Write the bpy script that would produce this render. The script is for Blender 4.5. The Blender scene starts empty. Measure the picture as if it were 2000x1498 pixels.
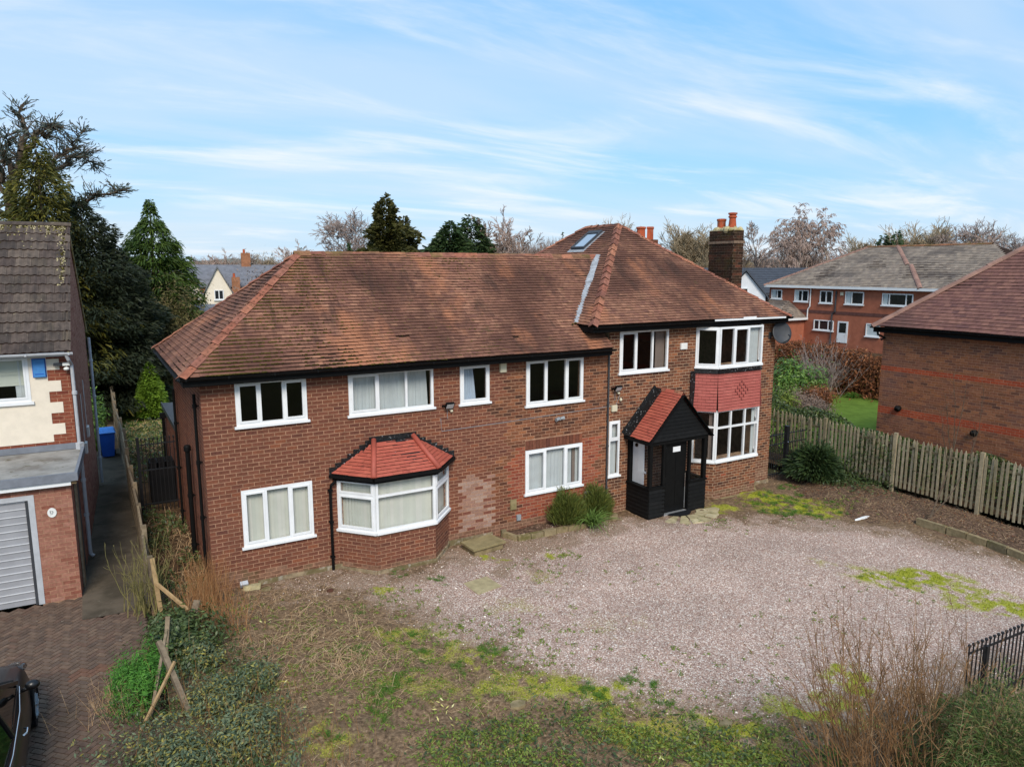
import bpy, math, random
import numpy as np
from mathutils import Matrix, Vector

R = math.radians
random.seed(7)
rng = np.random.default_rng(11)
scene = bpy.context.scene
COL = scene.collection

# ------------------------------------------------------------------ camera, sky, sun, exposure
CAM = np.array([0.0, 0.0, 7.238])
PITCH, YAW = 9.142, 59.513
cam_data = bpy.data.cameras.new('camera')
cam_data.sensor_width = 36.0
cam_data.lens = 36.0 * 1395 / 2000
cam_data.clip_start = 0.05
cam_data.clip_end = 5000
cam = bpy.data.objects.new('camera', cam_data)
COL.objects.link(cam)
cam.location = CAM
cam.rotation_euler = (R(90 - PITCH), 0, R(YAW - 90))
scene.camera = cam

SUN_EL, SUN_AZ = 42.0, 250.0       # azimuth: plan angle (from +X) of the direction towards the sun
sd = bpy.data.lights.new('sun', 'SUN')
sd.energy = 1.5
sd.angle = R(22)
sd.color = (1.0, 0.92, 0.80)
sun = bpy.data.objects.new('sun', sd)
COL.objects.link(sun)
to_sun = Vector((math.cos(R(SUN_EL)) * math.cos(R(SUN_AZ)), math.cos(R(SUN_EL)) * math.sin(R(SUN_AZ)), math.sin(R(SUN_EL))))
sun.rotation_euler = to_sun.to_track_quat('Z', 'Y').to_euler()
sun.location = (0, -20, 60)

world = bpy.data.worlds.new('World')
scene.world = world
world.use_nodes = True
wn, wl = world.node_tree.nodes, world.node_tree.links
wn.clear()
w_out = wn.new('ShaderNodeOutputWorld')
w_bg = wn.new('ShaderNodeBackground')
w_bg.inputs['Strength'].default_value = 0.088
w_sky = wn.new('ShaderNodeTexSky')
w_sky.sky_type = 'NISHITA'
w_sky.sun_disc = False
w_sky.sun_elevation = R(SUN_EL)
w_sky.sun_rotation = R(90 - SUN_AZ)
w_sky.dust_density = 0.6
w_sky.ozone_density = 2.0


def wmath(op, a, b=None, clamp=False):
    n = wn.new('ShaderNodeMath')
    n.operation = op
    n.use_clamp = clamp
    for i, x in enumerate((a, b)):
        if x is None:
            continue
        if isinstance(x, (int, float)):
            n.inputs[i].default_value = x
        else:
            wl.new(x, n.inputs[i])
    return n.outputs[0]


w_tc = wn.new('ShaderNodeTexCoord')
w_sep = wn.new('ShaderNodeSeparateXYZ')
wl.new(w_tc.outputs['Generated'], w_sep.inputs[0])
zc = wmath('MAXIMUM', w_sep.outputs['Z'], 0.0)
den = wmath('ADD', zc, 0.10)
cu = wmath('DIVIDE', w_sep.outputs['X'], den)
cv = wmath('DIVIDE', w_sep.outputs['Y'], den)
w_comb = wn.new('ShaderNodeCombineXYZ')
wl.new(cu, w_comb.inputs[0])
wl.new(cv, w_comb.inputs[1])
w_map = wn.new('ShaderNodeMapping')
w_map.inputs['Rotation'].default_value = (0, 0, R(14))
w_map.inputs['Scale'].default_value = (0.42, 1.15, 1)
wl.new(w_comb.outputs[0], w_map.inputs['Vector'])


def wnoise(scale, detail, rough, dist, off):
    m = wn.new('ShaderNodeMapping')
    m.inputs['Location'].default_value = off
    wl.new(w_map.outputs[0], m.inputs['Vector'])
    n = wn.new('ShaderNodeTexNoise')
    n.inputs['Scale'].default_value = scale
    n.inputs['Detail'].default_value = detail
    n.inputs['Roughness'].default_value = rough
    n.inputs['Distortion'].default_value = dist
    wl.new(m.outputs[0], n.inputs['Vector'])
    return n.outputs['Fac']


def wramp(src, lo, hi):
    n = wn.new('ShaderNodeMapRange')
    n.interpolation_type = 'SMOOTHSTEP'
    n.inputs['From Min'].default_value = lo
    n.inputs['From Max'].default_value = hi
    wl.new(src, n.inputs['Value'])
    return n.outputs[0]


def wmix(fac, a, b, mode='MIX'):
    n = wn.new('ShaderNodeMix')
    n.data_type = 'RGBA'
    n.blend_type = mode
    for sock, x in ((n.inputs[0], fac), (n.inputs[6], a), (n.inputs[7], b)):
        if isinstance(x, (int, float)):
            sock.default_value = x
        elif isinstance(x, tuple):
            sock.default_value = (*x, 1)
        else:
            wl.new(x, sock)
    return n.outputs[2]


veil = wramp(wnoise(0.62, 5, 0.55, 0.35, (3.1, 1.7, 0)), 0.33, 0.66)      # broad thin cloud
wisp = wramp(wnoise(1.3, 9, 0.60, 0.55, (7.7, 4.2, 0)), 0.44, 0.78)      # streaky cirrus
low = wramp(w_sep.outputs['Z'], 0.22, -0.02)                               # paler towards the horizon
tint = wmix(0.75, w_sky.outputs[0], (0.98, 2.78, 4.95))
base = wmix(wmath('MULTIPLY', low, 0.62), tint, (3.15, 3.8, 4.35))
c1 = wmix(wmath('MULTIPLY', veil, 0.5), base, (3.75, 4.15, 4.5))
c2 = wmix(wmath('MULTIPLY', wisp, 0.72), c1, (5.0, 4.98, 4.98))
wl.new(c2, w_bg.inputs['Color'])
wl.new(w_bg.outputs[0], w_out.inputs['Surface'])

scene.view_settings.view_transform = 'Standard'
scene.view_settings.look = 'None'
scene.view_settings.gamma = 1.0
scene.view_settings.exposure = 1.25
scene.view_settings.use_curve_mapping = False
scene.cycles.max_bounces = 6
scene.cycles.transparent_max_bounces = 12
scene.cycles.caustics_reflective = False
scene.cycles.caustics_refractive = False

# ------------------------------------------------------------------ camera geometry used to measure the place
_p, _y = R(PITCH), R(YAW)
_right = np.array([math.sin(_y), -math.cos(_y), 0.0])
_fh = np.array([math.cos(_y), math.sin(_y), 0.0])
_fwd = _fh * math.cos(_p) + np.array([0, 0, -math.sin(_p)])
_up = np.cross(_right, _fwd)


def _ray(x, y):
    return _right * (x - 1000) + _up * (749 - y) + _fwd * 1395


def gp(x, y, z=0.0):
    """point of the level plane z that the photograph shows at pixel x, y"""
    r = _ray(x, y)
    return CAM + r * (z - CAM[2]) / r[2]


def at_y(x, y, Y):
    r = _ray(x, y)
    return CAM + r * (Y - CAM[1]) / r[1]


def at_x(x, y, X):
    r = _ray(x, y)
    return CAM + r * (X - CAM[0]) / r[0]


def at_d(x, y, d):
    """point at d metres along the ground in front of the camera"""
    r = _ray(x, y)
    return CAM + r * d / math.hypot(r[0], r[1])


def pixels(P):
    P = np.atleast_2d(P) - CAM
    d = P @ _fwd
    d = np.where(np.abs(d) < 1e-6, 1e-6, d)
    return 1000 + 1395 * (P @ _right) / d, 749 - 1395 * (P @ _up) / d, d


# ------------------------------------------------------------------ numpy value noise
def _hash(ix, iy, seed):
    h = (ix.astype(np.int64) * 374761393 + iy.astype(np.int64) * 668265263 + seed * 974634777) & 0x7fffffff
    h = ((h ^ (h >> 13)) * 1274126177) & 0x7fffffff
    return ((h ^ (h >> 16)) & 0xffff) / 65535.0


def vnoise(x, y, seed=0):
    x, y = np.asarray(x, float), np.asarray(y, float)
    ix, iy = np.floor(x), np.floor(y)
    fx, fy = x - ix, y - iy
    fx, fy = fx * fx * (3 - 2 * fx), fy * fy * (3 - 2 * fy)
    a, b = _hash(ix, iy, seed), _hash(ix + 1, iy, seed)
    c, d = _hash(ix, iy + 1, seed), _hash(ix + 1, iy + 1, seed)
    return (a * (1 - fx) + b * fx) * (1 - fy) + (c * (1 - fx) + d * fx) * fy


def fbm(x, y, oct=4, seed=0):
    s, amp, tot = 0, 1.0, 0
    for i in range(oct):
        s = s + amp * vnoise(np.asarray(x) * 2 ** i, np.asarray(y) * 2 ** i, seed + 17 * i)
        tot += amp
        amp *= 0.5
    return s / tot


def poly_sd(px, py, poly):
    """signed distance to a polygon, positive inside"""
    poly = np.asarray(poly, float)[:, :2]
    d = np.full(np.shape(px), 1e9)
    inside = np.zeros(np.shape(px), bool)
    n = len(poly)
    for i in range(n):
        ax, ay = poly[i]
        bx, by = poly[(i + 1) % n]
        ex, ey = bx - ax, by - ay
        t = np.clip(((px - ax) * ex + (py - ay) * ey) / (ex * ex + ey * ey + 1e-12), 0, 1)
        d = np.minimum(d, np.hypot(px - ax - t * ex, py - ay - t * ey))
        c = ((ay > py) != (by > py)) & (px < (bx - ax) * (py - ay) / (by - ay + 1e-12) + ax)
        inside ^= c
    return np.where(inside, d, -d)


def sstep(x, a, b):
    t = np.clip((x - a) / (b - a), 0, 1)
    return t * t * (3 - 2 * t)


# ------------------------------------------------------------------ materials
def srgb(r, g, b):
    f = lambda c: (c / 255 / 12.92) if c / 255 <= 0.04045 else ((c / 255 + 0.055) / 1.055) ** 2.4
    return (f(r), f(g), f(b))


class NT:
    def __init__(self, name):
        self.m = bpy.data.materials.new(name)
        self.m.use_nodes = True
        self.n, self.l = self.m.node_tree.nodes, self.m.node_tree.links
        self.n.clear()
        self.out = self.n.new('ShaderNodeOutputMaterial')
        self.pos = None

    def new(self, t, **kw):
        n = self.n.new('ShaderNode' + t)
        for k, v in kw.items():
            setattr(n, k, v)
        return n

    def put(self, sock, x):
        if isinstance(x, bpy.types.NodeSocket):
            self.l.new(x, sock)
        elif isinstance(x, tuple) and len(x) == 3 and sock.type == 'RGBA':
            sock.default_value = (*x, 1)
        else:
            sock.default_value = x

    def position(self):
        if self.pos is None:
            self.pos = self.new('NewGeometry').outputs['Position']
        return self.pos

    def rnd(self):
        g = self.new('NewGeometry')
        o = self.new('ObjectInfo')
        c = self.new('CombineXYZ')
        self.l.new(g.outputs['Random Per Island'], c.inputs[0])
        self.l.new(o.outputs['Random'], c.inputs[1])
        w = self.new('TexWhiteNoise', noise_dimensions='2D')
        self.l.new(c.outputs[0], w.inputs['Vector'])
        return w.outputs['Value']

    def noise(self, scale, detail=3, rough=0.55, stretch=(1, 1, 1), off=(0, 0, 0), dist=0.0):
        mp = self.new('Mapping')
        mp.inputs['Scale'].default_value = stretch
        mp.inputs['Location'].default_value = off
        self.l.new(self.position(), mp.inputs['Vector'])
        n = self.new('TexNoise')
        n.inputs['Scale'].default_value = scale
        n.inputs['Detail'].default_value = detail
        n.inputs['Roughness'].default_value = rough
        n.inputs['Distortion'].default_value = dist
        self.l.new(mp.outputs[0], n.inputs['Vector'])
        return n.outputs['Fac']

    def ramp(self, src, stops, mode='LINEAR'):
        r = self.new('ValToRGB')
        r.color_ramp.interpolation = mode
        e = r.color_ramp.elements
        while len(e) < len(stops):
            e.new(0.5)
        for el, (p, c) in zip(e, stops):
            el.position = p
            el.color = (*c, 1) if len(c) == 3 else c
        self.l.new(src, r.inputs[0])
        return r.outputs[0]

    def step(self, src, lo, hi, to=(0, 1)):
        n = self.new('MapRange', interpolation_type='SMOOTHSTEP')
        for k, v in (('From Min', lo), ('From Max', hi), ('To Min', to[0]), ('To Max', to[1])):
            n.inputs[k].default_value = v
        self.l.new(src, n.inputs['Value'])
        return n.outputs[0]

    def math(self, op, a, b=0.0, clamp=False):
        n = self.new('Math', operation=op, use_clamp=clamp)
        self.put(n.inputs[0], a)
        self.put(n.inputs[1], b)
        return n.outputs[0]

    def mix(self, fac, a, b, mode='MIX'):
        n = self.new('Mix', data_type='RGBA', blend_type=mode)
        self.put(n.inputs[0], fac)
        self.put(n.inputs[6], a)
        self.put(n.inputs[7], b)
        return n.outputs[2]

    def scale(self, col, val):
        """multiply a colour by a scalar socket"""
        n = self.new('VectorMath', operation='SCALE')
        self.put(n.inputs[0], col)
        self.put(n.inputs['Scale'], val)
        return n.outputs[0]

    def bump(self, h, strength=0.4, distance=0.01):
        b = self.new('Bump')
        b.inputs['Strength'].default_value = strength
        b.inputs['Distance'].default_value = distance
        self.l.new(h, b.inputs['Height'])
        return b.outputs[0]

    def attr(self, name):
        return self.new('Attribute', attribute_name=name).outputs['Fac']

    def done(self, col, rough=0.85, spec=0.3, normal=None, metal=0.0, trans=0.0, coat=0.0):
        b = self.new('BsdfPrincipled')
        self.put(b.inputs['Base Color'], col)
        self.put(b.inputs['Roughness'], rough)
        b.inputs['Specular IOR Level'].default_value = spec
        b.inputs['Metallic'].default_value = metal
        if coat:
            b.inputs['Coat Weight'].default_value = coat
            b.inputs['Coat Roughness'].default_value = 0.08
        if normal is not None:
            self.l.new(normal, b.inputs['Normal'])
        if trans:
            t = self.new('BsdfTranslucent')
            self.put(t.inputs['Color'], col)
            mx = self.new('MixShader')
            mx.inputs[0].default_value = trans
            self.l.new(b.outputs[0], mx.inputs[1])
            self.l.new(t.outputs[0], mx.inputs[2])
            self.l.new(mx.outputs[0], self.out.inputs[0])
        else:
            self.l.new(b.outputs[0], self.out.inputs[0])
        return self.m


def mat(name, stops, mottle=(6.0, 0.35), stains=(), rough=0.85, spec=0.25, bump=None, metal=0.0, trans=0.0, coat=0.0, ramp_mode='LINEAR'):
    """stops: one colour, or a list of colours picked at random per piece. stains: (scale, stretch, lo, hi, colour, amount)"""
    t = NT(name)
    if isinstance(stops, tuple):
        col = t.mix(0.0, stops, stops)
    else:
        k = len(stops)
        col = t.ramp(t.rnd(), [(i / max(1, k - 1), c) for i, c in enumerate(stops)], ramp_mode)
    if mottle and mottle[1] > 0:
        v = t.noise(mottle[0], 4, 0.6)
        col = t.scale(col, t.step(v, 0.25, 0.75, (1 - mottle[1], 1 + mottle[1])))
    for i, (sc, stretch, lo, hi, c, amt) in enumerate(stains):
        m = t.step(t.noise(sc, 5, 0.6, stretch, (13.7 * i + 3, 5.1 * i, 2.3 * i)), lo, hi, (0, amt))
        col = t.mix(m, col, c)
    nrm = None
    if bump:
        nrm = t.bump(t.noise(bump[0], 4, 0.6), bump[1], bump[2] if len(bump) > 2 else 0.01)
    return t.done(col, rough, spec, nrm, metal, trans, coat)


M = {}
# brickwork (linear base colours)
M['mortar'] = mat('mortar_buff', srgb(160, 124, 100), (9, 0.25), [(1.2, (1, 1, .6), .52, .74, srgb(118, 92, 80), .5)], 0.95, 0.1)
M['mortar_light'] = mat('mortar_pale', srgb(174, 146, 120), (9, 0.25), [(1.0, (1, 1, .5), .5, .72, srgb(124, 104, 90), .6)], 0.95, 0.1)
M['brick_wing'] = mat('brick_maroon', [srgb(102, 63, 49), srgb(111, 68, 54), srgb(118, 74, 58), srgb(106, 66, 52), srgb(123, 76, 57), srgb(96, 59, 49), srgb(131, 79, 57)], (22, 0.22),
                      [(0.8, (1, 1, .7), .56, .8, srgb(116, 80, 62), .4), (1.7, (1, 1, .16), .52, .74, srgb(70, 44, 37), .5)], 0.9, 0.2, (60, 0.35, 0.006))
M['brick_main'] = mat('brick_brown', [srgb(82, 53, 41), srgb(114, 72, 52), srgb(134, 85, 60), srgb(95, 62, 46), srgb(145, 94, 65), srgb(106, 67, 50), srgb(71, 48, 39), srgb(125, 76, 54)], (22, 0.28),
                      [(0.9, (1, 1, .7), .56, .8, srgb(116, 86, 68), .4), (1.7, (1, 1, .16), .52, .74, srgb(62, 44, 37), .5)], 0.92, 0.2, (60, 0.35, 0.006))
M['brick_infill'] = mat('brick_orange_infill', [srgb(132, 68, 50), srgb(146, 78, 54), srgb(120, 60, 46), srgb(152, 88, 66), srgb(110, 56, 46)], (22, 0.2),
                        [(0.9, (1, 1, .7), .56, .8, srgb(120, 84, 70), .4)], 0.92, 0.2, (60, 0.3, 0.006))
M['brick_pale'] = mat('brick_smeared', [srgb(152, 124, 110), srgb(160, 134, 120), srgb(142, 110, 96), srgb(154, 128, 116), srgb(118, 74, 62), srgb(148, 114, 100), srgb(160, 132, 120)], (22, 0.2),
                      (), 0.95, 0.1, (60, 0.3, 0.006), ramp_mode='CONSTANT')
M['brick_plinth'] = mat('brick_weathered', [srgb(116, 84, 66), srgb(126, 94, 76), srgb(108, 70, 56), srgb(130, 100, 82)], (12, 0.3),
                        [(1.5, (1, 1, 1), .5, .7, srgb(94, 86, 58), .5)], 0.95, 0.1, (60, 0.3, 0.006))
M['plinth'] = mat('render_plinth_mossy', srgb(140, 124, 100), (5, 0.35), [(2.2, (1, 1, 1), .45, .6, srgb(92, 84, 50), .7), (6, (1, 1, 1), .55, .7, srgb(190, 182, 170), .5)], 0.95, 0.1, (30, 0.4, 0.01))
M['brick_chimney'] = mat('brick_sooty', [srgb(42, 34, 28), srgb(60, 40, 31), srgb(50, 40, 32), srgb(74, 48, 37), srgb(46, 38, 30), srgb(104, 62, 48)], (14, 0.35),
                         [(1.6, (1, 1, 1), .5, .7, srgb(74, 64, 30), .5)], 0.95, 0.1, (60, 0.4, 0.006))
M['brick_garage'] = mat('brick_pink', [srgb(148, 102, 86), srgb(155, 109, 92), srgb(140, 94, 79), srgb(151, 105, 88), srgb(128, 78, 64), srgb(160, 116, 100)], (18, 0.2),
                        [(0.9, (1, 1, .6), .55, .75, srgb(120, 84, 70), .5)], 0.92, 0.15, (60, 0.3, 0.006))
M['brick_quoin'] = mat('brick_quoin', [srgb(122, 66, 50), srgb(134, 76, 58), srgb(112, 58, 46)], (18, 0.2), (), 0.92, 0.15, (60, 0.3, 0.006))
M['brick_next'] = mat('brick_modern_brown', [srgb(140, 90, 64), srgb(123, 78, 59), srgb(151, 99, 70), srgb(108, 72, 59), srgb(132, 85, 61), srgb(145, 92, 61), srgb(91, 63, 53)], (18, 0.2),
                      [(0.35, (1, 1, 1), .5, .7, srgb(118, 86, 80), .45)], 0.92, 0.15, (60, 0.3, 0.006))
M['brick_band'] = mat('brick_red_band', [srgb(160, 74, 48), srgb(148, 68, 46), srgb(168, 82, 54)], (18, 0.2), (), 0.92, 0.15, (60, 0.3, 0.006))
M['brick_far'] = mat('brick_far_orange', srgb(158, 96, 74), (2.0, 0.14), [(7, (1, 1, 1), .6, .75, srgb(172, 114, 92), .5)], 0.95, 0.1, (18, 0.4, 0.02))
M['brick_far_dark'] = mat('brick_far_dark', srgb(98, 66, 60), (3, 0.2), (), 0.95, 0.1)
M['brick_terrace'] = mat('brick_terrace', srgb(150, 104, 78), (3, 0.25), (), 0.95, 0.1)
# roofs
M['tile'] = mat('clay_tile_weathered', [srgb(132, 92, 74), srgb(142, 100, 80), srgb(124, 85, 71), srgb(138, 96, 77), srgb(118, 81, 69), srgb(156, 112, 89), srgb(128, 89, 73)], (9, 0.22),
                [(0.34, (1, 1, 1), .40, .62, srgb(80, 54, 46), .78), (1.0, (2.4, .55, .55), .50, .70, srgb(68, 51, 45), .75), (.5, (1.5, .8, .8), .54, .70, srgb(176, 116, 84), .65),
                 (3.0, (1, 1, 1), .60, .74, srgb(92, 76, 50), .6)], 0.93, 0.15, (70, 0.4, 0.006))
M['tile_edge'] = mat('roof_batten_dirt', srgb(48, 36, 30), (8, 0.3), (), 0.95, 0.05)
M['tile_tail'] = mat('mossy_shadow_line_edge', srgb(58, 42, 36), (8, 0.3), (), 0.95, 0.05)  # moss and the courses' shadow lines, both put into the dark edge colour
M['mortar_soot'] = mat('mortar_sooty', srgb(124, 104, 88), (9, 0.3), (), 0.95, 0.05)
M['hip_tile'] = mat('clay_hip_tile', [srgb(146, 92, 72), srgb(134, 84, 69), srgb(164, 110, 85), srgb(120, 78, 66), srgb(142, 94, 78)], (7, 0.3),
                    [(2.4, (1, 1, 1), .55, .7, srgb(84, 64, 46), .6)], 0.92, 0.15, (40, 0.4, 0.01))
M['ridge_tile'] = mat('clay_ridge_tile_lichen', [srgb(134, 98, 72), srgb(118, 86, 66), srgb(146, 104, 76), srgb(150, 96, 76)], (7, 0.3),
                      [(2.0, (1, 1, 1), .47, .62, srgb(98, 84, 50), .75)], 0.95, 0.1, (40, 0.4, 0.01))
M['red_tile'] = mat('painted_red_tile', [srgb(169, 86, 70), srgb(163, 81, 66), srgb(175, 92, 74), srgb(158, 79, 64)], (5, 0.12),
                    [(3, (1, 1, 1), .6, .74, srgb(112, 56, 46), .7)], 0.62, 0.35, (50, 0.25, 0.004))
M['red_hang'] = mat('painted_red_hanging_tile', [srgb(170, 92, 84), srgb(164, 88, 80), srgb(175, 98, 89)], (4, 0.08), (), 0.7, 0.3, (50, 0.2, 0.004))
M['next_tile'] = mat('brown_concrete_tile', [srgb(120, 84, 74), srgb(108, 74, 68), srgb(128, 90, 78), srgb(98, 68, 64)], (6, 0.2),
                     [(0.5, (1, 1, 1), .5, .68, srgb(72, 54, 52), .55), (9, (1, 1, 1), .68, .74, srgb(170, 150, 130), .6)], 0.9, 0.2, (40, 0.3, 0.006))
M['roman_tile'] = mat('grey_brown_roman_tile', [srgb(88, 77, 70), srgb(78, 67, 62), srgb(98, 86, 77), srgb(68, 60, 56), srgb(92, 81, 70)], (7, 0.25),
                      [(1.4, (3, 1, 1), .5, .66, srgb(60, 54, 52), .6), (14, (1, 1, 1), .66, .72, srgb(150, 142, 118), .7)], 0.92, 0.15, (40, 0.4, 0.008))
M['far_tile'] = mat('far_brown_tile', [srgb(138, 122, 108), srgb(120, 108, 98), srgb(150, 134, 118)], (1.4, 0.2), [(0.35, (1, 1, 1), .5, .66, srgb(84, 76, 72), .7)], 0.9, 0.2)
M['slate_dark'] = mat('dark_slate', [srgb(62, 66, 74), srgb(70, 74, 82)], (2, 0.12), (), 0.6, 0.4)
M['slate'] = mat('grey_slate', [srgb(116, 116, 120), srgb(104, 104, 110)], (2, 0.2), (), 0.8, 0.3)
M['moss'] = mat('roof_moss', [srgb(74, 66, 30), srgb(60, 58, 28), srgb(88, 78, 40)], (30, 0.4), (), 1.0, 0.0)
M['lead'] = mat('lead_sheet', srgb(152, 154, 158), (4, 0.25), [(5, (1, 1, 1), .5, .7, srgb(108, 104, 100), .6), (9, (1, 1, 1), .62, .72, srgb(214, 214, 212), .6)], 0.6, 0.4, (14, 0.5, 0.02))
M['felt'] = mat('felt_flat_roof', srgb(142, 138, 132), (2.2, 0.22), [(1.0, (1, 1, 1), .5, .7, srgb(98, 88, 78), .8), (5, (1, 1, 1), .6, .68, srgb(74, 68, 34), .7)], 0.8, 0.3, (20, 0.3, 0.01))
M['felt_edge'] = mat('felt_edge_grey', srgb(116, 120, 128), (5, 0.15), (), 0.75, 0.3)
# paint, metal, plastic
M['upvc'] = mat('white_upvc', srgb(226, 227, 228), (3, 0.05), [(6, (1, 1, 1), .66, .78, srgb(190, 186, 176), .5)], 0.45, 0.4)
M['upvc_far'] = mat('white_upvc_far', srgb(220, 220, 220), (3, 0.04), (), 0.5, 0.3)
M['black'] = mat('black_paint', srgb(11, 11, 11), (6, 0.3), [(9, (1, 1, 1), .66, .74, srgb(50, 48, 46), .3)], 0.65, 0.18)
M['black_wood'] = mat('black_stained_boards', [srgb(16, 16, 16), srgb(13, 13, 13), srgb(20, 20, 20)], (6, 0.3), [(7, (1, 1, 6), .62, .75, srgb(44, 42, 40), .3)], 0.6, 0.22, (40, 0.3, 0.004))
M['bitumen'] = mat('black_bitumen', srgb(17, 17, 18), (8, 0.4), [(16, (1, 1, 1), .62, .68, srgb(190, 190, 192), .8)], 0.45, 0.5, (16, 0.8, 0.02))
M['black_metal'] = mat('black_iron', srgb(26, 26, 29), (9, 0.3), (), 0.5, 0.45)
M['grey_plastic'] = mat('grey_plastic', srgb(140, 146, 150), (5, 0.1), (), 0.5, 0.4)
M['grey_pipe'] = mat('grey_white_pipe', srgb(176, 178, 182), (4, 0.12), [(5, (1, 1, 1), .6, .75, srgb(140, 138, 134), .5)], 0.5, 0.4)
M['cream_plastic'] = mat('cream_plastic', srgb(206, 198, 172), (5, 0.08), (), 0.5, 0.35)
M['white_plastic'] = mat('white_plastic', srgb(222, 222, 218), (5, 0.06), (), 0.5, 0.35)
M['blue_plastic'] = mat('blue_plastic', srgb(30, 84, 176), (4, 0.12), (), 0.42, 0.4)
M['blue_lid'] = mat('blue_plastic_lid', srgb(74, 138, 216), (4, 0.12), (), 0.42, 0.4)
M['blue_box'] = mat('blue_alarm_plastic', srgb(66, 128, 190), (9, 0.12), (), 0.6, 0.3)
M['dark_grey'] = mat('dark_grey_plastic', srgb(58, 60, 64), (5, 0.15), (), 0.55, 0.35)
M['silver'] = mat('lamp_reflector', srgb(190, 190, 190), (8, 0.1), (), 0.35, 0.5, None, 0.6)
M['far_hip'] = mat('far_hip_tile', [srgb(146, 112, 98), srgb(134, 102, 90)], (3, .2))
M['terracotta'] = mat('terracotta_pot', [srgb(176, 88, 58), srgb(168, 82, 54)], (6, 0.2), [(5, (1, 1, 1), .55, .7, srgb(132, 112, 98), .6)], 0.85, 0.2)
M['cement'] = mat('cement_flaunching', srgb(172, 160, 124), (5, 0.3), [(3, (1, 1, 1), .5, .65, srgb(140, 128, 52), .7)], 0.95, 0.1, (20, 0.5, 0.02))
M['cream_render'] = mat('cream_render', srgb(224, 212, 194), (5, 0.05), [(0.9, (1, 1, .4), .6, .8, srgb(206, 192, 172), .5)], 0.95, 0.1, (70, 0.5, 0.006))
M['white_render'] = mat('white_render', srgb(214, 216, 220), (2, 0.05), (), 0.95, 0.1)
M['garage_door'] = mat('garage_door_grey', srgb(150, 150, 154), (3, 0.08), [(3, (1, 1, .3), .58, .75, srgb(128, 128, 130), .5)], 0.5, 0.4)
M['garage_white'] = mat('garage_door_rib', srgb(196, 196, 198), (3, 0.06), (), 0.5, 0.4)
M['interior'] = mat('room_paint', srgb(132, 126, 120), (1, 0.1), (), 0.95, 0.1)
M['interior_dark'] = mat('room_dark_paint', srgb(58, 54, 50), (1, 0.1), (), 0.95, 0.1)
M['curtain'] = mat('net_curtain', srgb(206, 214, 214), (3, 0.06), (), 0.9, 0.1, None, 0, 0.25)
M['curtain_blue'] = mat('pale_blue_curtain', srgb(182, 198, 214), (3, 0.06), (), 0.9, 0.1, None, 0, 0.2)
M['curtain_dark'] = mat('taupe_curtain', srgb(120, 108, 100), (3, 0.1), (), 0.9, 0.1)
M['blind'] = mat('cream_vertical_blind', [srgb(214, 216, 204), srgb(206, 210, 198), srgb(218, 218, 208)], (3, 0.05), (), 0.85, 0.15, None, 0, 0.15)
M['roller'] = mat('roller_blind', srgb(186, 192, 180), (3, 0.04), (), 0.9, 0.1)
# wood, stone
M['wood_grey'] = mat('weathered_wood', [srgb(128, 112, 92), srgb(112, 98, 82), srgb(142, 126, 104), srgb(100, 88, 74)], (10, 0.25), [(5, (1, 1, .2), .55, .7, srgb(92, 84, 52), .5)], 0.95, 0.1, (40, 0.4, 0.006))
M['wood_pale'] = mat('pale_palisade_wood', [srgb(156, 142, 116), srgb(144, 131, 106), srgb(168, 154, 128), srgb(128, 117, 94)], (10, 0.2), [(3, (1, 1, .3), .52, .68, srgb(120, 112, 62), .6)], 0.9, 0.15, (40, 0.35, 0.005))
M['wood_rail'] = mat('fence_rail_dull', srgb(112, 102, 78), (8, 0.25), (), 0.95, 0.1)
M['raw_wood'] = mat('split_wood', [srgb(182, 154, 112), srgb(166, 136, 98), srgb(150, 124, 92)], (12, 0.2), (), 0.9, 0.1)
M['bark'] = mat('bark_brown', srgb(88, 76, 64), (8, 0.35), (), 0.95, 0.1)
M['bark_grey'] = mat('bark_grey', srgb(126, 112, 104), (5, 0.25), (), 0.95, 0.1)
M['bark_birch'] = mat('bark_birch', srgb(178, 166, 154), (4, 0.3), (), 0.95, 0.1)
M['stone'] = mat('edging_stone', [srgb(134, 118, 88), srgb(146, 130, 100), srgb(118, 106, 82)], (5, 0.3), [(3, (1, 1, 1), .5, .66, srgb(92, 88, 44), .7)], 0.95, 0.1, (18, 0.6, 0.02))
M['slab'] = mat('concrete_slab', srgb(140, 126, 92), (4, 0.2), [(2, (1, 1, 1), .55, .7, srgb(108, 100, 66), .6)], 0.95, 0.1, (40, 0.3, 0.006))
M['flag'] = mat('crazy_paving', [srgb(172, 158, 122), srgb(160, 146, 112), srgb(182, 168, 134)], (5, 0.2), [(3, (1, 1, 1), .55, .68, srgb(104, 98, 56), .6)], 0.95, 0.1, (30, 0.4, 0.01))
M['paver'] = mat('block_paver', [srgb(98, 80, 68), srgb(106, 88, 75), srgb(90, 74, 64), srgb(112, 92, 77), srgb(100, 78, 66), srgb(93, 78, 68)], (7, 0.22),
                 [(1.1, (1, 1, 1), .55, .75, srgb(74, 66, 54), .5), (11, (1, 1, 1), .67, .72, srgb(150, 140, 124), .5)], 0.9, 0.2, (60, 0.35, 0.004))
M['paver_bed'] = mat('paver_joint_sand', srgb(46, 38, 32), (9, 0.3), (), 1.0, 0.05)
M['paver_red'] = mat('block_paver_red', [srgb(112, 82, 66), srgb(106, 78, 64)], (7, 0.2), (), 0.9, 0.2)
M['rubber'] = mat('black_rubber', srgb(24, 24, 26), (30, 0.4), (), 0.8, 0.2, (90, 0.5, 0.006))


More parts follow.
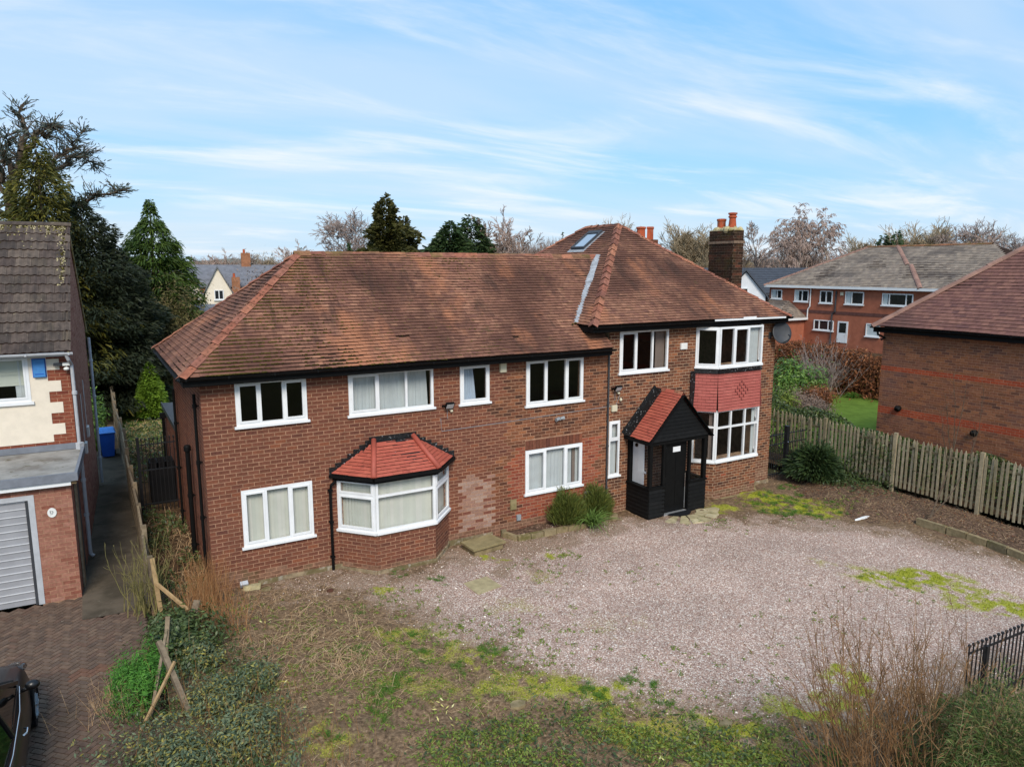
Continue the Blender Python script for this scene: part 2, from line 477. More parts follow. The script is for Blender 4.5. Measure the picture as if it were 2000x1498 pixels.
def glass(name, tint=0.94, rough=0.02, boost=1.0):
    t = NT(name)
    fr = t.new('Fresnel')
    bk = t.new('NewGeometry').outputs['Backfacing']
    t.l.new(t.math('SUBTRACT', 1.5, t.math('MULTIPLY', bk, 1.5 - 1 / 1.5)), fr.inputs['IOR'])
    a = t.new('BsdfTransparent')
    a.inputs['Color'].default_value = (tint, tint, tint, 1)
    g = t.new('BsdfGlossy')
    g.inputs['Roughness'].default_value = rough
    nz = t.noise(1.3, 2, 0.5)
    t.l.new(t.bump(nz, 0.08, 0.02), g.inputs['Normal'])
    mx = t.new('MixShader')
    t.l.new(t.math('MULTIPLY', fr.outputs[0], boost, True), mx.inputs[0])
    t.l.new(a.outputs[0], mx.inputs[1])
    t.l.new(g.outputs[0], mx.inputs[2])
    t.l.new(mx.outputs[0], t.out.inputs[0])
    return t.m


M['glass'] = glass('window_glass')
M['glass_far'] = glass('window_glass_far', 0.55, 0.05, 1.3)
M['glass_car'] = mat('car_glass', srgb(10, 11, 11), (2, .1), (), .08, .25)
M['skylight_glass'] = mat('skylight_glass', srgb(196, 206, 214), (2, .05), (), 0.08, 0.8, None, 0.9)
M['car_paint'] = mat('car_black_paint', srgb(12, 11, 12), (3, 0.05), (), 0.42, 0.4, None, 0.0, 0.0, 0.2)
M['chrome'] = mat('chrome_trim', srgb(205, 205, 208), (3, 0.02), (), 0.15, 0.6, None, 1.0)
M['lamp_glass'] = mat('lamp_glass', srgb(180, 182, 184), (5, 0.05), (), 0.2, 0.6)


def leaf(name, cols, trans=0.25, rough=0.6, spec=0.3, patch=None):
    t = NT(name)
    col = t.ramp(t.rnd(), [(i / max(1, len(cols) - 1), c) for i, c in enumerate(cols)])
    if patch:
        col = t.mix(t.step(t.noise(patch[0], 3), patch[1], patch[2], (0, patch[4])), col, patch[3])
    return t.done(col, rough, spec, None, 0, trans)


M['leaf_cedar'] = leaf('cedar_needles', [srgb(82, 92, 86), srgb(104, 114, 106), srgb(70, 80, 74), srgb(120, 128, 116)])
M['leaf_gold'] = leaf('golden_conifer', [srgb(78, 82, 34), srgb(120, 112, 42), srgb(56, 64, 32), srgb(92, 88, 36), srgb(64, 72, 34)])
M['leaf_dark'] = leaf('dark_conifer', [srgb(40, 48, 34), srgb(52, 60, 40), srgb(30, 38, 28), srgb(62, 68, 46)])
M['leaf_green'] = leaf('green_conifer', [srgb(58, 79, 28), srgb(77, 99, 36), srgb(43, 62, 26), srgb(93, 113, 46)])
M['leaf_juniper'] = leaf('juniper_spray', [srgb(72, 96, 44), srgb(94, 114, 56), srgb(58, 80, 38), srgb(126, 122, 72), srgb(140, 116, 80)])
M['leaf_pine'] = leaf('olive_conifer', [srgb(66, 66, 30), srgb(84, 82, 38), srgb(54, 54, 28), srgb(98, 92, 46)])
M['leaf_fir'] = leaf('mid_green_conifer', [srgb(48, 66, 36), srgb(62, 82, 42), srgb(38, 52, 31), srgb(76, 92, 48)])
M['leaf_bright'] = leaf('bright_conifer', [srgb(104, 132, 40), srgb(122, 150, 48), srgb(86, 112, 36)])
M['leaf_brown'] = leaf('brown_beech_leaf', [srgb(128, 76, 44), srgb(104, 62, 40), srgb(150, 94, 58), srgb(84, 52, 36), srgb(168, 112, 74)], 0.2, 0.8)
M['leaf_rhodo'] = leaf('rhododendron_leaf', [srgb(82, 112, 42), srgb(106, 138, 50), srgb(62, 90, 38), srgb(130, 160, 62)], 0.2, 0.4, 0.4)
M['leaf_ivy'] = leaf('ivy_leaf', [srgb(64, 78, 42), srgb(80, 96, 50), srgb(50, 64, 36), srgb(106, 120, 66)], 0.2, 0.45, 0.4)
M['leaf_grey'] = leaf('grey_green_leaf', [srgb(84, 100, 76), srgb(104, 118, 90), srgb(66, 82, 60), srgb(122, 132, 102), srgb(160, 150, 70), srgb(106, 94, 66)], 0.25)
M['leaf_euph'] = leaf('fresh_green_leaf', [srgb(72, 122, 40), srgb(88, 140, 48), srgb(54, 98, 34), srgb(104, 152, 60)], 0.25)
M['leaf_shrub'] = leaf('rosemary_leaf', [srgb(84, 96, 42), srgb(106, 116, 52), srgb(66, 78, 36), srgb(130, 132, 62)], 0.25)
M['leaf_iris'] = leaf('strap_leaf', [srgb(96, 122, 58), srgb(120, 146, 72), srgb(78, 102, 46)], 0.25)
M['leaf_moss'] = leaf('moss_leaf', [srgb(142, 148, 46), srgb(120, 130, 40), srgb(162, 162, 58), srgb(106, 112, 36)], 0.3, 0.9, 0.1)
M['leaf_weed'] = leaf('weed_leaf', [srgb(108, 128, 52), srgb(130, 146, 62), srgb(84, 106, 44), srgb(154, 158, 76)], 0.3)
M['leaf_grass'] = leaf('grass_blade', [srgb(80, 122, 42), srgb(98, 138, 50), srgb(66, 104, 36), srgb(122, 144, 62)], 0.3)
M['leaf_yellow'] = leaf('yellow_leaf', [srgb(214, 202, 128), srgb(196, 186, 96), srgb(222, 214, 160)], 0.2)
M['leaf_olive'] = leaf('half_bare_olive', [srgb(84, 78, 42), srgb(100, 90, 54), srgb(68, 66, 36), srgb(116, 100, 66)], .1, .9)
M['leaf_purplebrown'] = leaf('winter_twig_mass', [srgb(134, 114, 102), srgb(118, 100, 90), srgb(150, 128, 112)], 0.1, 0.95)
M['straw'] = leaf('dry_stem', [srgb(170, 138, 102), srgb(192, 160, 122), srgb(144, 114, 84), srgb(208, 180, 142), srgb(124, 98, 74)], 0.1, 0.9, 0.1)
M['straw_orange'] = leaf('dry_orange_stem', [srgb(150, 104, 66), srgb(168, 122, 80), srgb(128, 86, 56), srgb(184, 146, 104)], 0.1, 0.9, 0.1)
M['twig_moss'] = leaf('mossy_twig', [srgb(104, 100, 56), srgb(122, 112, 70), srgb(84, 80, 46)], 0, .95)
M['twig_red'] = leaf('red_brown_twig', [srgb(122, 90, 60), srgb(140, 104, 70), srgb(100, 76, 52), srgb(160, 124, 90)], 0.0, 0.9, 0.1)
M['twig'] = mat('bare_twig', [srgb(150, 134, 126), srgb(134, 120, 114), srgb(162, 144, 134)], (1, 0.0), (), 0.95, 0.1)
M['twig_pink'] = mat('bare_birch_twig', [srgb(164, 142, 130), srgb(150, 130, 119), srgb(178, 154, 141)], (1, 0.0), (), 0.95, 0.1)
M['twig_tan'] = mat('bare_tan_twig', [srgb(158, 140, 114), srgb(144, 128, 104), srgb(170, 152, 124)], (1, 0.0), (), 0.95, 0.1)

# ------------------------------------------------------------------ mesh building
WO = {}                 # world position of every parent that has been made
XF = None               # (rotation 3x3, pivot) applied to everything while a turned building is made


def set_turn(deg=None, pivot=(0, 0, 0)):
    global XF
    if deg is None:
        XF = None
    else:
        c, s = math.cos(R(deg)), math.sin(R(deg))
        XF = (np.array([[c, -s, 0], [s, c, 0], [0, 0, 1.0]]), np.array(pivot, float))


def tw(P):
    P = np.asarray(P, float)
    if XF is None:
        return P
    return (P - XF[1]) @ XF[0].T + XF[1]


def twv(A):
    A = np.asarray(A, float)
    return A if XF is None else A @ XF[0].T


def raw_mesh(name, V, F, mats, mi=None, smooth=False):
    """F: an (M,k) array or a list of tuples"""
    me = bpy.data.meshes.new(name)
    V = np.asarray(V, np.float32)
    if isinstance(F, np.ndarray):
        m, k = F.shape
        me.vertices.add(len(V))
        me.vertices.foreach_set('co', V.ravel())
        me.loops.add(m * k)
        me.loops.foreach_set('vertex_index', F.astype(np.int32).ravel())
        me.polygons.add(m)
        me.polygons.foreach_set('loop_start', np.arange(0, m * k, k, dtype=np.int32))
    else:
        tot = [len(f) for f in F]
        me.vertices.add(len(V))
        me.vertices.foreach_set('co', V.ravel())
        me.loops.add(sum(tot))
        me.loops.foreach_set('vertex_index', np.fromiter((i for f in F for i in f), np.int32))
        me.polygons.add(len(F))
        me.polygons.foreach_set('loop_start', np.concatenate([[0], np.cumsum(tot)[:-1]]).astype(np.int32))
    for m_ in (mats if isinstance(mats, (list, tuple)) else [mats]):
        me.materials.append(m_)
    if mi is not None:
        me.polygons.foreach_set('material_index', np.asarray(mi, np.int32))
    me.polygons.foreach_set('use_smooth', np.full(len(me.polygons), bool(smooth)))
    me.update(calc_edges=True)
    return me


def tag(o, label=None, cat=None, group=None, kind=None):
    for k, v in (('label', label), ('category', cat), ('group', group), ('kind', kind)):
        if v:
            o[k] = v
    return o


def thing(name, label, cat, loc, group=None):
    o = bpy.data.objects.new(name, None)
    o.empty_display_size = 0.3
    COL.objects.link(o)
    loc = tw(loc)
    o.location = loc
    WO[o.name] = np.array(loc, float)
    return tag(o, label, cat, group)


def link_mesh(name, V, F, mats, parent=None, mi=None, smooth=False, kind=None):
    V = tw(V)
    lo, hi = V.min(0), V.max(0)
    org = np.array([(lo[0] + hi[0]) / 2, (lo[1] + hi[1]) / 2, lo[2]])
    me = raw_mesh(name, V - org, F, mats, mi, smooth)
    o = bpy.data.objects.new(name, me)
    COL.objects.link(o)
    if parent is not None:
        o.parent = parent
        o.location = org - WO[parent.name]
    else:
        o.location = org
    WO[o.name] = org
    if kind:
        o['kind'] = kind
    return o


_BOXF = [(0, 3, 2, 1), (4, 5, 6, 7), (0, 1, 5, 4), (1, 2, 6, 5), (2, 3, 7, 6), (3, 0, 4, 7)]
_BOXV = np.array([(-1, -1, -1), (1, -1, -1), (1, 1, -1), (-1, 1, -1), (-1, -1, 1), (1, -1, 1), (1, 1, 1), (-1, 1, 1)], float)


class MB:
    """collects shapes for ONE mesh object"""

    def __init__(self):
        self.v, self.f, self.m, self.n = [], [], [], 0

    def add(self, V, F, mi=0):
        V = np.asarray(V, float)
        self.v.append(V)
        self.f += [tuple(int(i) + self.n for i in f) for f in F]
        self.m += [mi] * len(F)
        self.n += len(V)
        return self

    def box(self, a, b, mi=0):
        a, b = np.minimum(a, b), np.maximum(a, b)
        return self.add((a + b) / 2 + _BOXV * (b - a) / 2, _BOXF, mi)

    def obox(self, c, A, h, mi=0):
        """box at c with axis rows A and half sizes h"""
        return self.add(np.asarray(c, float) + (_BOXV * np.asarray(h, float)) @ np.asarray(A, float), _BOXF, mi)

    def beam(self, p0, p1, w, h, up=(0, 0, 1), mi=0):
        p0, p1 = np.asarray(p0, float), np.asarray(p1, float)
        d = p1 - p0
        L = np.linalg.norm(d)
        d = d / L
        s = np.cross(d, up)
        if np.linalg.norm(s) < 1e-6:
            s = np.cross(d, (1, 0, 0))
        s /= np.linalg.norm(s)
        return self.obox((p0 + p1) / 2, [d, s, np.cross(s, d)], (L / 2, w / 2, h / 2), mi)

    def quad(self, *P, mi=0):
        return self.add(P, [tuple(range(len(P)))], mi)

    def prism(self, P, off, mi=0):
        """closed outline P (n,3) pushed along the vector off"""
        P = np.asarray(P, float)
        n = len(P)
        V = np.vstack([P, P + np.asarray(off, float)])
        F = [tuple(range(n - 1, -1, -1)), tuple(range(n, 2 * n))] + [(i, (i + 1) % n, n + (i + 1) % n, n + i) for i in range(n)]
        return self.add(V, F, mi)

    def tube(self, pts, r, n=8, cap=True, mi=0):
        pts = np.asarray(pts, float)
        k = len(pts)
        r = np.broadcast_to(np.asarray(r, float), (k,))
        rings = []
        ref = np.array([0.31, 0.17, 0.93])
        for i in range(k):
            d = pts[min(i + 1, k - 1)] - pts[max(i - 1, 0)]
            d = d / (np.linalg.norm(d) + 1e-12)
            s = np.cross(d, ref)
            if np.linalg.norm(s) < 0.05:
                s = np.cross(d, (1, 0, 0))
            s /= np.linalg.norm(s)
            t = np.cross(d, s)
            a = np.arange(n) * 2 * math.pi / n
            rings.append(pts[i] + r[i] * (np.cos(a)[:, None] * s + np.sin(a)[:, None] * t))
        F = [(i * n + j, i * n + (j + 1) % n, (i + 1) * n + (j + 1) % n, (i + 1) * n + j) for i in range(k - 1) for j in range(n)]
        if cap:
            F += [tuple(range(n - 1, -1, -1)), tuple((k - 1) * n + j for j in range(n))]
        return self.add(np.vstack(rings), F, mi)

    def lathe(self, c, prof, n=16, mi=0):
        c = np.asarray(c, float)
        a = np.arange(n) * 2 * math.pi / n
        V = np.vstack([c + np.stack([r * np.cos(a), r * np.sin(a), np.full(n, z)], 1) for r, z in prof])
        k = len(prof)
        F = [(i * n + j, i * n + (j + 1) % n, (i + 1) * n + (j + 1) % n, (i + 1) * n + j) for i in range(k - 1) for j in range(n)]
        F += [tuple(range(n - 1, -1, -1)), tuple((k - 1) * n + j for j in range(n))]
        return self.add(V, F, mi)

    def ball(self, c, r, n=8, k=5, mi=0):
        r = np.broadcast_to(np.asarray(r, float), (3,))
        V, F = [(0, 0, -1)], []
        for i in range(1, k):
            ph = -math.pi / 2 + math.pi * i / k
            for j in range(n):
                V.append((math.cos(ph) * math.cos(2 * math.pi * j / n), math.cos(ph) * math.sin(2 * math.pi * j / n), math.sin(ph)))
        V.append((0, 0, 1))
        F += [(0, 1 + (j + 1) % n, 1 + j) for j in range(n)]
        for i in range(k - 2):
            F += [(1 + i * n + j, 1 + i * n + (j + 1) % n, 1 + (i + 1) * n + (j + 1) % n, 1 + (i + 1) * n + j) for j in range(n)]
        t = len(V) - 1
        b = 1 + (k - 2) * n
        F += [(b + j, b + (j + 1) % n, t) for j in range(n)]
        return self.add(np.asarray(c, float) + np.array(V) * r, F, mi)

    def build(self, name, mats, parent=None, smooth=False, kind=None):
        return link_mesh(name, np.vstack(self.v), self.f, mats, parent, self.m if max(self.m) else None, smooth, kind)


# ------------------------------------------------------------------ many alike pieces: the 300 largest in view as objects, the rest joined
_unit = {}


def unit_mesh(key, V, F, m, edge=None):
    k = (key, m.name, len(F), round(float(np.abs(V).sum()), 3), str(edge))
    if k not in _unit:
        _unit[k] = raw_mesh(key, V, F, m) if edge is None else raw_mesh(key, V, F, [m, edge[0]], [int(i == edge[1]) for i in range(len(F))])
    return _unit[k]


def pieces(parent, name, C, A, H, mats, mi=None, limit=300, rest=None, shape=None, rest_parent=None, edge=None):
    """C centres, A axis rows, H half sizes; shape: unit verts and faces (a box by default)"""
    C, A, H = np.asarray(C, float), np.asarray(A, float), np.asarray(H, float)
    if not len(C):
        return []
    mats = mats if isinstance(mats, (list, tuple)) else [mats]
    mi = np.zeros(len(C), int) if mi is None else np.asarray(mi)
    C, A = tw(C), twv(A)
    uv, uf = (_BOXV, _BOXF) if shape is None else shape
    px, py, d = pixels((C[:, None, :] + np.einsum('vk,nk,nkj->nvj', _BOXV, H, A)).reshape(-1, 3))
    px, py, d = px.reshape(-1, 8), py.reshape(-1, 8), d.reshape(-1, 8)
    vis = (d.min(1) > 0.2) & (px.max(1) > 0) & (px.min(1) < 2000) & (py.max(1) > 0) & (py.min(1) < 1498)
    area = np.where(vis, (px.max(1) - px.min(1)) * (py.max(1) - py.min(1)), -1.0)
    order = np.argsort(-area)
    pick = order[:limit]
    rest_i = order[limit:]
    out = []
    pw = WO[parent.name]
    for i in pick:
        m = mats[mi[i]]
        o = bpy.data.objects.new(name, unit_mesh(name, uv, uf, m, edge))
        COL.objects.link(o)
        o.parent = parent
        L = np.eye(4)
        L[:3, :3] = (A[i] * H[i][:, None]).T
        L[:3, 3] = C[i] - pw
        o.matrix_local = Matrix(L)
        out.append(o)
    if len(rest_i):
        V = (C[rest_i][:, None, :] + np.einsum('vk,nk,nkj->nvj', np.asarray(uv, float), H[rest_i], A[rest_i])).reshape(-1, 3)
        nf = len(uf)
        uni = len(set(len(f) for f in uf)) == 1
        off = np.arange(len(rest_i)) * len(uv)
        if uni:
            F = (np.asarray(uf)[None] + off[:, None, None]).reshape(-1, len(uf[0]))
        else:
            F = [tuple(int(i + o) for i in f) for o in off for f in uf]
        org = np.array([(V[:, 0].min() + V[:, 0].max()) / 2, (V[:, 1].min() + V[:, 1].max()) / 2, V[:, 2].min()])
        fm = np.repeat(mi[rest_i], nf)
        if edge is not None:
            fm[edge[1]::nf] = len(mats)
        me = raw_mesh(rest or name, V - org, F, mats + ([edge[0]] if edge else []), fm)
        o = bpy.data.objects.new(rest or name, me)
        COL.objects.link(o)
        rp = rest_parent or parent
        o.parent = rp
        o.location = org - WO[rp.name]
        o['kind'] = 'stuff'
    return out


# ------------------------------------------------------------------ brick walls
class Bricks:
    def __init__(self, course=0.0931, length=0.2545, joint=0.0165):
        self.c, self.l, self.j = course, length, joint
        self.C, self.A, self.H, self.m = [], [], [], []

    def wall(self, O, u, n, L, z0, z1, holes=(), which=None, top=None, half=0.0, depth=0.02, proud=0.0028, stagger=0.5, lim=None):
        """stretcher bond on the plane through O along u, outward normal n. holes: (u0,u1,z0,z1). which(u,z) -> material index.
        top(u) -> height limit. lim(z) -> (u0,u1) limits"""
        O, u, n = np.asarray(O, float), np.asarray(u, float), np.asarray(n, float)
        zax = np.array([0, 0, 1.0])
        rows = int(math.ceil((z1 - z0) / self.c - 1e-6))
        rr = np.random.default_rng(int(abs(O[0] * 71 + O[1] * 37 + L * 13)) + 5)
        for r in range(rows):
            a, b = z0 + r * self.c, min(z0 + (r + 1) * self.c, z1)
            la, lb = (0.0, L) if lim is None else lim((a + b) / 2)
            x = la - (self.l * stagger if r % 2 else 0.0) - half
            # snap to a common origin so that bonds line up
            if lim is not None:
                x = math.floor(la / self.l) * self.l - (self.l * stagger if r % 2 else 0.0)
            while x < lb - 1e-6:
                segs = [(max(x, la), min(x + self.l, lb), a, b)]
                for (h0, h1, k0, k1) in holes:
                    new = []
                    for (s0, s1, za, zb) in segs:
                        if s1 <= h0 or s0 >= h1 or zb <= k0 + 1e-4 or za >= k1 - 1e-4:
                            new.append((s0, s1, za, zb))
                            continue
                        if s0 < h0:
                            new.append((s0, h0, za, zb))
                        if s1 > h1:
                            new.append((h1, s1, za, zb))
                        m0, m1 = max(s0, h0), min(s1, h1)
                        if zb > k1:
                            new.append((m0, m1, k1, zb))
                        if za < k0:
                            new.append((m0, m1, za, k0))
                    segs = new
                for (s0, s1, za, zb) in segs:
                    if top is not None:
                        zb = min(zb, top((s0 + s1) / 2))
                    e0, e1 = (s0 if s0 <= la + 1e-6 else s0 + self.j / 2), (s1 if s1 >= lb - 1e-6 else s1 - self.j / 2)
                    w, h = e1 - e0, zb - za - self.j
                    if w < 0.03 or h < 0.018:
                        continue
                    um, zm = (e0 + e1) / 2, (za + zb) / 2
                    out = proud + rr.uniform(-0.0018, 0.0018)
                    self.C.append(O + u * um + zax * (zm - O[2]) + n * (out - depth / 2))
                    ang = rr.uniform(-0.006, 0.006)
                    uu = u * math.cos(ang) + zax * math.sin(ang)
                    self.A.append([uu, n, np.cross(uu, n) if np.cross(uu, n)[2] > 0 else -np.cross(uu, n)])
                    self.H.append((w / 2, depth / 2, h / 2))
                    self.m.append(which(um, zm) if which else 0)
                x += self.l

    def soldier(self, O, u, n, L, z0, z1, width, m=0, proud=0.008, depth=0.03):
        O, u, n = np.asarray(O, float), np.asarray(u, float), np.asarray(n, float)
        k = max(1, int(round(L / width)))
        w = L / k
        for i in range(k):
            self.C.append(O + u * (i + 0.5) * w + np.array([0, 0, (z0 + z1) / 2 - O[2]]) + n * (proud - depth / 2))
            self.A.append([u, n, (0, 0, 1.0)])
            self.H.append(((w - 0.016) / 2, depth / 2, (z1 - z0 - 0.012) / 2))
            self.m.append(m)

    def place(self, parent, mats, limit=300, name='brick', rest='brickwork'):
        return pieces(parent, name, self.C, self.A, self.H, mats, self.m, limit, rest)


def wall_sheet(mb, O, u, n, L, z0, z1, holes=(), thick=0.24, top=None, mi=0):
    """mortar-faced wall with real openings: front and back faces, reveals, ends"""
    O, u, n = np.asarray(O, float), np.asarray(u, float), np.asarray(n, float)
    z = np.array([0, 0, 1.0])
    us = sorted(set([0.0, L] + [min(max(h, 0), L) for k in holes for h in k[:2]]))
    zs = sorted(set([z0, z1] + [min(max(h, z0), z1) for k in holes for h in k[2:]]))
    P = lambda a, b, d: O + u * a + z * (b - O[2]) - n * d
    for i in range(len(us) - 1):
        for j in range(len(zs) - 1):
            um, zm = (us[i] + us[i + 1]) / 2, (zs[j] + zs[j + 1]) / 2
            if any(h[0] < um < h[1] and h[2] < zm < h[3] for h in holes):
                continue
            a, b, c, d = us[i], us[i + 1], zs[j], zs[j + 1]
            mb.quad(P(a, c, 0), P(b, c, 0), P(b, d, 0), P(a, d, 0), mi=mi)
            mb.quad(P(a, c, thick), P(a, d, thick), P(b, d, thick), P(b, c, thick), mi=mi)
    for (a, b, c, d) in list(holes) + [(0, L, z0, z1)]:
        for q in (((a, c), (a, d)), ((b, d), (b, c)), ((a, d), (b, d)), ((b, c), (a, c))):
            mb.quad(P(*q[0], 0), P(*q[1], 0), P(*q[1], thick), P(*q[0], thick), mi=mi)


# ------------------------------------------------------------------ roof tiling
class Tiles:
    def __init__(self, gauge=0.115, width=0.19, thick=0.017):
        self.g, self.w, self.t = gauge, width, thick
        self.C, self.A, self.H, self.m = [], [], [], []

    def plane(self, O, u, s, span, length, m=0, jitter=1.0, skip=None, lift=0.0, lap=1.75, tilt=None):
        """courses from the eave O along u, rising along s. span(t) -> list of (u0,u1) at distance t up the slope"""
        O, u, s = np.asarray(O, float), np.asarray(u, float), np.asarray(s, float)
        n = np.cross(u, s)
        if n[2] < 0:
            n = -n
        rr = np.random.default_rng(int(abs(O[0] * 91 + O[1] * 31 + length * 57)) + 9)
        k = int(length / self.g)
        ln = self.g * lap
        ang = math.atan2(self.t * 1.02, self.g) if tilt is None else tilt
        for i in range(k + 1):
            t0 = i * self.g
            tl = min(ln, length - t0 + 0.02)
            if tl < 0.03:
                continue
            for (a, b) in span(min(t0 + self.g * 0.5, length)):
                x = math.floor(a / self.w) * self.w - (self.w / 2 if i % 2 else 0)
                while x < b:
                    s0, s1 = max(x, a), min(x + self.w, b)
                    x += self.w
                    if s1 - s0 < 0.035 or (skip and skip((s0 + s1) / 2, t0)):
                        continue
                    aa = ang + rr.normal(0, 0.012) * jitter
                    yaw = rr.normal(0, 0.010) * jitter
                    sl = s * math.cos(aa) - n * math.sin(aa)
                    nn = n * math.cos(aa) + s * math.sin(aa)
                    u2 = u * math.cos(yaw) + sl * math.sin(yaw)
                    s2 = sl * math.cos(yaw) - u * math.sin(yaw)
                    dz = lift + .045 * (vnoise(O[0] + s0 * .45, O[1] + t0 * .5, 3) - .5) + self.t * 1.0 + rr.uniform(-.002, .003) * jitter
                    c = O + u * ((s0 + s1) / 2) + s * (t0 + rr.normal(0, 0.003) * jitter) + n * dz + sl * (tl / 2)
                    self.C.append(c)
                    self.A.append([u2, s2, nn])
                    self.H.append(((s1 - s0) / 2 - 0.0022, tl / 2, self.t / 2))
                    self.m.append(m)

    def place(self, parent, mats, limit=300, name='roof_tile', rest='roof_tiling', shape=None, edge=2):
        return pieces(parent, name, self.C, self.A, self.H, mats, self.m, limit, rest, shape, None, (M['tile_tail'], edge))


def angle_tile(half_angle, wing=1.0, t=0.10):
    """unit V-section tile along x: wings slope down at half_angle from horizontal"""
    c, s = math.cos(half_angle), math.sin(half_angle)
    prof = [(-wing * c, -wing * s), (0, 0), (wing * c, -wing * s)]
    inner = [(-wing * c + t * s, -wing * s - t * c * 0.6), (0, -t / max(c, .3)), (wing * c - t * s, -wing * s - t * c * 0.6)]
    V = [(x, y, z) for x in (-1, 1) for (y, z) in prof + inner[::-1]]
    F = [(5, 4, 3, 2, 1, 0), (6, 7, 8, 9, 10, 11)] + [(i, (i + 1) % 6, 6 + (i + 1) % 6, 6 + i) for i in range(6)]
    return np.array(V, float), F


def round_tile(k=7, t=0.16):
    a = np.linspace(math.pi, 0, k)
    prof = [(math.cos(x), math.sin(x) * 0.75 - 0.55) for x in a]
    inner = [((1 - t) * math.cos(x), (1 - t) * math.sin(x) * 0.75 - 0.55) for x in a[::-1]]
    P = prof + inner
    m = len(P)
    V = [(x, y, z) for x in (-1, 1) for (y, z) in P]
    F = [tuple(range(m - 1, -1, -1)), tuple(range(m, 2 * m))] + [(i, (i + 1) % m, m + (i + 1) % m, m + i) for i in range(m)]
    return np.array(V, float), F


def cap_line(parent, name, p0, p1, mats, pitch=0.40, wing=0.15, slope=0.55, shape=None, rise=0.05, over=1.12, seed=1, lean=0.06):
    """hip or ridge tiles laid from p0 (low end) to p1, each lapping the one below"""
    p0, p1 = np.asarray(p0, float), np.asarray(p1, float)
    d = p1 - p0
    L = np.linalg.norm(d)
    d /= L
    side = np.cross(d, (0, 0, 1.0))
    side /= np.linalg.norm(side)
    up = np.cross(side, d)
    rr = np.random.default_rng(seed)
    k = max(1, int(round(L / pitch)))
    st = L / k
    C, A, H, mi = [], [], [], []
    for i in range(k):
        a = lean + rr.normal(0, 0.012)
        dd = d * math.cos(a) - up * math.sin(a)
        uu = up * math.cos(a) + d * math.sin(a)
        yw = rr.normal(0, 0.02)
        d2, s2 = dd * math.cos(yw) + side * math.sin(yw), side * math.cos(yw) - dd * math.sin(yw)
        C.append(p0 + d * (i + 0.5) * st + up * (rise + rr.uniform(-.008, .008)))
        A.append([d2, s2, uu])
        H.append((st * over / 2, wing * rr.uniform(.95, 1.05), wing))
        mi.append(rr.integers(0, len(mats)) if isinstance(mats, list) else 0)
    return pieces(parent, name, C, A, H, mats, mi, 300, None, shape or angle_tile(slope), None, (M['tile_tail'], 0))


# ------------------------------------------------------------------ windows
def window(parent, O, u, n, W, Hh, cols=3, rows=None, sash=(), sill=0.055, content=None, fr=0.065, face=0.03, mull=0.06, name='window',
           glassm=None, framem=None, sill_ext=0.05, seed=1, back=0.11, sill_out=0.07, inner=True):
    """O: lower left outer corner of the frame on the wall face; rows: heights of transoms; sash: panes with an opening light"""
    O, u, n = np.asarray(O, float), np.asarray(u, float), np.asarray(n, float)
    z = np.array([0, 0, 1.0])
    fm, gm = framem or M['upvc'], glassm or M['glass']
    A = [u, n, z]
    dep = 0.07
    mb = MB()

    def bar(a, b, c, d, out=0.0, dp=dep, mi=0):
        mb.obox(O + u * (a + b) / 2 + z * (c + d) / 2 + n * (face + out - dp / 2), A, ((b - a) / 2, dp / 2, (d - c) / 2), mi)

    cw = [W / cols] * cols if isinstance(cols, int) else [c * W for c in cols]
    edges = np.concatenate([[0], np.cumsum(cw)])
    zr = [0.0] + list(rows or []) + [Hh]
    bar(0, fr, 0, Hh)
    bar(W - fr, W, 0, Hh)
    bar(fr, W - fr, 0, fr)
    bar(fr, W - fr, Hh - fr, Hh)
    for e in edges[1:-1]:
        bar(e - mull / 2, e + mull / 2, fr, Hh - fr, 0.001)
    panes = []
    for i in range(len(cw)):
        for j in range(len(zr) - 1):
            a = edges[i] + (fr if i == 0 else mull / 2)
            b = edges[i + 1] - (fr if i == len(cw) - 1 else mull / 2)
            c = zr[j] + (fr if j == 0 else mull / 2)
            d = zr[j + 1] - (fr if j == len(zr) - 2 else mull / 2)
            if j < len(zr) - 2:
                bar(a, b, d, d + mull, 0.002)
            k = i * (len(zr) - 1) + j
            if k in sash:
                q = 0.042
                bar(a, a + q, c, d, 0.012, 0.05)
                bar(b - q, b, c, d, 0.012, 0.05)
                bar(a + q, b - q, c, c + q, 0.012, 0.05)
                bar(a + q, b - q, d - q, d, 0.012, 0.05)
                a, b, c, d = a + q, b - q, c + q, d - q
            panes.append((a, b, c, d))
    w = mb.build(name, fm, parent)
    for (a, b, c, d) in panes:
        q = O + n * (face - 0.04)
        p = MB().quad(q + u * a + z * c, q + u * b + z * c, q + u * b + z * d, q + u * a + z * d)
        p.build('pane', gm, w)
    if sill:
        s = MB().obox(O + u * W / 2 - z * sill / 2 + n * (sill_out / 2 - 0.01), A, (W / 2 + sill_ext, sill_out / 2 + 0.01, sill / 2))
        s.build('sill', fm, w)
    rr = np.random.default_rng(seed)
    if content:
        fill(w, content, O, u, n, W, Hh, fr, back, rr)
    return w


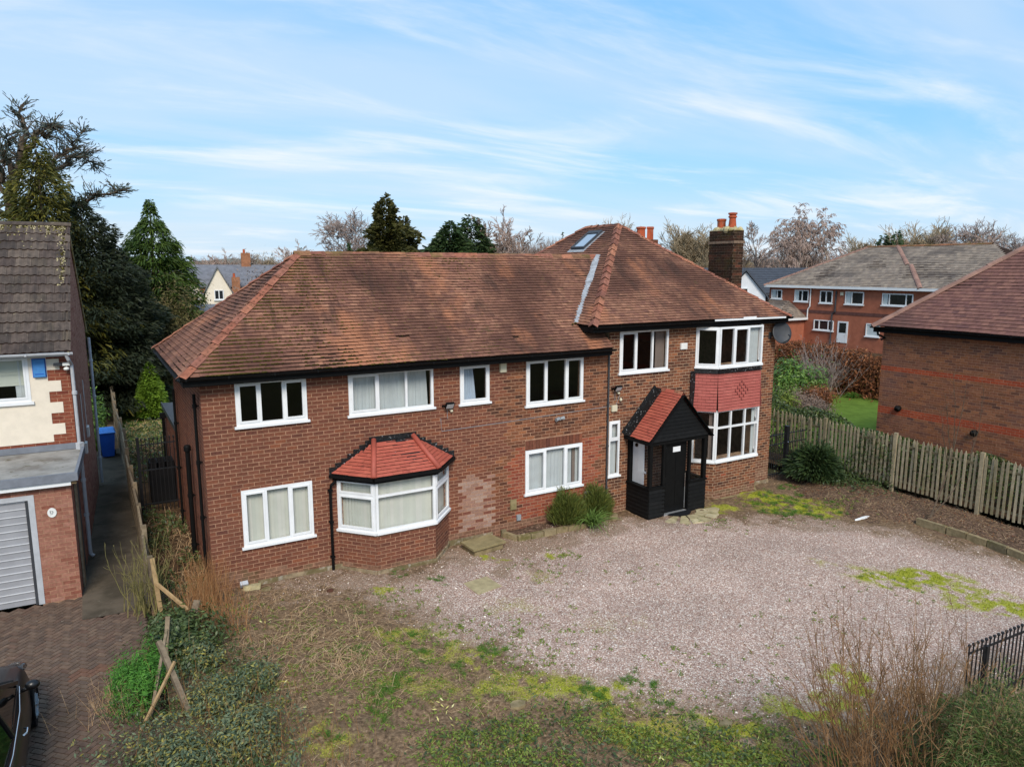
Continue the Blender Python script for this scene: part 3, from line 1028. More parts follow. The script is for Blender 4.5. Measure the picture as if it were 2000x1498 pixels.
def fold_sheet(O, u, n, a, b, c, d, back, rr, folds=7, amp=0.03, lean=0.0, m=None, name='curtain', parent=None):
    """hanging cloth with folds between a and b; lean shifts the foot of its free edge"""
    z = np.array([0, 0, 1.0])
    k = max(10, folds * 6)
    V = []
    ph = rr.uniform(0, 6)
    for j, (zz, sh) in enumerate(((c, 1.0), ((c + d) / 2, 0.55), (d, 0.0))):
        for i in range(k + 1):
            t = i / k
            x = a + (b - a + lean * sh) * t
            y = amp * math.sin(ph + (t + .10 * math.sin(t * 9 + ph) + .06 * math.sin(t * 23)) * folds * 2 * math.pi) * (0.7 + 0.3 * math.sin(3 * t + ph))
            V.append(O + u * x + z * zz + n * (-back + y))
    F = [(j * (k + 1) + i, j * (k + 1) + i + 1, (j + 1) * (k + 1) + i + 1, (j + 1) * (k + 1) + i) for j in range(2) for i in range(k)]
    return link_mesh(name, np.array(V), F, m, parent, smooth=True)


def fill(w, content, O, u, n, W, Hh, fr, back, rr):
    z = np.array([0, 0, 1.0])
    if content == 'blind':
        k = int(round((W - 2 * fr) / 0.085))
        st = (W - 2 * fr) / k
        for i in range(k):
            a = 0.13 + rr.normal(0, 0.05)
            uu = u * math.cos(a) + n * math.sin(a)
            nn = n * math.cos(a) - u * math.sin(a)
            MB().obox(O + u * (fr + (i + 0.5) * st) + z * (Hh / 2) - n * back, [uu, nn, z], (st * 0.535, 0.0015, Hh / 2 - fr * 0.4)).build('blind_slat', M['blind'], w)
    else:
        for (kind, a, b, lean, folds) in content:
            m = {'net': M['curtain'], 'blue': M['curtain_blue'], 'dark': M['curtain_dark'], 'roller': M['roller']}[kind]
            lo, hi = fr * 0.4, Hh - fr * 0.4
            if kind == 'roller':
                MB().obox(O + u * W / 2 + z * (hi + lo) * 0.66 - n * back, [u, n, z], (W / 2 - fr * .5, 0.003, (hi - lo) * 0.33)).build('roller_blind', m, w)
            else:
                fold_sheet(O, u, n, a * W, b * W, lo, hi, back, rr, folds, 0.014, lean * W, m, 'curtain', w)

# ------------------------------------------------------------------ lie of the land
def gz(x, y=None):
    """ground level: the forecourt falls gently towards the right-hand fence"""
    x = np.asarray(x, float)
    return np.where(x < 0.6, 0.0, -0.10 * sstep(x, 0.6, 2.0) - 0.0125 * np.clip(x - 2, 0, 18))


def gpt(px, py):
    z = 0.0
    for _ in range(4):
        P = gp(px, py, z)
        z = float(gz(P[0]))
    return gp(px, py, z)


X1, Y1, Z1 = np.eye(3)
D = 16.73
BR = dict(course=0.0931, length=0.2545)

# ================================================================== THE HOUSE
house = thing('brick_house', 'long two-storey red brick house with clay tiled hipped roofs and black porch', 'house', (11.2, 19.8, -0.2))
WX0, WX1, MX1 = 1.93, 13.2, 20.5
zb = -0.35
u_of = lambda x: x - WX0

wing_holes = [(2.64, 4.23, 3.715, 4.73), (5.24, 7.48, 3.70, 4.73), (8.25, 9.13, 3.69, 4.73), (10.30, 12.25, 3.44, 4.73),
              (2.64, 4.26, 0.86, 2.21), (10.28, 12.25, 0.88, 2.15), (5.0, 7.75, 0.86, 2.15)]
main_holes = [(13.59, 15.52, 4.115, 5.39), (13.25, 13.66, 0.965, 2.67), (16.85, 19.5, 0.9, 2.7), (16.85, 19.5, 4.1, 5.38)]
mb = MB()
wall_sheet(mb, (WX0, D, 0), X1, -Y1, WX1 - WX0, zb, 4.80, [(a - WX0, b - WX0, c, d) for a, b, c, d in wing_holes])
wall_sheet(mb, (WX1, D, 0), X1, -Y1, MX1 - WX1, zb, 5.50, [(a - WX1, b - WX1, c, d) for a, b, c, d in main_holes], mi=1)
front_wall = mb.build('front_wall', [M['mortar'], M['mortar_light']], house)
mb = MB()
wall_sheet(mb, (WX0, 22.559, 0), -Y1, -X1, 22.318 - D, zb, 4.80)
wall_sheet(mb, (MX1, D + 0.241, 0), Y1, X1, 9.118, zb, 5.50, mi=1)
wall_sheet(mb, (MX1, 26.6, 0), -X1, Y1, 7.3, zb, 5.5, mi=1)
wall_sheet(mb, (WX1, 26.359, 0), -Y1, -X1, 3.5, zb, 5.5, mi=1)
wall_sheet(mb, (WX1, 22.8, 0), -X1, Y1, WX1 - WX0, zb, 4.8)
side_wall = mb.build('side_wall', [M['mortar'], M['mortar_light']], house)

BM = [M['brick_wing'], M['brick_main'], M['brick_infill'], M['brick_pale'], M['brick_plinth']]


def which_wing(u, z):
    x = WX0 + u
    e = 0.35 * math.sin(z * 3.1) + 0.25 * math.sin(z * 7.7 + x)
    if z < 0.12 + 0.25 * max(0, 1 - (x - 1.9) / 2.2):
        return 4
    if 8.22 < x < 9.30 and z < 1.62 + 0.1 * math.sin(x * 9):
        return 3
    if x > 9.85 + 0.5 * e and z < 2.28 and x < 13.0 - 0.6 * abs(e):
        return 2
    return 1 if x > 9.25 + 0.8 * e + 0.1 * z else 0


b = Bricks(**BR)
b.wall((WX0, D, 0), X1, -Y1, WX1 - WX0, zb + 0.02, 4.80, [(a - WX0, b_ - WX0, c, d) for a, b_, c, d in wing_holes] + [(10.28 - WX0, 12.25 - WX0, 2.15, 2.44)], which_wing)
b.soldier((10.28, D, 0), X1, -Y1, 1.97, 2.155, 2.435, 0.115, 0, 0.022, 0.04)
b.wall((WX1, D, 0), X1, -Y1, MX1 - WX1, zb + 0.02, 5.46, [(a - WX1, b_ - WX1, c, d) for a, b_, c, d in main_holes],
       lambda u, z: 4 if (z < -0.05 or (z < 0.5 and u > 6.2 + 0.8 * z)) else 1, half=0.06)
b.place(front_wall, BM, 235)
b = Bricks(**BR)
b.wall((WX0, 22.8, 0), -Y1, -X1, 22.8 - D, zb + 0.02, 4.80, [], lambda u, z: 0)
b.place(side_wall, BM, 40)

# plinth of stained render along the foot of the wall
for x0, x1, h in ((2.9, 5.0, -0.02), (7.75, 9.2, -0.03), (16.95, 20.5, -0.22)):
    MB().box((x0, D - 0.05, zb), (x1, D + 0.02, h)).build('plinth', M['plinth'], house)

# rooms behind the glass
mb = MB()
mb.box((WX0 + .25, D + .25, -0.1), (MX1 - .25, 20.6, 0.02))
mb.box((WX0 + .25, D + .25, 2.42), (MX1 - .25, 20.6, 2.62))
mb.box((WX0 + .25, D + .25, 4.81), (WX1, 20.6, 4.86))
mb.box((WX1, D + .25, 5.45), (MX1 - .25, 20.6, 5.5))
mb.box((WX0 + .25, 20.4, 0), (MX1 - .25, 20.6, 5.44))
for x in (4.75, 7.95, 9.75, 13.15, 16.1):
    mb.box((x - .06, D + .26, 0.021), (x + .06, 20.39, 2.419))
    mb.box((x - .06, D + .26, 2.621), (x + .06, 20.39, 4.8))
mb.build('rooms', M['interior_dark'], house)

# windows of the front
F = lambda x, z: (x, D, z)
window(house, F(2.64, 3.715), X1, -Y1, 1.59, 1.015, 3, None, (0, 2), content=None, seed=2)
window(house, F(5.24, 3.70), X1, -Y1, 2.24, 1.03, 3, None, (0,), content=[('net', 0.02, 0.33, 0, 7), ('net', 0.34, 0.60, .06, 6), ('net', 0.58, 0.80, 0, 5), ('net', 0.80, 0.93, 0.02, 4)], seed=3)
window(house, F(8.25, 3.69), X1, -Y1, 0.88, 1.04, [1.0], None, (0,), content=[('blue', 0.06, 0.48, .12, 6)], seed=4)
window(house, F(10.30, 3.44), X1, -Y1, 1.95, 1.29, [.345, .345, .31], None, (0, 2), content=None, seed=5)
window(house, F(13.59, 4.115), X1, -Y1, 1.93, 1.275, 3, None, (0,), content=[('dark', .78, .97, 0, 5)], seed=6)
window(house, F(2.64, 0.86), X1, -Y1, 1.62, 1.35, 3, None, (0, 2), content='blind', seed=7)
window(house, F(10.28, 0.88), X1, -Y1, 1.97, 1.27, [.34, .35, .31], None, (0, 2), content=[('net', .02, .36, 0, 4), ('net', .38, .72, -.02, 4), ('net', .73, .85, 0, 3), ('dark', .86, .92, 0, 2), ('net', .92, .98, 0, 2)], seed=8)
window(house, F(13.25, 0.965), X1, -Y1, 0.41, 1.705, [1.0], [1.12], (1,), content=[('net', .1, .9, 0, 3)], fr=0.05, seed=9)

# ---------------------------------------------------------------- left bay window
YB = 15.95
bl, br_, fl, fr_ = (4.88, D), (7.86, D), (5.57, YB), (7.13, YB)


def splay(p, q):
    p, q = np.array([*p, 0.0]), np.array([*q, 0.0])
    u = (q - p) / np.linalg.norm(q - p)
    return p, u, np.cross(u, Z1), np.linalg.norm(q - p)


bay = thing('bay_window', None, None, (6.35, 16.3, -0.2))
bay.parent = house
bay.location = WO[bay.name] - WO[house.name]
sides = [splay(bl, fl), splay(fl, fr_), splay(fr_, br_)]
bmb = MB()
b = Bricks(**BR)
pl = MB()
for (p, u, n, L) in sides:
    wall_sheet(bmb, p, u, n, L, -0.3, 0.84, thick=0.12)
    b.wall(p, u, n, L, -0.33, 0.83, [], lambda uu, z: 4 if z < 0.02 else 0, half=0.03)
    pl.obox(p + u * L / 2 + n * 0.012 + Z1 * -0.17, [u, n, Z1], (L / 2 + 0.01, 0.028, 0.09))
base_wall = bmb.build('bay_wall', M['mortar'], bay)
b.place(bay, BM, 25)
pl.build('plinth', M['plinth'], bay)
for k, (p, u, n, L) in enumerate(sides):
    window(bay, p + Z1 * 0.90, u, n, L, 1.30, 1 if k != 1 else [1.0], [0.90], (0, 1) if k != 1 else (), name='window', content='blind', seed=20 + k, sill=0.06, sill_ext=0.0 if k == 1 else 0.03, fr=0.06, back=0.11)
# roof of the bay: three red tiled slopes with round hips under a stepped black flashing
e_z, t_z = 2.30, 2.95
ov = 0.12
EL, EF1, EF2, ER = np.array([4.72, D, e_z]), np.array([5.50, YB - ov, e_z]), np.array([7.20, YB - ov, e_z]), np.array([8.02, D, e_z])
TL, TR = np.array([5.80, D - 0.12, t_z]), np.array([6.88, D - 0.12, t_z])
mb = MB()
mb.quad(EL, EF1, TL)
mb.quad(EF1, EF2, TR, TL)
mb.quad(EF2, ER, TR)
mb.quad(TL, TR, (6.9, D, t_z + .02), (5.78, D, t_z + .02))
mb.quad(EL, ER, EF2, EF1)
mb.build('roof', M['bitumen'], bay)
tl = Tiles(0.098, 0.25, 0.018)


def tri_span(P, O, u, s):
    q = [((p - O) @ u, (p - O) @ s) for p in P]

    def span(t):
        xs = []
        for i in range(len(q)):
            (a, b_), (c, d) = q[i], q[(i + 1) % len(q)]
            if (b_ - t) * (d - t) < 0:
                xs.append(a + (c - a) * (t - b_) / (d - b_))
        return [(min(xs), max(xs))] if len(xs) >= 2 else []
    return span, max(y for _, y in q)


def tile_face(T, P, m=0, **kw):
    """P[0]->P[1] is the eave; tiles fill the face"""
    P = [np.asarray(p, float) for p in P]
    u = (P[1] - P[0]) / np.linalg.norm(P[1] - P[0])
    w = P[2] - P[0]
    s = w - u * (w @ u)
    s /= np.linalg.norm(s)
    span, L = tri_span(P, P[0], u, s)
    T.plane(P[0], u, s, span, L, m, **kw)


tile_face(tl, (EL, EF1, TL))
tile_face(tl, (EF1, EF2, TR, TL))
tile_face(tl, (EF2, ER, TR))
tl.place(bay, [M['red_tile']], 200)
for p, q in ((EF1, TL), (EF2, TR)):
    pd = q - p
    hb = MB().tube([p + Z1 * 0.03 - pd * .02, p + pd * .5 + Z1 * 0.035, q + Z1 * .05 + pd * 0.06], [0.07, 0.068, 0.066], 10)
    hb.build('hip_roll', M['red_tile'], bay, True)
fb = MB()
for s_ in (0, 1):                      # stepped flashing each side, flat strip along the top
    a, c = (EL, TL) if s_ == 0 else (ER, TR)
    for i in range(7):
        t0, t1 = i / 7, (i + 1) / 7
        xa, xb = a[0] + (c[0] - a[0]) * t0, a[0] + (c[0] - a[0]) * t1
        za = a[2] + (t_z - a[2]) * t0
        fb.box((min(xa, xb) - .03, D - 0.022 - .001 * i, za - 0.06), (max(xa, xb) + .03, D - 0.001, za + 0.165))
fb.box((5.72, D - 0.02, t_z - 0.03), (6.98, D - 0.001, t_z + 0.15))
fb.build('stepped_flashing', M['bitumen'], bay)
gb = MB()
for p, q in ((EL, EF1), (EF1, EF2), (EF2, ER)):
    out = np.cross((q - p) / np.linalg.norm(q - p), Z1)
    gb.beam(p + out * 0.03 - Z1 * 0.04, q + out * 0.03 - Z1 * 0.04, 0.09, 0.07)
    gb.beam(p - out * 0.05 - Z1 * 0.09, q - out * 0.05 - Z1 * 0.09, 0.03, 0.13)
gb.build('gutter', M['black'], bay)
mb = MB()
mb.tube([(4.80, D - 0.10, 2.22), (4.80, D - 0.12, 2.14), (4.70, D - 0.08, 2.04), (4.68, D - 0.07, 1.9), (4.68, D - 0.07, -0.2), (4.70, D - 0.16, -0.25)], 0.036, 8)
for z in (1.9, 1.1, 0.2):
    mb.box((4.63, D - 0.115, z), (4.73, D, z + 0.035))
mb.build('downpipe', M['black'], bay)

# ---------------------------------------------------------------- right two-storey bay
YR = 16.2
sides = [splay((16.72, D), (17.22, YR)), splay((17.22, YR), (19.2, YR)), splay((19.2, YR), (19.7, D))]
bay2 = thing('bay_window', None, None, (18.2, 16.45, -0.3))
bay2.parent = house
bay2.location = WO[bay2.name] - WO[house.name]
bmb, bmu, b, pl, tl, cb = MB(), MB(), Bricks(**BR), MB(), Tiles(0.098, 0.25, 0.016), MB()
for k, (p, u, n, L) in enumerate(sides):
    wall_sheet(bmb, p, u, n, L, -0.4, 0.93, thick=0.12, mi=0)
    wall_sheet(bmu, p, u, n, L, 2.70, 4.02, thick=0.12)
    b.wall(p, u, n, L, -0.40, 0.92, [], lambda uu, z: 4 if z < 0.0 else (2 if (uu * 3.7 + z * 11) % 7 < .25 else 1), half=0.05)
    pl.obox(p + u * L / 2 + n * 0.02 + Z1 * -0.36, [u, n, Z1], (L / 2 + 0.04, 0.07, 0.06))
    s = Z1 * math.cos(0.05) - n * math.sin(0.05)
    tl.plane(p + n * 0.05 + Z1 * 2.66, u, s, lambda t, L=L: [(0, L)], 1.22, 0, jitter=0.25, lap=0.86, tilt=0.03)
    cb.obox(p + u * L / 2 + n * 0.03 + Z1 * 3.975, [u, n, Z1], (L / 2 + 0.005, 0.02, 0.075))
bmb.build('bay_wall', M['mortar_light'], bay2)
bmu.build('bay_wall', M['tile_tail'], bay2)  # dark backing gives the gaps between hung tiles a painted shadow line
b.place(bay2, BM, 10)
pl.build('plinth', M['slab'], bay2)
tl.place(bay2, [M['red_hang']], 110, 'hanging_tile', 'hung_tiling')
cb.obox((16.62, D - 0.02, 3.25), [X1, Y1, Z1], (0.10, 0.02, 0.72))
cb.build('bitumen_flashing', M['bitumen'], bay2)
# diamond of proud tile ends in the tile hanging
dm = MB()
p, u, n, L = sides[1]
for r in range(7):
    w = 3 - abs(r - 3)
    for q in range(-w, w + 1):
        if (q + w) % 2 == 0:
            dm.obox(p + u * (L * .54 + q * 0.095) + n * 0.079 + Z1 * (3.02 + r * 0.098), [u, n, Z1], (0.026, 0.008, 0.036))
dm.build('diamond_pattern', M['red_hang'], bay2)
window(bay2, sides[0][0] + Z1 * 0.985, *sides[0][1:3], sides[0][3], 1.70, 1, [1.15], (), fr=0.06, sill_ext=0.02, seed=31, content=[('dark', .7, .95, 0, 3)])
window(bay2, sides[1][0] + Z1 * 0.985, *sides[1][1:3], sides[1][3], 1.70, 3, [1.12], (), fr=0.06, sill_ext=0.0, seed=32, content=[('dark', .03, .10, 0, 3), ('net', .90, .97, 0, 3)])
window(bay2, sides[2][0] + Z1 * 0.985, *sides[2][1:3], sides[2][3], 1.70, 1, [1.15], (), fr=0.06, sill_ext=0.02, seed=33)
window(bay2, sides[0][0] + Z1 * 4.11, *sides[0][1:3], sides[0][3], 1.28, 1, None, (0,), fr=0.06, sill_ext=0.02, seed=34)
window(bay2, sides[1][0] + Z1 * 4.11, *sides[1][1:3], sides[1][3], 1.28, 3, None, (1,), fr=0.06, sill_ext=0.0, seed=35, content=[('net', .74, .97, 0, 4)])
window(bay2, sides[2][0] + Z1 * 4.11, *sides[2][1:3], sides[2][3], 1.28, 1, None, (), fr=0.06, sill_ext=0.02, seed=36)

# ---------------------------------------------------------------- roofs
YF, ZF, XL, YRr, KW = 16.33, 4.95, 1.53, 23.17, 0.79
hw = (YRr - YF) / 2
zr_, yr_ = ZF + KW * hw, YF + hw
MXL, MXR, ZM, KM = 12.3, 20.7, 5.62, 0.752
hm = (MXR - MXL) / 2
xa, za, yA, yB, yE = (MXL + MXR) / 2, ZM + KM * hm, YF + hm, 22.5, 26.7
valley = lambda y: MXL + (ZF + KW * (y - YF) - ZM) / KM
xv = valley(yr_)
y_cut = YF + (ZM - ZF) / KW

mb = MB()
mb.quad((XL, YF, ZF), (13.05, YF, ZF), (13.05, y_cut, ZM), (xv, yr_, zr_), (XL + hw, yr_, zr_))
mb.quad((XL, YRr, ZF), (XL, YF, ZF), (XL + hw, yr_, zr_))
mb.quad((13.05, YRr, ZF), (XL, YRr, ZF), (XL + hw, yr_, zr_), (xv, yr_, zr_), (13.05, 2 * yr_ - y_cut, ZM))
mb.quad((XL, YF, ZF - .02), (XL, YRr, ZF - .02), (13.05, YRr, ZF - .02), (13.05, YF, ZF - .02))
mb.quad((MXL, YF, ZM), (MXR, YF, ZM), (xa, yA, za))
mb.quad((MXL, yE, ZM), (MXL, YF, ZM), (xa, yA, za), (xa, yB, za))
mb.quad((MXR, YF, ZM), (MXR, yE, ZM), (xa, yB, za), (xa, yA, za))
mb.quad((MXR, yE, ZM), (MXL, yE, ZM), (xa, yB, za))
mb.quad((MXL, YF, ZM - .02), (MXL, yE, ZM - .02), (MXR, yE, ZM - .02), (MXR, YF, ZM - .02))
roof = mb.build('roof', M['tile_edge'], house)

tl = Tiles(0.118, 0.185, 0.022)
cw_, sw_ = 1 / math.hypot(1, KW), KW / math.hypot(1, KW)
missing = {(int(x / .185), r) for x, r in ((4.75, 9), (5.15, 7), (5.3, 7), (8.4, 5))}


def span_front(t):
    y = YF + t * cw_
    right = 13.05 if y < y_cut else valley(y) - 0.04
    return [(y - YF, right - XL)]


sag = lambda u_, t: (int(u_ / .185), int(t / .118)) in missing
tl.plane((XL, YF, ZF), X1, Y1 * cw_ + Z1 * sw_, span_front, hw / cw_, 0, skip=sag)
tl.plane((XL, YRr, ZF), -Y1, X1 * cw_ + Z1 * sw_, lambda t: [(t * cw_, 2 * hw - t * cw_)], hw / cw_, 0)
cm_, sm_ = 1 / math.hypot(1, KM), KM / math.hypot(1, KM)
tl.plane((MXL, YF, ZM), X1, Y1 * cm_ + Z1 * sm_, lambda t: [(t * cm_, 2 * hm - t * cm_)], hm / cm_, 0)


def span_left(t):          # u runs from the rear eave corner towards the front
    d = t * cm_
    z = ZM + KM * d
    y0, y1 = YF + d, yE - d
    if z >= zr_:
        sp = [(y0, y1)]
    else:
        yv = YF + (z - ZF) / KW
        sp = [(y0, yv - .03), (2 * yr_ - yv, y1)]
    return [(yE - b_, yE - a) for a, b_ in sp if b_ > a]


tl.plane((MXL, yE, ZM), -Y1, X1 * cm_ + Z1 * sm_, span_left, hm / cm_, 0)
tl.plane((MXR, YF, ZM), Y1, -X1 * cm_ + Z1 * sm_, lambda t: [(t * cm_, yE - YF - t * cm_)], hm / cm_, 0)
tl.place(roof, [M['tile']], 260, 'roof_tile', 'roof_tiling')

HT, RT = [M['hip_tile']], [M['ridge_tile'], M['ridge_tile'], M['hip_tile']]
P3 = lambda *a: np.array(a, float)
hipL, hipR = P3(XL + hw, yr_, zr_), P3(xa, yA, za)
cap_line(roof, 'hip_tile', P3(XL, YF, ZF), hipL, HT, 0.42, 0.15, 0.50, seed=3)
cap_line(roof, 'hip_tile', P3(XL, YRr, ZF), hipL, HT, 0.42, 0.15, 0.50, seed=4)
cap_line(roof, 'ridge_tile', P3(xv + .05, yr_, zr_), hipL - X1 * .1, RT, 0.40, 0.19, 0.75, seed=5, lean=0.02)
cap_line(roof, 'hip_tile', P3(MXL, YF, ZM), hipR, HT, 0.40, 0.17, 0.62, seed=6, rise=0.075, over=1.2, lean=0.075)
cap_line(roof, 'hip_tile', P3(MXR, YF, ZM), hipR, HT, 0.42, 0.14, 0.50, seed=7)
cap_line(roof, 'ridge_tile', hipR, P3(xa, yB, za), HT, 0.42, 0.15, 0.66, seed=8, lean=0.06)
cap_line(roof, 'hip_tile', P3(MXL, yE, ZM), P3(xa, yB, za), HT, 0.42, 0.14, 0.50, seed=9)
cap_line(roof, 'hip_tile', P3(MXR, yE, ZM), P3(xa, yB, za), HT, 0.42, 0.14, 0.50, seed=10)

# lead valley strip, loose mortar at its foot
a, c = P3(MXL + .02, y_cut + .03, ZM), P3(xv, yr_, zr_)
dv = c - a
sv = np.cross(dv / np.linalg.norm(dv), Z1)
nz = np.cross(sv, dv / np.linalg.norm(dv))
mb = MB()
k = 9
for i in range(k):
    p, q = a + dv * i / k, a + dv * (i + 1) / k
    lift = nz * (0.075 + 0.012 * (i % 2))
    wv = 0.115 + 0.008 * (i % 3)
    mb.prism([p + lift - sv * wv, q + lift - sv * wv * .95, q + lift * 0.96 + sv * wv, p + lift + sv * wv], -nz * 0.02)
mb.build('lead_valley', M['lead'], roof)
mb = MB()
for i in range(26):
    p = a + P3(rng.normal(.08, .14), rng.normal(-.02, .12), rng.uniform(.0, .06))
    mb.ball(p, rng.uniform(.02, .05, 3), 6, 4)
mb.build('moss_clump', M['moss'], roof)

# moss growing along the courses of the left end and under the ridge
mc, ma, mh = [], [], []
g = 0.118
for i in range(3600):
    r_ = rng.random()
    if r_ < .62:
        t = rng.random() ** 1.4 * hw / cw_
        course = math.floor(t / g) * g
        x = XL + course * cw_ + .18 + rng.exponential(0.75)
    elif r_ < .8:
        course = math.floor((hw / cw_ - abs(rng.exponential(.3))) / g) * g
        x = rng.uniform(XL + hw, xv - .5)
    else:
        course = math.floor(abs(rng.exponential(.7)) / g) * g
        x = XL + rng.uniform(0.5, 8)
    y = YF + course * cw_
    if course < 0 or x < XL + (y - YF) + .1 or x > 13.0 or vnoise(x * 2.3, course * 4, 5) < .36:
        continue
    z = ZF + KW * (y - YF)
    mc.append((x, y - .012, z + .018))
    ma.append(np.eye(3))
    mh.append((rng.uniform(.012, .045), rng.uniform(.010, .022), rng.uniform(.008, .020)))
bb = MB().ball((0, 0, 0), 1, 6, 4)
BALL = (np.vstack(bb.v), bb.f)
pieces(roof, 'moss_clump', mc, ma, mh, [M['moss']], None, 0, 'moss_growth', BALL)

# fascia, soffit and gutters
mb = MB()
mb.box((XL + .03, YF + .04, ZF - .20), (13.02, YF + .07, ZF - .025))
mb.box((XL + .03, YF + .071, ZF - .215), (13.02, D - .002, ZF - .195))
mb.box((XL + .03, YF + .071, ZF - .20), (XL + .06, YRr - .03, ZF - .025))
mb.box((XL + .061, D + .0, ZF - .215), (WX0 - .002, YRr - .03, ZF - .195))
mb.box((13.02, YF + .06, ZF - .2), (13.05, D - .002, ZF + .05))
mb.box((MXL + .03, YF + .04, ZM - .20), (MXR - .03, YF + .07, ZM - .025))
mb.box((MXL + .03, YF + .071, ZM - .215), (MXR - .03, D - .002, ZM - .195))
mb.box((MXL + .03, D, ZM - .215), (WX1 - .002, yE - .03, ZM - .195))
mb.box((MXL + .03, YF + .071, ZM - .20), (MXL + .06, yE - .03, ZM - .025))
mb.box((MXR - .06, YF + .071, ZM - .20), (MXR - .03, yE - .03, ZM - .025))
mb.box((MX1 + .002, D, ZM - .215), (MXR - .061, yE - .03, ZM - .195))
mb.build('fascia', M['black'], house)


def gutter(mb, p, q, r=0.062):
    p, q = np.asarray(p, float), np.asarray(q, float)
    d = (q - p) / np.linalg.norm(q - p)
    s = np.cross(d, Z1)
    a = np.linspace(0, math.pi, 7)
    prof = [(math.cos(x) * r, -math.sin(x) * r) for x in a] + [(math.cos(x) * (r - .008), -math.sin(x) * (r - .008)) for x in a[::-1]]
    mb.prism([p + s * x + Z1 * y for x, y in prof], q - p)
    k = max(2, int(np.linalg.norm(q - p) / 0.9))
    for i in range(k + 1):
        c = p + (q - p) * min(max(i / k, .01), .99)
        mb.obox(c + s * (r + .004) - Z1 * 0.02, [d, s, Z1], (0.02, 0.006, 0.03))


mb = MB()
gutter(mb, (XL - .03, YF - .035, ZF - .01), (13.08, YF - .035, ZF - .03))
gutter(mb, (XL - .035, YRr, ZF - .01), (XL - .035, YF - .08, ZF - .01))
gutter(mb, (MXL - .02, YF - .035, ZM - .03), (MXR + .06, YF - .035, ZM - .02))
gutter(mb, (MXR + .035, YF - .05, ZM - .01), (MXR + .035, yE, ZM - .01))
mb.build('gutter', M['black'], house)
mb = MB()
mb.beam((17.0, YF - .105, ZM - .005), (20.35, YF - .105, ZM - .015), 0.012, 0.055)
mb.beam((18.3, YF - .10, ZM + .03), (18.9, YF - .10, ZM + .035), 0.014, 0.06)
mb.build('bare_eaves_board', M['upvc'], house)


def pipe_on_side(px0, py0, py1, X, r, name='downpipe', m='black', bottom=None, collar=True):
    p = at_x(px0, py0, X)
    y = p[1]
    z1 = p[2]
    z0 = -0.25 if bottom is None else bottom
    mb = MB()
    mb.tube([(X, y, z1), (X, y, z0)], r, 10)
    if collar:
        for z in np.arange(z0 + .5, z1, 1.3):
            mb.lathe((X, y, z), [(r, 0), (r + .014, 0.005), (r + .014, .09), (r, .095)], 10)
            mb.box((X, y - .015, z + .03), (WX0, y + .015, z + .06))
    return mb.build(name, M[m], house), y


pipe_on_side(378, 770, 1, WX0 - 0.09, 0.036)
pipe_on_side(338, 760, 1, WX0 - 0.09, 0.036)
pipe_on_side(366, 880, 1, WX0 - 0.12, 0.058, 'soil_pipe')
mb = MB()
mb.lathe((WX0 - .12, at_x(366, 880, WX0 - .12)[1], at_x(366, 880, WX0 - .12)[2] - .02), [(.062, 0), (.085, .02), (.085, .12), (.06, .16)], 12)
mb.build('soil_pipe_cowl', M['black'], house)
mb = MB()
mb.tube([(13.17, D - .05, 4.75), (13.17, D - .05, 0.0)], 0.030, 8)
for z in (0.6, 1.9, 3.2, 4.4):
    mb.lathe((13.17, D - .05, z), [(.03, 0), (.042, .005), (.042, .07), (.03, .075)], 8)
mb.build('downpipe', M['dark_grey'], house)
# cable clipped across the wall
mb = MB()
mb.tube([(7.68, D - .012, 3.36), (7.70, D - .012, 3.02), (9.5, D - .012, 3.05), (13.1, D - .012, 3.14), (13.5, D - .012, 3.16), (13.62, D - .012, 3.45)], 0.007, 5)
mb.build('cable', M['grey_plastic'], house)

# chimney on the right slope
chim = thing('chimney', None, None, (20.12, 18.82, 5.6))
chim.parent = house
chim.location = WO[chim.name] - WO[house.name]
cx0, cx1, cy0, cy1, cz1 = 19.88, 20.36, 18.25, 19.42, 8.58
mb = MB()
mb.box((cx0, cy0, 5.4), (cx1, cy1, cz1))
mb.box((cx0 - .035, cy0 - .035, 8.12), (cx1 + .035, cy1 + .035, 8.2))
mb.build('stack', M['mortar_soot'], chim)
b = Bricks(0.0931, 0.2545, 0.012)
b.wall((cx0, cy1, 0), -Y1, -X1, cy1 - cy0, 5.5, 8.12, [], lambda u, z: 0, proud=0.006)
b.wall((cx0, cy0, 0), X1, -Y1, cx1 - cx0, 5.5, 8.12, [], lambda u, z: 0, proud=0.006)
b.wall((cx0 - .03, cy1 + .03, 0), -Y1, -X1, cy1 - cy0 + .06, 8.12, 8.21, [], lambda u, z: 0)
b.wall((cx0, cy1, 0), -Y1, -X1, cy1 - cy0, 8.21, 8.58, [], lambda u, z: 0, proud=0.006)
b.wall((cx0, cy0, 0), X1, -Y1, cx1 - cx0, 8.21, 8.58, [], lambda u, z: 0, proud=0.006)
b.place(chim, [M['brick_chimney']], 60)
mb = MB()
mb.prism([(cx0, cy0, cz1), (cx1, cy0, cz1), (cx1, cy1, cz1), (cx0, cy1, cz1)], (0, 0, .03))
for i in range(40):
    mb.ball((rng.uniform(cx0 + .06, cx1 - .06), rng.uniform(cy0 + .1, cy1 - .1), cz1 + .02), (rng.uniform(.08, .16), rng.uniform(.08, .16), rng.uniform(.05, .15)), 8, 5)
mb.build('flaunching', M['cement'], chim)
MB().lathe((20.12, 18.58, cz1 + .08), [(.15, 0), (.14, .08), (.115, .32), (.115, .36), (.15, .38), (.15, .42), (.12, .44), (.12, .47), (.16, .49), (.16, .54), (.10, .55)], 16).build('chimney_pot', M['terracotta'], chim, False)
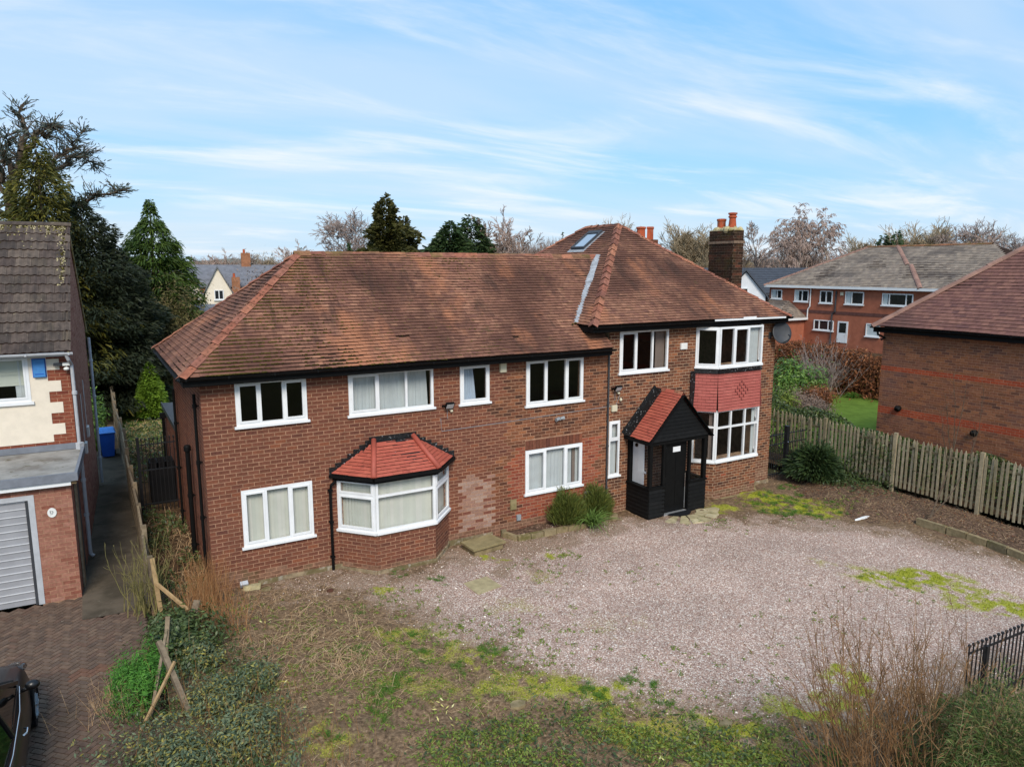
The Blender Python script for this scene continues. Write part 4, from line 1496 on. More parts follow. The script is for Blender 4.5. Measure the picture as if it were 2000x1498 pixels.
MB().lathe((20.12, 19.10, cz1 + .05), [(.15, 0), (.145, .10), (.15, .30), (.17, .31), (.17, .38), (.12, .39)], 16).build('chimney_pot', M['terracotta'], chim, False)
# rear stack, only its pots rise above the ridge
ch2 = thing('chimney', None, None, (19.0, 21.9, 6.5))
ch2.parent = house
ch2.location = WO[ch2.name] - WO[house.name]
pa, pb = at_x(1252, 452, 18.9), at_x(1270, 452, 19.2)
MB().box((18.6, min(pa[1], pb[1]) - .25, 6.4), (19.4, max(pa[1], pb[1]) + .25, 8.35)).build('stack', M['brick_main'], ch2)
for p in (pa, pb):
    mb = MB()
    mb.lathe((p[0], p[1], 8.30), [(.17, 0), (.16, .45), (.19, .47), (.19, .54), (.13, .55)], 4 if p is pb else 10)
    mb.build('chimney_pot', M['terracotta'], ch2)

# skylight on the left-facing slope
sn = np.cross(-Y1, X1 * cm_ + Z1 * sm_)
sn = sn if sn[2] > 0 else -sn
ss = X1 * cm_ + Z1 * sm_
sc = P3(15.72, 21.30, ZM + KM * (15.72 - MXL)) + sn * 0.07
sk = thing('skylight', None, None, sc)
sk.parent = roof
sk.location = WO[sk.name] - WO[roof.name]
mb = MB()
hwid, hlen = 0.40, 0.52
for s0, s1, a0, a1 in ((-hlen, -hlen + .07, -hwid, hwid), (hlen - .16, hlen, -hwid, hwid), (-hlen + .07, hlen - .16, -hwid, -hwid + .06), (-hlen + .07, hlen - .16, hwid - .06, hwid)):
    mb.obox(sc + ss * (s0 + s1) / 2 + Y1 * (a0 + a1) / 2, [ss, Y1, sn], ((s1 - s0) / 2, (a1 - a0) / 2, 0.055))
f_ = mb.build('skylight_frame', M['dark_grey'], sk)
MB().obox(sc - ss * .045 + sn * .02, [ss, Y1, sn], (hlen - .115, hwid - .06, .006)).build('pane', M['skylight_glass'], sk)
MB().obox(sc - ss * (hlen + .07) - sn * .03, [ss, Y1, sn], (.09, hwid + .1, .006)).obox(sc + Y1 * -(hwid + .05) - sn * .025, [ss, Y1, sn], (hlen, .05, .006)).build('apron_flashing', M['lead'], sk)

# single-storey rear extension behind the side wall
ext = MB()
wall_sheet(ext, (1.93, 26.9, 0), -Y1, -X1, 4.1, -0.3, 2.55)
wall_sheet(ext, (5.5, 27.15, 0), -X1, Y1, 3.57, -0.3, 2.55)
b = Bricks(**BR)
b.wall((1.93, 27.1, 0), -Y1, -X1, 4.3, -0.3, 2.55, [], lambda u, z: 0)
ew = ext.build('rear_extension_wall', M['mortar'], house)
b.place(ew, BM, 0)
MB().box((1.90, 22.83, 2.55), (5.6, 27.2, 2.62)).box((1.86, 22.83, 2.50), (1.90, 27.2, 2.66)).build('flat_roof', M['dark_grey'], house)
mb = MB()
p = (0, 26.3, 0)
mb.box((1.74, p[1] - .08, 2.26), (1.92, p[1] + .08, 2.44))
mb.tube([(1.83, p[1], 2.32), (1.83, p[1], -.2)], .05, 8)
mb.build('hopper_downpipe', M['black'], house)

# ================================================================== PORCH
porch = thing('entrance_porch', 'black timber gabled entrance porch with red tiled roof between narrow window and bay', 'porch', (15.15, 16.2, -0.26))
PX0, PX1, PYF, PZ, PG = 14.0, 16.33, 15.68, 0.71, 2.12


def boards(mb_parent, O, u, n, L, z0, z1, h, m, name='board', lim=None):
    k = int(round((z1 - z0) / h))
    h = (z1 - z0) / k
    for i in range(k):
        a, b_ = (0, L) if lim is None else lim(z0 + (i + .5) * h)
        if b_ - a < 0.04:
            continue
        sl = Z1 * math.cos(.22) + np.asarray(n, float) * -math.sin(.22)
        nn = np.asarray(n, float) * math.cos(.22) + Z1 * math.sin(.22)
        MB().obox(np.asarray(O, float) + np.asarray(u, float) * (a + b_) / 2 + Z1 * (z0 + (i + .5) * h) + np.asarray(n, float) * 0.014, [u, nn, sl], ((b_ - a) / 2, 0.008, h * .50)).build(name, m, mb_parent)


mb = MB()
mb.box((PX0 + .02, PYF + .03, -.33), (14.60, PYF + .09, PZ - .03))
mb.box((15.62, PYF + .03, -.35), (PX1 - .02, PYF + .09, PZ - .03))
mb.box((PX0 + .02, PYF + .091, -.33), (PX0 + .08, D - .01, PZ - .03))
mb.box((PX1 - .08, PYF + .091, -.35), (PX1 - .02, D - .01, PZ - .03))
mb.build('half_wall', M['black_wood'], porch)
O0 = lambda x, y: (x, y, 0)
boards(porch, O0(PX0, PYF + .02), X1, -Y1, .62, -.32, PZ - .04, .125, M['black_wood'])
boards(porch, O0(15.60, PYF + .02), X1, -Y1, PX1 - 15.60, -.34, PZ - .04, .125, M['black_wood'])
boards(porch, O0(PX0 + .01, D - .01), -Y1, -X1, D - PYF - .03, -.32, PZ - .04, .125, M['black_wood'])
mb = MB()
mb.box((PX0 - .04, PYF - .03, PZ - .04), (14.62, PYF + .12, PZ + .015))
mb.box((15.60, PYF - .03, PZ - .04), (PX1 + .03, PYF + .12, PZ + .015))
mb.box((PX0 - .04, PYF + .121, PZ - .04), (PX0 + .1, D - .005, PZ + .015))
mb.box((PX1 - .1, PYF + .121, PZ - .04), (PX1 + .03, D - .005, PZ + .015))
mb.build('sill', M['black'], porch)
for (x, y, w) in ((PX0, PYF, .11), (14.53, PYF, .09), (15.58, PYF, .09), (PX1 - .12, PYF, .12), (PX0, D - .13, .12), (PX1 - .12, D - .13, .12)):
    z0 = -.33 if 14.4 < x < 15.7 else PZ + .016
    MB().box((x, y + .001, z0), (x + w, y + w, PG)).build('post', M['black'], porch)
mb = MB()
mb.box((PX0 - .01, PYF - .012, PG - .1), (PX1 + .01, PYF + .12, PG + .03))
mb.box((PX0 - .01, PYF + .121, PG - .1), (PX0 + .12, D - .004, PG + .03))
mb.box((PX1 - .12, PYF + .121, PG - .1), (PX1 + .01, D - .004, PG + .03))
mb.build('head_beam', M['black'], porch)
MB().quad((PX0 + .05, D - .14, PZ + .02), (PX0 + .05, PYF + .13, PZ + .02), (PX0 + .05, PYF + .13, PG - .11), (PX0 + .05, D - .14, PG - .11)).build('pane', M['glass'], porch)
MB().quad((PX0 + .115, PYF + .05, PZ + .02), (14.525, PYF + .05, PZ + .02), (14.525, PYF + .05, PG - .11), (PX0 + .115, PYF + .05, PG - .11)).build('pane', M['glass'], porch)
MB().box((PX0 + .10, 16.08, PZ + .02), (PX0 + .13, D - .15, PG - .12)).box((PX0 + .095, 15.98, 1.10), (PX0 + .13, 16.30, 1.16)).build('white_board', M['upvc'], porch)
mb = MB().lathe((PX0 + .085, 16.4, 1.86), [(.02, 0), (.05, .02), (.05, .09), (.02, .11)], 10).build('lamp_back', M['black'], porch)
MB().quad((15.675, PYF + .05, PZ + .02), (PX1 - .125, PYF + .05, PZ + .02), (PX1 - .125, PYF + .05, PG - .11), (15.675, PYF + .05, PG - .11)).build('pane', M['glass'], porch)
# door
dr = MB()
dr.box((14.63, PYF + .12, -.20), (15.57, PYF + .165, 2.02))
for (a, b_, c, d) in ((14.74, 15.06, .02, .75), (15.14, 15.46, .02, .75), (14.74, 15.06, .95, 1.75), (15.14, 15.46, .95, 1.75)):
    dr.box((a, PYF + .110, c), (b_, PYF + .121, d))
door = dr.build('door', M['black'], porch)
MB().box((15.0, PYF + .100, 1.70), (15.30, PYF + .1095, 1.86)).build('notice', M['upvc'], door)
MB().box((14.66, PYF + .108, 1.76), (14.72, PYF + .119, 1.90)).build('notice', M['upvc'], door)
MB().tube([(15.50, PYF + .06, .55), (15.50, PYF + .06, 1.0)], .012, 8).box((15.49, PYF + .06, .58), (15.51, PYF + .12, .6)).box((15.49, PYF + .06, .95), (15.51, PYF + .12, .97)).build('handle', M['chrome'], door)
MB().box((14.60, PYF + .01, -.27), (15.60, PYF + .119, -.205)).build('threshold', M['silver'], porch)
MB().box((15.545, PYF + .105, -.16), (15.56, PYF + .119, .55)).build('edge_trim', M['silver'], porch)
# gable and roof
AX, AZ, EZ, PE0, PE1, PRF = 15.13, 3.53, 2.18, 13.86, 16.40, 15.58
kp = (AZ - EZ) / (AX - PE0)


def glim(z):
    h = (AZ - .06 - z) / kp
    return (AX - h - (PX0 - .05), AX + h - (PX0 - .05))


mb = MB()
mb.quad((PX0 - .04, PYF - .02, PG + .03), (PX1 + .04, PYF - .02, PG + .03), (AX, PYF - .02, AZ - .06))
mb.quad((PX0 - .04, PYF - .02, PG + .03), (AX, PYF - .02, AZ - .06), (AX, D, AZ - .06), (PX0 - .04, D, PG + .03))
mb.quad((PX1 + .04, PYF - .02, PG + .03), (PX1 + .04, D, PG + .03), (AX, D, AZ - .06), (AX, PYF - .02, AZ - .06))
proof = mb.build('roof_deck', M['black_wood'], porch)
boards(porch, (PX0 - .05, PYF - .03, 0), X1, -Y1, PX1 - PX0 + .1, PG + .02, AZ - .05, .112, M['black_wood'], lim=lambda z: glim(z + .05))
tl = Tiles(0.098, 0.25, 0.018)
sl = np.array([AX - PE0, 0, AZ - EZ])
Ls = np.linalg.norm(sl)
sl /= Ls
tl.plane((PE0, D - .30, EZ), -Y1, sl, lambda t: [(0, D - .30 - PRF)], Ls - .05, 0)
sr = np.array([AX - PE1, 0, AZ - EZ])
Lr = np.linalg.norm(sr)
sr /= Lr
tl.plane((PE1, PRF, EZ), Y1, sr, lambda t: [(0, D - .02 - PRF)], Lr - .05, 0)
tl.place(porch, [M['red_tile']], 200)
cap_line(porch, 'ridge_tile', P3(AX, PRF, AZ + .01), P3(AX, D - .02, AZ + .01), [M['red_tile'], M['hip_tile']], 0.38, 0.13, 0.85, seed=12, lean=0.02)
mb = MB()                      # bitumen strip where the left slope meets the wall
nrm = np.cross(-Y1, sl)
nrm = nrm if nrm[2] > 0 else -nrm
for i in range(8):
    p, q = np.array([PE0, D, EZ]) + sl * Ls * i / 8, np.array([PE0, D, EZ]) + sl * Ls * (i + 1) / 8
    w0 = .29 + .02 * (i % 2)
    mb.prism([p + nrm * .05, p + nrm * .035 - Y1 * w0, q + nrm * .035 - Y1 * w0, q + nrm * .05], -nrm * .03)
    mb.prism([p + nrm * .05 - Y1 * .005, q + nrm * .05 - Y1 * .005, q + nrm * .17 - Y1 * .005, p + nrm * .17 - Y1 * .005], -Y1 * .012)
mb.build('bitumen_flashing', M['bitumen'], porch)
mb = MB()
for e, s_ in ((PE0, sl), (PE1, sr)):
    mb.beam(np.array([e, PRF - .012, EZ - .045]) - s_ * .03, np.array([AX, PRF - .012, AZ - .035]), .022, .15, up=(0, 1, 0))
mb.beam((PE0 + .0, PRF, EZ - .05), (PE0 + .0, D, EZ - .05), .05, .09)
mb.beam((PE1 - .0, PRF, EZ - .05), (PE1 - .0, D, EZ - .05), .05, .09)
mb.build('bargeboard', M['black'], porch)

# ================================================================== NEIGHBOUR ON THE LEFT
M['pane_dark'] = mat('dark_far_pane', srgb(34, 36, 38), (0.7, 0.5), (), 0.12, 0.5)
set_turn(-2.8, (-0.67, 17.8, 0))
NX, GY, HY0, HY1 = -0.67, 17.8, 20.3, 27.3
nb = thing('neighbour_house', 'cream rendered house with grey-brown roman tiles and a flat roofed garage', 'house', (-4, 22, 0))
mb = MB()
gar_hole = [(-3.95 + 8, -1.40 + 8, -.1, 2.36)]
wall_sheet(mb, (-8, GY, 0), X1, -Y1, 8 + NX, -.1, 2.66, gar_hole, 0.22)
wall_sheet(mb, (NX, GY + .221, 0), Y1, X1, HY0 - GY - .222, -.1, 2.66, (), .22)
up_hole = (-3.4 + 8, -1.50 + 8, 4.10, 5.20)
wall_sheet(mb, (-8, HY0, 0), X1, -Y1, 8 + NX, -.1, 5.40, [up_hole], .24)
wall_sheet(mb, (NX, HY0 + .241, 0), Y1, X1, HY1 - HY0 - .482, -.1, 5.40, (), .24)
wall_sheet(mb, (NX, HY1, 0), -X1, Y1, 8 + NX, -.1, 5.40, (), .24)
RY, RZ, NE = (HY0 + HY1) / 2, 8.42, 5.43
mb.quad((NX, HY0, 5.40), (NX, HY1, 5.40), (NX, RY, RZ - .08))
nw = mb.build('wall', M['mortar'], nb)
b = Bricks(0.088, 0.25, 0.012)
b.wall((-8, GY, 0), X1, -Y1, 8 + NX, 0, 2.62, gar_hole, lambda u, z: 0)
b.wall((NX, GY, 0), Y1, X1, HY0 - GY, 0, 2.62, [], lambda u, z: 0)
b.wall((NX, HY0, 0), Y1, X1, HY1 - HY0, 0, 5.40, [], lambda u, z: 1)
kk = (RZ - .1 - 5.40) / (RY - HY0)
b.wall((NX, HY0, 0), Y1, X1, HY1 - HY0, 5.40, RZ - .1, [], lambda u, z: 1, lim=lambda z: ((z - 5.40) / kk, HY1 - HY0 - (z - 5.40) / kk))
for r in range(29):                                   # toothed brick quoins at the corner of the render
    z = 2.98 + r * 0.088
    if z > 5.28:
        break
    wide = (r // 3) % 2 == 0
    w = 0.46 if wide else 0.20
    if r == 0:
        w = 7
    b.wall((NX - w, HY0, 0), X1, -Y1, w, z, z + 0.088, [], lambda u, z: 2, half=0.0 if r % 2 else .1)
b.place(nw, [M['brick_garage'], M['brick_garage'], M['brick_quoin']], 300)
# render panel, stepped round the quoins
mb = MB()
lv = [(2.98 + 0.088, 2.98 + 0.264, .46)]
z = 2.98 + .264
wide = False
while z < 5.30:
    z2 = min(z + .264, 5.37)
    lv.append((z, z2, .46 if wide else .20))
    z, wide = z2, not wide
for (a, c, w) in lv:
    wall_sheet(mb, (-8, HY0 - .016, 0), X1, -Y1, 8 + NX - w, a, c, [up_hole] if c > 4.1 else (), .015)
mb.build('render_panel', M['cream_render'], nb)
w_ = window(nb, (-3.4, HY0, 4.10), X1, -Y1, 1.90, 1.10, 2, None, (1,), content=[('roller', 0, 1, 0, 0), ('blue', .52, .62, 0, 2), ('net', .84, .97, 0, 3)], sill=.07, seed=44)
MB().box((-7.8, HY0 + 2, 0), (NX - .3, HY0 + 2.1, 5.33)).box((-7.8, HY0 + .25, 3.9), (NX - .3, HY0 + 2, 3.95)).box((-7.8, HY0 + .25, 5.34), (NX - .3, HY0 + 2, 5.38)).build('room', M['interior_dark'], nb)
# roman tiled roof
k = 13
xs = np.linspace(-1, 1, k)
roll = np.where(np.abs(((xs + 1) % 1.0) - .5) < .26, np.cos((((xs + 1) % 1.0) - .5) / .26 * math.pi / 2), 0) * 1.9
V = [(x, y, 1 + h) for y in (-1, 1) for x, h in zip(xs, roll)] + [(x, y, -1) for y in (-1, 1) for x in (-1, 1)]
Ff = [(i, i + 1, k + i + 1, k + i) for i in range(k - 1)] + [tuple([2 * k] + list(range(0, k))[::1] + [2 * k + 1])[::-1]] + [(2 * k, 2 * k + 2, k, 0), (2 * k + 3, 2 * k + 1, k - 1, 2 * k - 1)]
ROMAN = (np.array(V, float), Ff)
tl = Tiles(0.345, 0.345, 0.028)
sN = np.array([0, RY - (HY0 - .28), RZ - (NE - .16)])
LN = np.linalg.norm(sN)
sN /= LN
nroof = MB()
nroof.quad((-8, HY0 - .28, NE - .16), (NX + .06, HY0 - .28, NE - .16), (NX + .06, RY, RZ), (-8, RY, RZ))
nroof.quad((NX + .06, HY1 + .28, NE - .16), (-8, HY1 + .28, NE - .16), (-8, RY, RZ), (NX + .06, RY, RZ))
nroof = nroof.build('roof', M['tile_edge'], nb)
tl.plane((NX + .09, HY0 - .30, NE - .16), -X1, sN, lambda t: [(0, 5.2)], LN - .06, 0, jitter=.5, lap=1.25)
tl.place(nroof, [M['roman_tile']], 300, 'roof_tile', 'roof_tiling', ROMAN, 12)
mb = MB()
mb.beam((NX + .035, HY0 - .28, NE - .2), (NX + .035, RY, RZ - .04), .10, .035, up=(1, 0, 0))
mb.beam((NX + .035, HY1 + .28, NE - .2), (NX + .035, RY, RZ - .04), .10, .035, up=(1, 0, 0))
mb.build('verge', M['cement'], nroof)
cap_line(nroof, 'ridge_tile', P3(-5.8, RY, RZ), P3(NX + .09, RY, RZ), [M['roman_tile']], .45, .13, .9, round_tile(), seed=61, lean=.0, rise=.05)
mc = [(rng.uniform(-5, NX), RY - abs(rng.exponential(.14)) - .05, 0) for _ in range(900)]
mc = [(x, y, RZ - (RY - y) * sN[2] / sN[1] + .045) for x, y, _ in mc]
mc += [(NX - rng.uniform(.02, .2), HY0 + rng.uniform(1.5, 3.4), 0) for _ in range(160)]
mc = [(x, y, RZ - (RY - y) * sN[2] / sN[1] + .045) for x, y, _ in mc]
pieces(nroof, 'moss_clump', mc, [np.eye(3)] * len(mc), rng.uniform(.012, .035, (len(mc), 3)), [M['moss'], M['cement']], rng.integers(0, 2, len(mc)), 0, 'moss_growth', BALL)
mb = MB()
gutter(mb, (-8, HY0 - .36, NE - .15), (NX + .12, HY0 - .36, NE - .17), .062)
mb.build('gutter', M['grey_pipe'], nb)
MB().box((-8, HY0 - .28, NE - .26), (NX - .05, HY0 - .25, NE - .14)).box((-8, HY0 - .25, NE - .26), (NX - .05, HY0 - .02, NE - .24)).build('fascia', M['grey_pipe'], nb)
mb = MB()
mb.tube([(NX - .02, HY0 - .36, NE - .2), (NX + .02, HY0 - .30, NE - .34), (NX + .06, HY0 - .07, NE - .5), (NX + .06, HY0 - .07, 3.0)], .04, 8)
mb.lathe((NX + .07, HY0 - .07, 2.72), [(.05, 0), (.09, .1), (.09, .28), (.05, .29)], 4)
mb.tube([(NX + .07, HY0 - .07, 2.74), (NX + .07, HY0 - .07, 0.12), (NX + .14, HY0 - .10, 0.05)], .045, 8)
for z in (4.2, 2.0, 1.1):
    mb.lathe((NX + .065, HY0 - .07, z), [(.045, 0), (.06, .01), (.06, .08), (.045, .09)], 8)
mb.build('downpipe', M['grey_pipe'], nb)
mb = MB()
mb.tube([(NX + .10, HY1 - .1, 5.0), (NX + .10, HY1 - .1, 0.1)], .045, 8)
for z in (4.2, 3.0, 1.9, .9):
    mb.lathe((NX + .10, HY1 - .1, z), [(.045, 0), (.06, .01), (.06, .08), (.045, .09)], 8)
mb.build('downpipe', M['grey_pipe'], nb)
for yy, z in ((22.6, 2.35), (23.9, 2.55)):
    MB().prism([(NX + .012, yy - .12, z - .16), (NX + .012, yy + .12, z - .16), (NX + .012, yy + .16, z + .14), (NX + .012, yy - .16, z + .14)], (.06, 0, 0)).tube([(NX + .02, yy, z + .14), (NX + .02, yy + .02, z + 1.5)], .012, 5).build('vent_cover', M['white_plastic'], nb)
MB().box((NX + .01, GY + .55, 0), (NX + .05, GY + .85, 2.5)).build('timber_jamb', M['wood_grey'], nb)
MB().box((NX - .03, GY + .86, 0), (NX + .012, GY + 1.75, 2.2)).build('side_door', M['dark_grey'], nb)
# garage roof and door
mb = MB()
mb.box((-8, GY - .12, 2.76), (NX + .10, HY0 - .03, 2.84))
mb.build('garage_roof', M['felt'], nb)
mb = MB()
mb.box((-8, GY - .18, 2.72), (NX + .16, GY - .12, 2.90))
mb.box((NX + .10, GY - .119, 2.72), (NX + .16, HY0 - .03, 2.90))
mb.box((-8, HY0 - .05, 2.85), (NX, HY0 - .02, 3.0))
mb.build('roof_edge', M['felt_edge'], nb)
MB().box((-8, GY - .14, 2.62), (NX + .02, GY - .02, 2.715)).build('fascia_board', M['upvc'], nb)
MB().box((NX + .025, GY - .1, 2.64), (NX + .12, GY - .02, 2.76)).build('joist_end', M['raw_wood'], nb)
mb = MB()
mb.box((-4.05, GY - .012, 0), (-3.93, GY + .10, 2.36))
mb.box((-1.47, GY - .012, 0), (-1.36, GY + .10, 2.36))
mb.box((-4.05, GY - .011, 2.361), (-1.36, GY + .10, 2.47))
gd_frame = mb.build('garage_frame', M['grey_pipe'], nb)
gd = thing('garage_door', None, None, (-2.7, GY + .05, 0))
gd.parent = nb
gd.location = WO[gd.name] - WO[nb.name]
n_ = 15
for i in range(n_):
    z0 = 0.02 + i * 2.33 / n_
    MB().box((-3.93, GY + .05, z0), (-1.53, GY + .09, z0 + 2.33 / n_ - .035)).build('panel', M['garage_door'], gd)
    MB().prism([(-3.93, GY + .085, z0 + 2.33 / n_ - .034), (-3.93, GY + .03, z0 + 2.33 / n_ - .026), (-3.93, GY + .03, z0 + 2.33 / n_ - .010), (-3.93, GY + .085, z0 + 2.33 / n_ - .001)], (2.4, 0, 0)).build('rib', M['garage_white'], gd)
MB().box((-1.53, GY + .02, 0), (-1.471, GY + .09, 2.35)).build('guide_rail', M['dark_grey'], gd)

pq = thing('house_number_plaque', 'small oval white house plaque on the pink garage brickwork', 'plaque', (-1.06, GY - .02, 1.93))
a = np.linspace(0, 2 * math.pi, 25)[:-1]
P = np.stack([-1.06 + .085 * np.cos(a), np.full(24, GY - .001), 2.03 + .105 * np.sin(a)], 1)
MB().prism(P[::-1], (0, -.022, 0)).build('plate', M['white_plastic'], pq)
mb = MB()
for (x, z, w, h) in ((-.03, .02, .012, .06), (.005, .03, .03, .010), (.005, -.005, .03, .010), (.02, .012, .010, .03), (-.01, -.035, .05, .008)):
    mb.box((-1.06 + x - w / 2, GY - .0262, 2.03 + z - h / 2), (-1.06 + x + w / 2, GY - .0232, 2.03 + z + h / 2))
mb.build('lettering', M['dark_grey'], pq)
ab = thing('alarm_box', 'blue burglar alarm box on the cream render beside the window', 'alarm box', (-1.28, HY0 - .05, 4.68))
MB().box((-1.40, HY0 - .09, 4.68), (-1.16, HY0 - .017, 5.10)).build('casing', M['blue_box'], ab)
MB().box((-1.42, HY0 - .03, 4.665), (-1.14, HY0 - .0165, 5.12)).box((-1.37, HY0 - .093, 4.74), (-1.19, HY0 - .0902, 4.76)).build('back_plate', M['blue_plastic'], ab)
sl_ = thing('security_light', 'white security camera and lamp under the eaves of the cream house', 'camera', (-.82, HY0 - .1, 4.78))
MB().box((-.98, HY0 - .14, 4.93), (-.80, HY0 - .012, 4.99)).build('lamp', M['dark_grey'], sl_)
MB().box((-.79, HY0 - .17, 4.93), (-.64, HY0 - .012, 4.99)).build('housing', M['white_plastic'], sl_)
MB().ball((-.72, HY0 - .12, 4.85), (.065, .065, .045), 10, 6).box((-.73, HY0 - .13, 4.88), (-.71, HY0 - .11, 4.93)).build('dome', M['white_plastic'], sl_, True)
set_turn()

# ================================================================== NEIGHBOUR ON THE RIGHT
nr = thing('neighbour_house', 'brown brick house with two orange brick bands beyond the pale palisade fence', 'house', (30, 10, -.4))
QX, QY1, QY0, QE = 25.0, 15.6, 3.0, 5.18
mb = MB()
wall_sheet(mb, (QX, QY1 - .241, 0), -Y1, -X1, QY1 - QY0 - .482, -.5, QE)
wall_sheet(mb, (QX + 11, QY1, 0), -X1, Y1, 11, -.5, QE)
wall_sheet(mb, (QX, QY0, 0), X1, -Y1, 11, -.5, QE)
qw = mb.build('wall', M['mortar'], nr)
b = Bricks(0.088, 0.25, 0.011)
b.wall((QX, QY1, 0), -Y1, -X1, QY1 - QY0, -.5, QE, [], lambda u, z: 1 if (3.56 < z < 3.76 or 1.93 < z < 2.20 or z > 5.02) else 0)
b.place(qw, [M['brick_next'], M['brick_band']], 300)
qh, qk = 5.3, .86
ex, ey1, ey0, ez = QX - .28, QY1 + .28, QY0 - .28, QE - .02
mb = MB()
tx, tz = ex + qh, ez + qk * qh
mb.quad((ex, ey1, ez), (ex, ey0, ez), (tx, ey0 + qh, tz), (tx, ey1 - qh, tz))
mb.quad((QX + 11.28, ey1, ez), (ex, ey1, ez), (tx, ey1 - qh, tz), (QX + 11.28 - qh, ey1 - qh, tz))
mb.quad((ex, ey0, ez), (QX + 11.28, ey0, ez), (QX + 11.28 - qh, ey0 + qh, tz), (tx, ey0 + qh, tz))
mb.quad((tx, ey0 + qh, tz), (QX + 11.28 - qh, ey0 + qh, tz), (QX + 11.28 - qh, ey1 - qh, tz), (tx, ey1 - qh, tz))
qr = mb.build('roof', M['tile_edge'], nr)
tl = Tiles(0.165, 0.21, 0.018)
cq, sq = 1 / math.hypot(1, qk), qk / math.hypot(1, qk)
tl.plane((ex, ey1, ez), -Y1, X1 * cq + Z1 * sq, lambda t: [(t * cq, ey1 - ey0 - t * cq)], qh / cq, 0, jitter=.5)
tl.place(qr, [M['next_tile']], 300)
cap_line(qr, 'hip_tile', P3(ex, ey1, ez), P3(tx, ey1 - qh, tz), [M['far_hip']], .45, .16, .62, round_tile(), seed=71, lean=.01)
mb = MB()
gutter(mb, (ex - .05, ey1 + .05, ez - .02), (ex - .05, ey0, ez - .02), .06)
mb.tube([(ex - .04, ey1 - .2, ez - .08), (ex + .05, ey1 - .2, ez - .3), (QX - .05, ey1 - .35, ez - .42), (QX - .05, QY1 + .06, ez - .5)], .04, 8)
mb.build('gutter', M['black'], nr)
MB().box((ex + .02, ey0, ez - .22), (ex + .05, ey1 - .02, ez - .02)).box((ex + .051, ey0, ez - .22), (QX - .002, ey1 - .02, ez - .20)).build('fascia', M['black'], nr)
for (px, py) in ((1756, 797), (1905, 845)):
    p = at_x(px, py, QX)
    MB().lathe((0, 0, 0), [(.02, 0), (.14, .02), (.16, .10), (.10, .20), (.04, .24)], 10)
    mb = MB()
    mb.tube([(QX - .005, p[1], p[2]), (QX - .10, p[1], p[2] - .01), (QX - .16, p[1], p[2] - .05)], [.10, .12, .09], 10)
    mb.build('flue_vent', M['black'], nr)

# ================================================================== HOUSES FURTHER BACK


def far_window(parent, O, u, n, W, H, cols, name='window', sill=True, curtain=None):
    O, u, n = np.asarray(O, float), np.asarray(u, float), np.asarray(n, float)
    mb = MB()
    e = np.concatenate([[0], np.cumsum(cols)]) * W
    A = [u, n, Z1]
    t = .09
    for a in (t / 2, *e[1:-1], W - t / 2):
        mb.obox(O + u * a + Z1 * H / 2 + n * .03, A, (t / 2, .05, H / 2))
    for z in (t / 2, H - t / 2):
        mb.obox(O + u * W / 2 + Z1 * z + n * .031, A, (W / 2, .045, t / 2))
    if sill:
        mb.obox(O + u * W / 2 - Z1 * .05 + n * .07, A, (W / 2 + .07, .09, .05))
    w = mb.build(name, M['upvc_far'], parent)
    for i in range(len(cols)):
        MB().obox(O + u * (e[i] + e[i + 1]) / 2 + Z1 * H / 2 + n * .008, A, ((e[i + 1] - e[i]) / 2 - .05, .006, H / 2 - .06)).build('pane', M['pane_dark'], w)
    if curtain:
        for (a, c) in curtain:
            MB().obox(O + u * W * (a + c) / 2 + Z1 * H / 2 + n * .0165, A, ((c - a) * W / 2, .002, H / 2 - .07)).build('curtain', M['curtain'], w)
    return w


FX = 62.0
fh = thing('semi_detached_house', 'orange brick house with grey hipped roof and white windows beyond the brown hedge', 'house', (68, 41, -.3))
mb = MB()
mb.box((FX, 27, -.5), (FX + 13, 51.7, 5.4))
fw = mb.build('wall', M['brick_far'], fh)
MB().box((FX - .03, 27, 2.86), (FX - .001, 51.7, 3.16)).build('brick_band', M['brick_far_dark'], fh)
fe, fk = 5.52, .56
hx_ = 6.9
mb = MB()
x0, x1, y0, y1 = FX - .4, FX + 13.4, 26.6, 52.1
mb.quad((x0, y1, fe), (x0, y0, fe), (x0 + hx_, y0 + hx_, fe + fk * hx_), (x0 + hx_, y1 - hx_, fe + fk * hx_))
mb.quad((x1, y1, fe), (x0, y1, fe), (x0 + hx_, y1 - hx_, fe + fk * hx_))
mb.quad((x1, y0, fe), (x1, y1, fe), (x0 + hx_, y1 - hx_, fe + fk * hx_), (x0 + hx_, y0 + hx_, fe + fk * hx_))
mb.quad((x0, y0, fe), (x1, y0, fe), (x0 + hx_, y0 + hx_, fe + fk * hx_))
fr_oof = mb.build('roof', M['tile_edge'], fh)
tl = Tiles(.30, .33, .022)
cf, sf = 1 / math.hypot(1, fk), fk / math.hypot(1, fk)
tl.plane((x0, y1, fe), -Y1, X1 * cf + Z1 * sf, lambda t: [(t * cf, y1 - y0 - t * cf)], hx_ / cf, 0, jitter=.6)
tl.plane((x1, y1, fe), -X1, -Y1 * cf + Z1 * sf, lambda t: [(t * cf, x1 - x0 - t * cf)], hx_ / cf, 0, jitter=.6)
tl.place(fr_oof, [M['far_tile']], 0, 'roof_tile', 'roof_tiling')
cap_line(fr_oof, 'hip_tile', P3(x0, y1, fe), P3(x0 + hx_, y1 - hx_, fe + fk * hx_), [M['far_hip']], .9, .22, .5, round_tile(), seed=81, lean=0)
cap_line(fr_oof, 'ridge_tile', P3(x0 + hx_, y0 + hx_, fe + fk * hx_), P3(x0 + hx_, y1 - hx_, fe + fk * hx_), [M['ridge_tile']], .9, .2, .5, round_tile(), seed=82, lean=0)
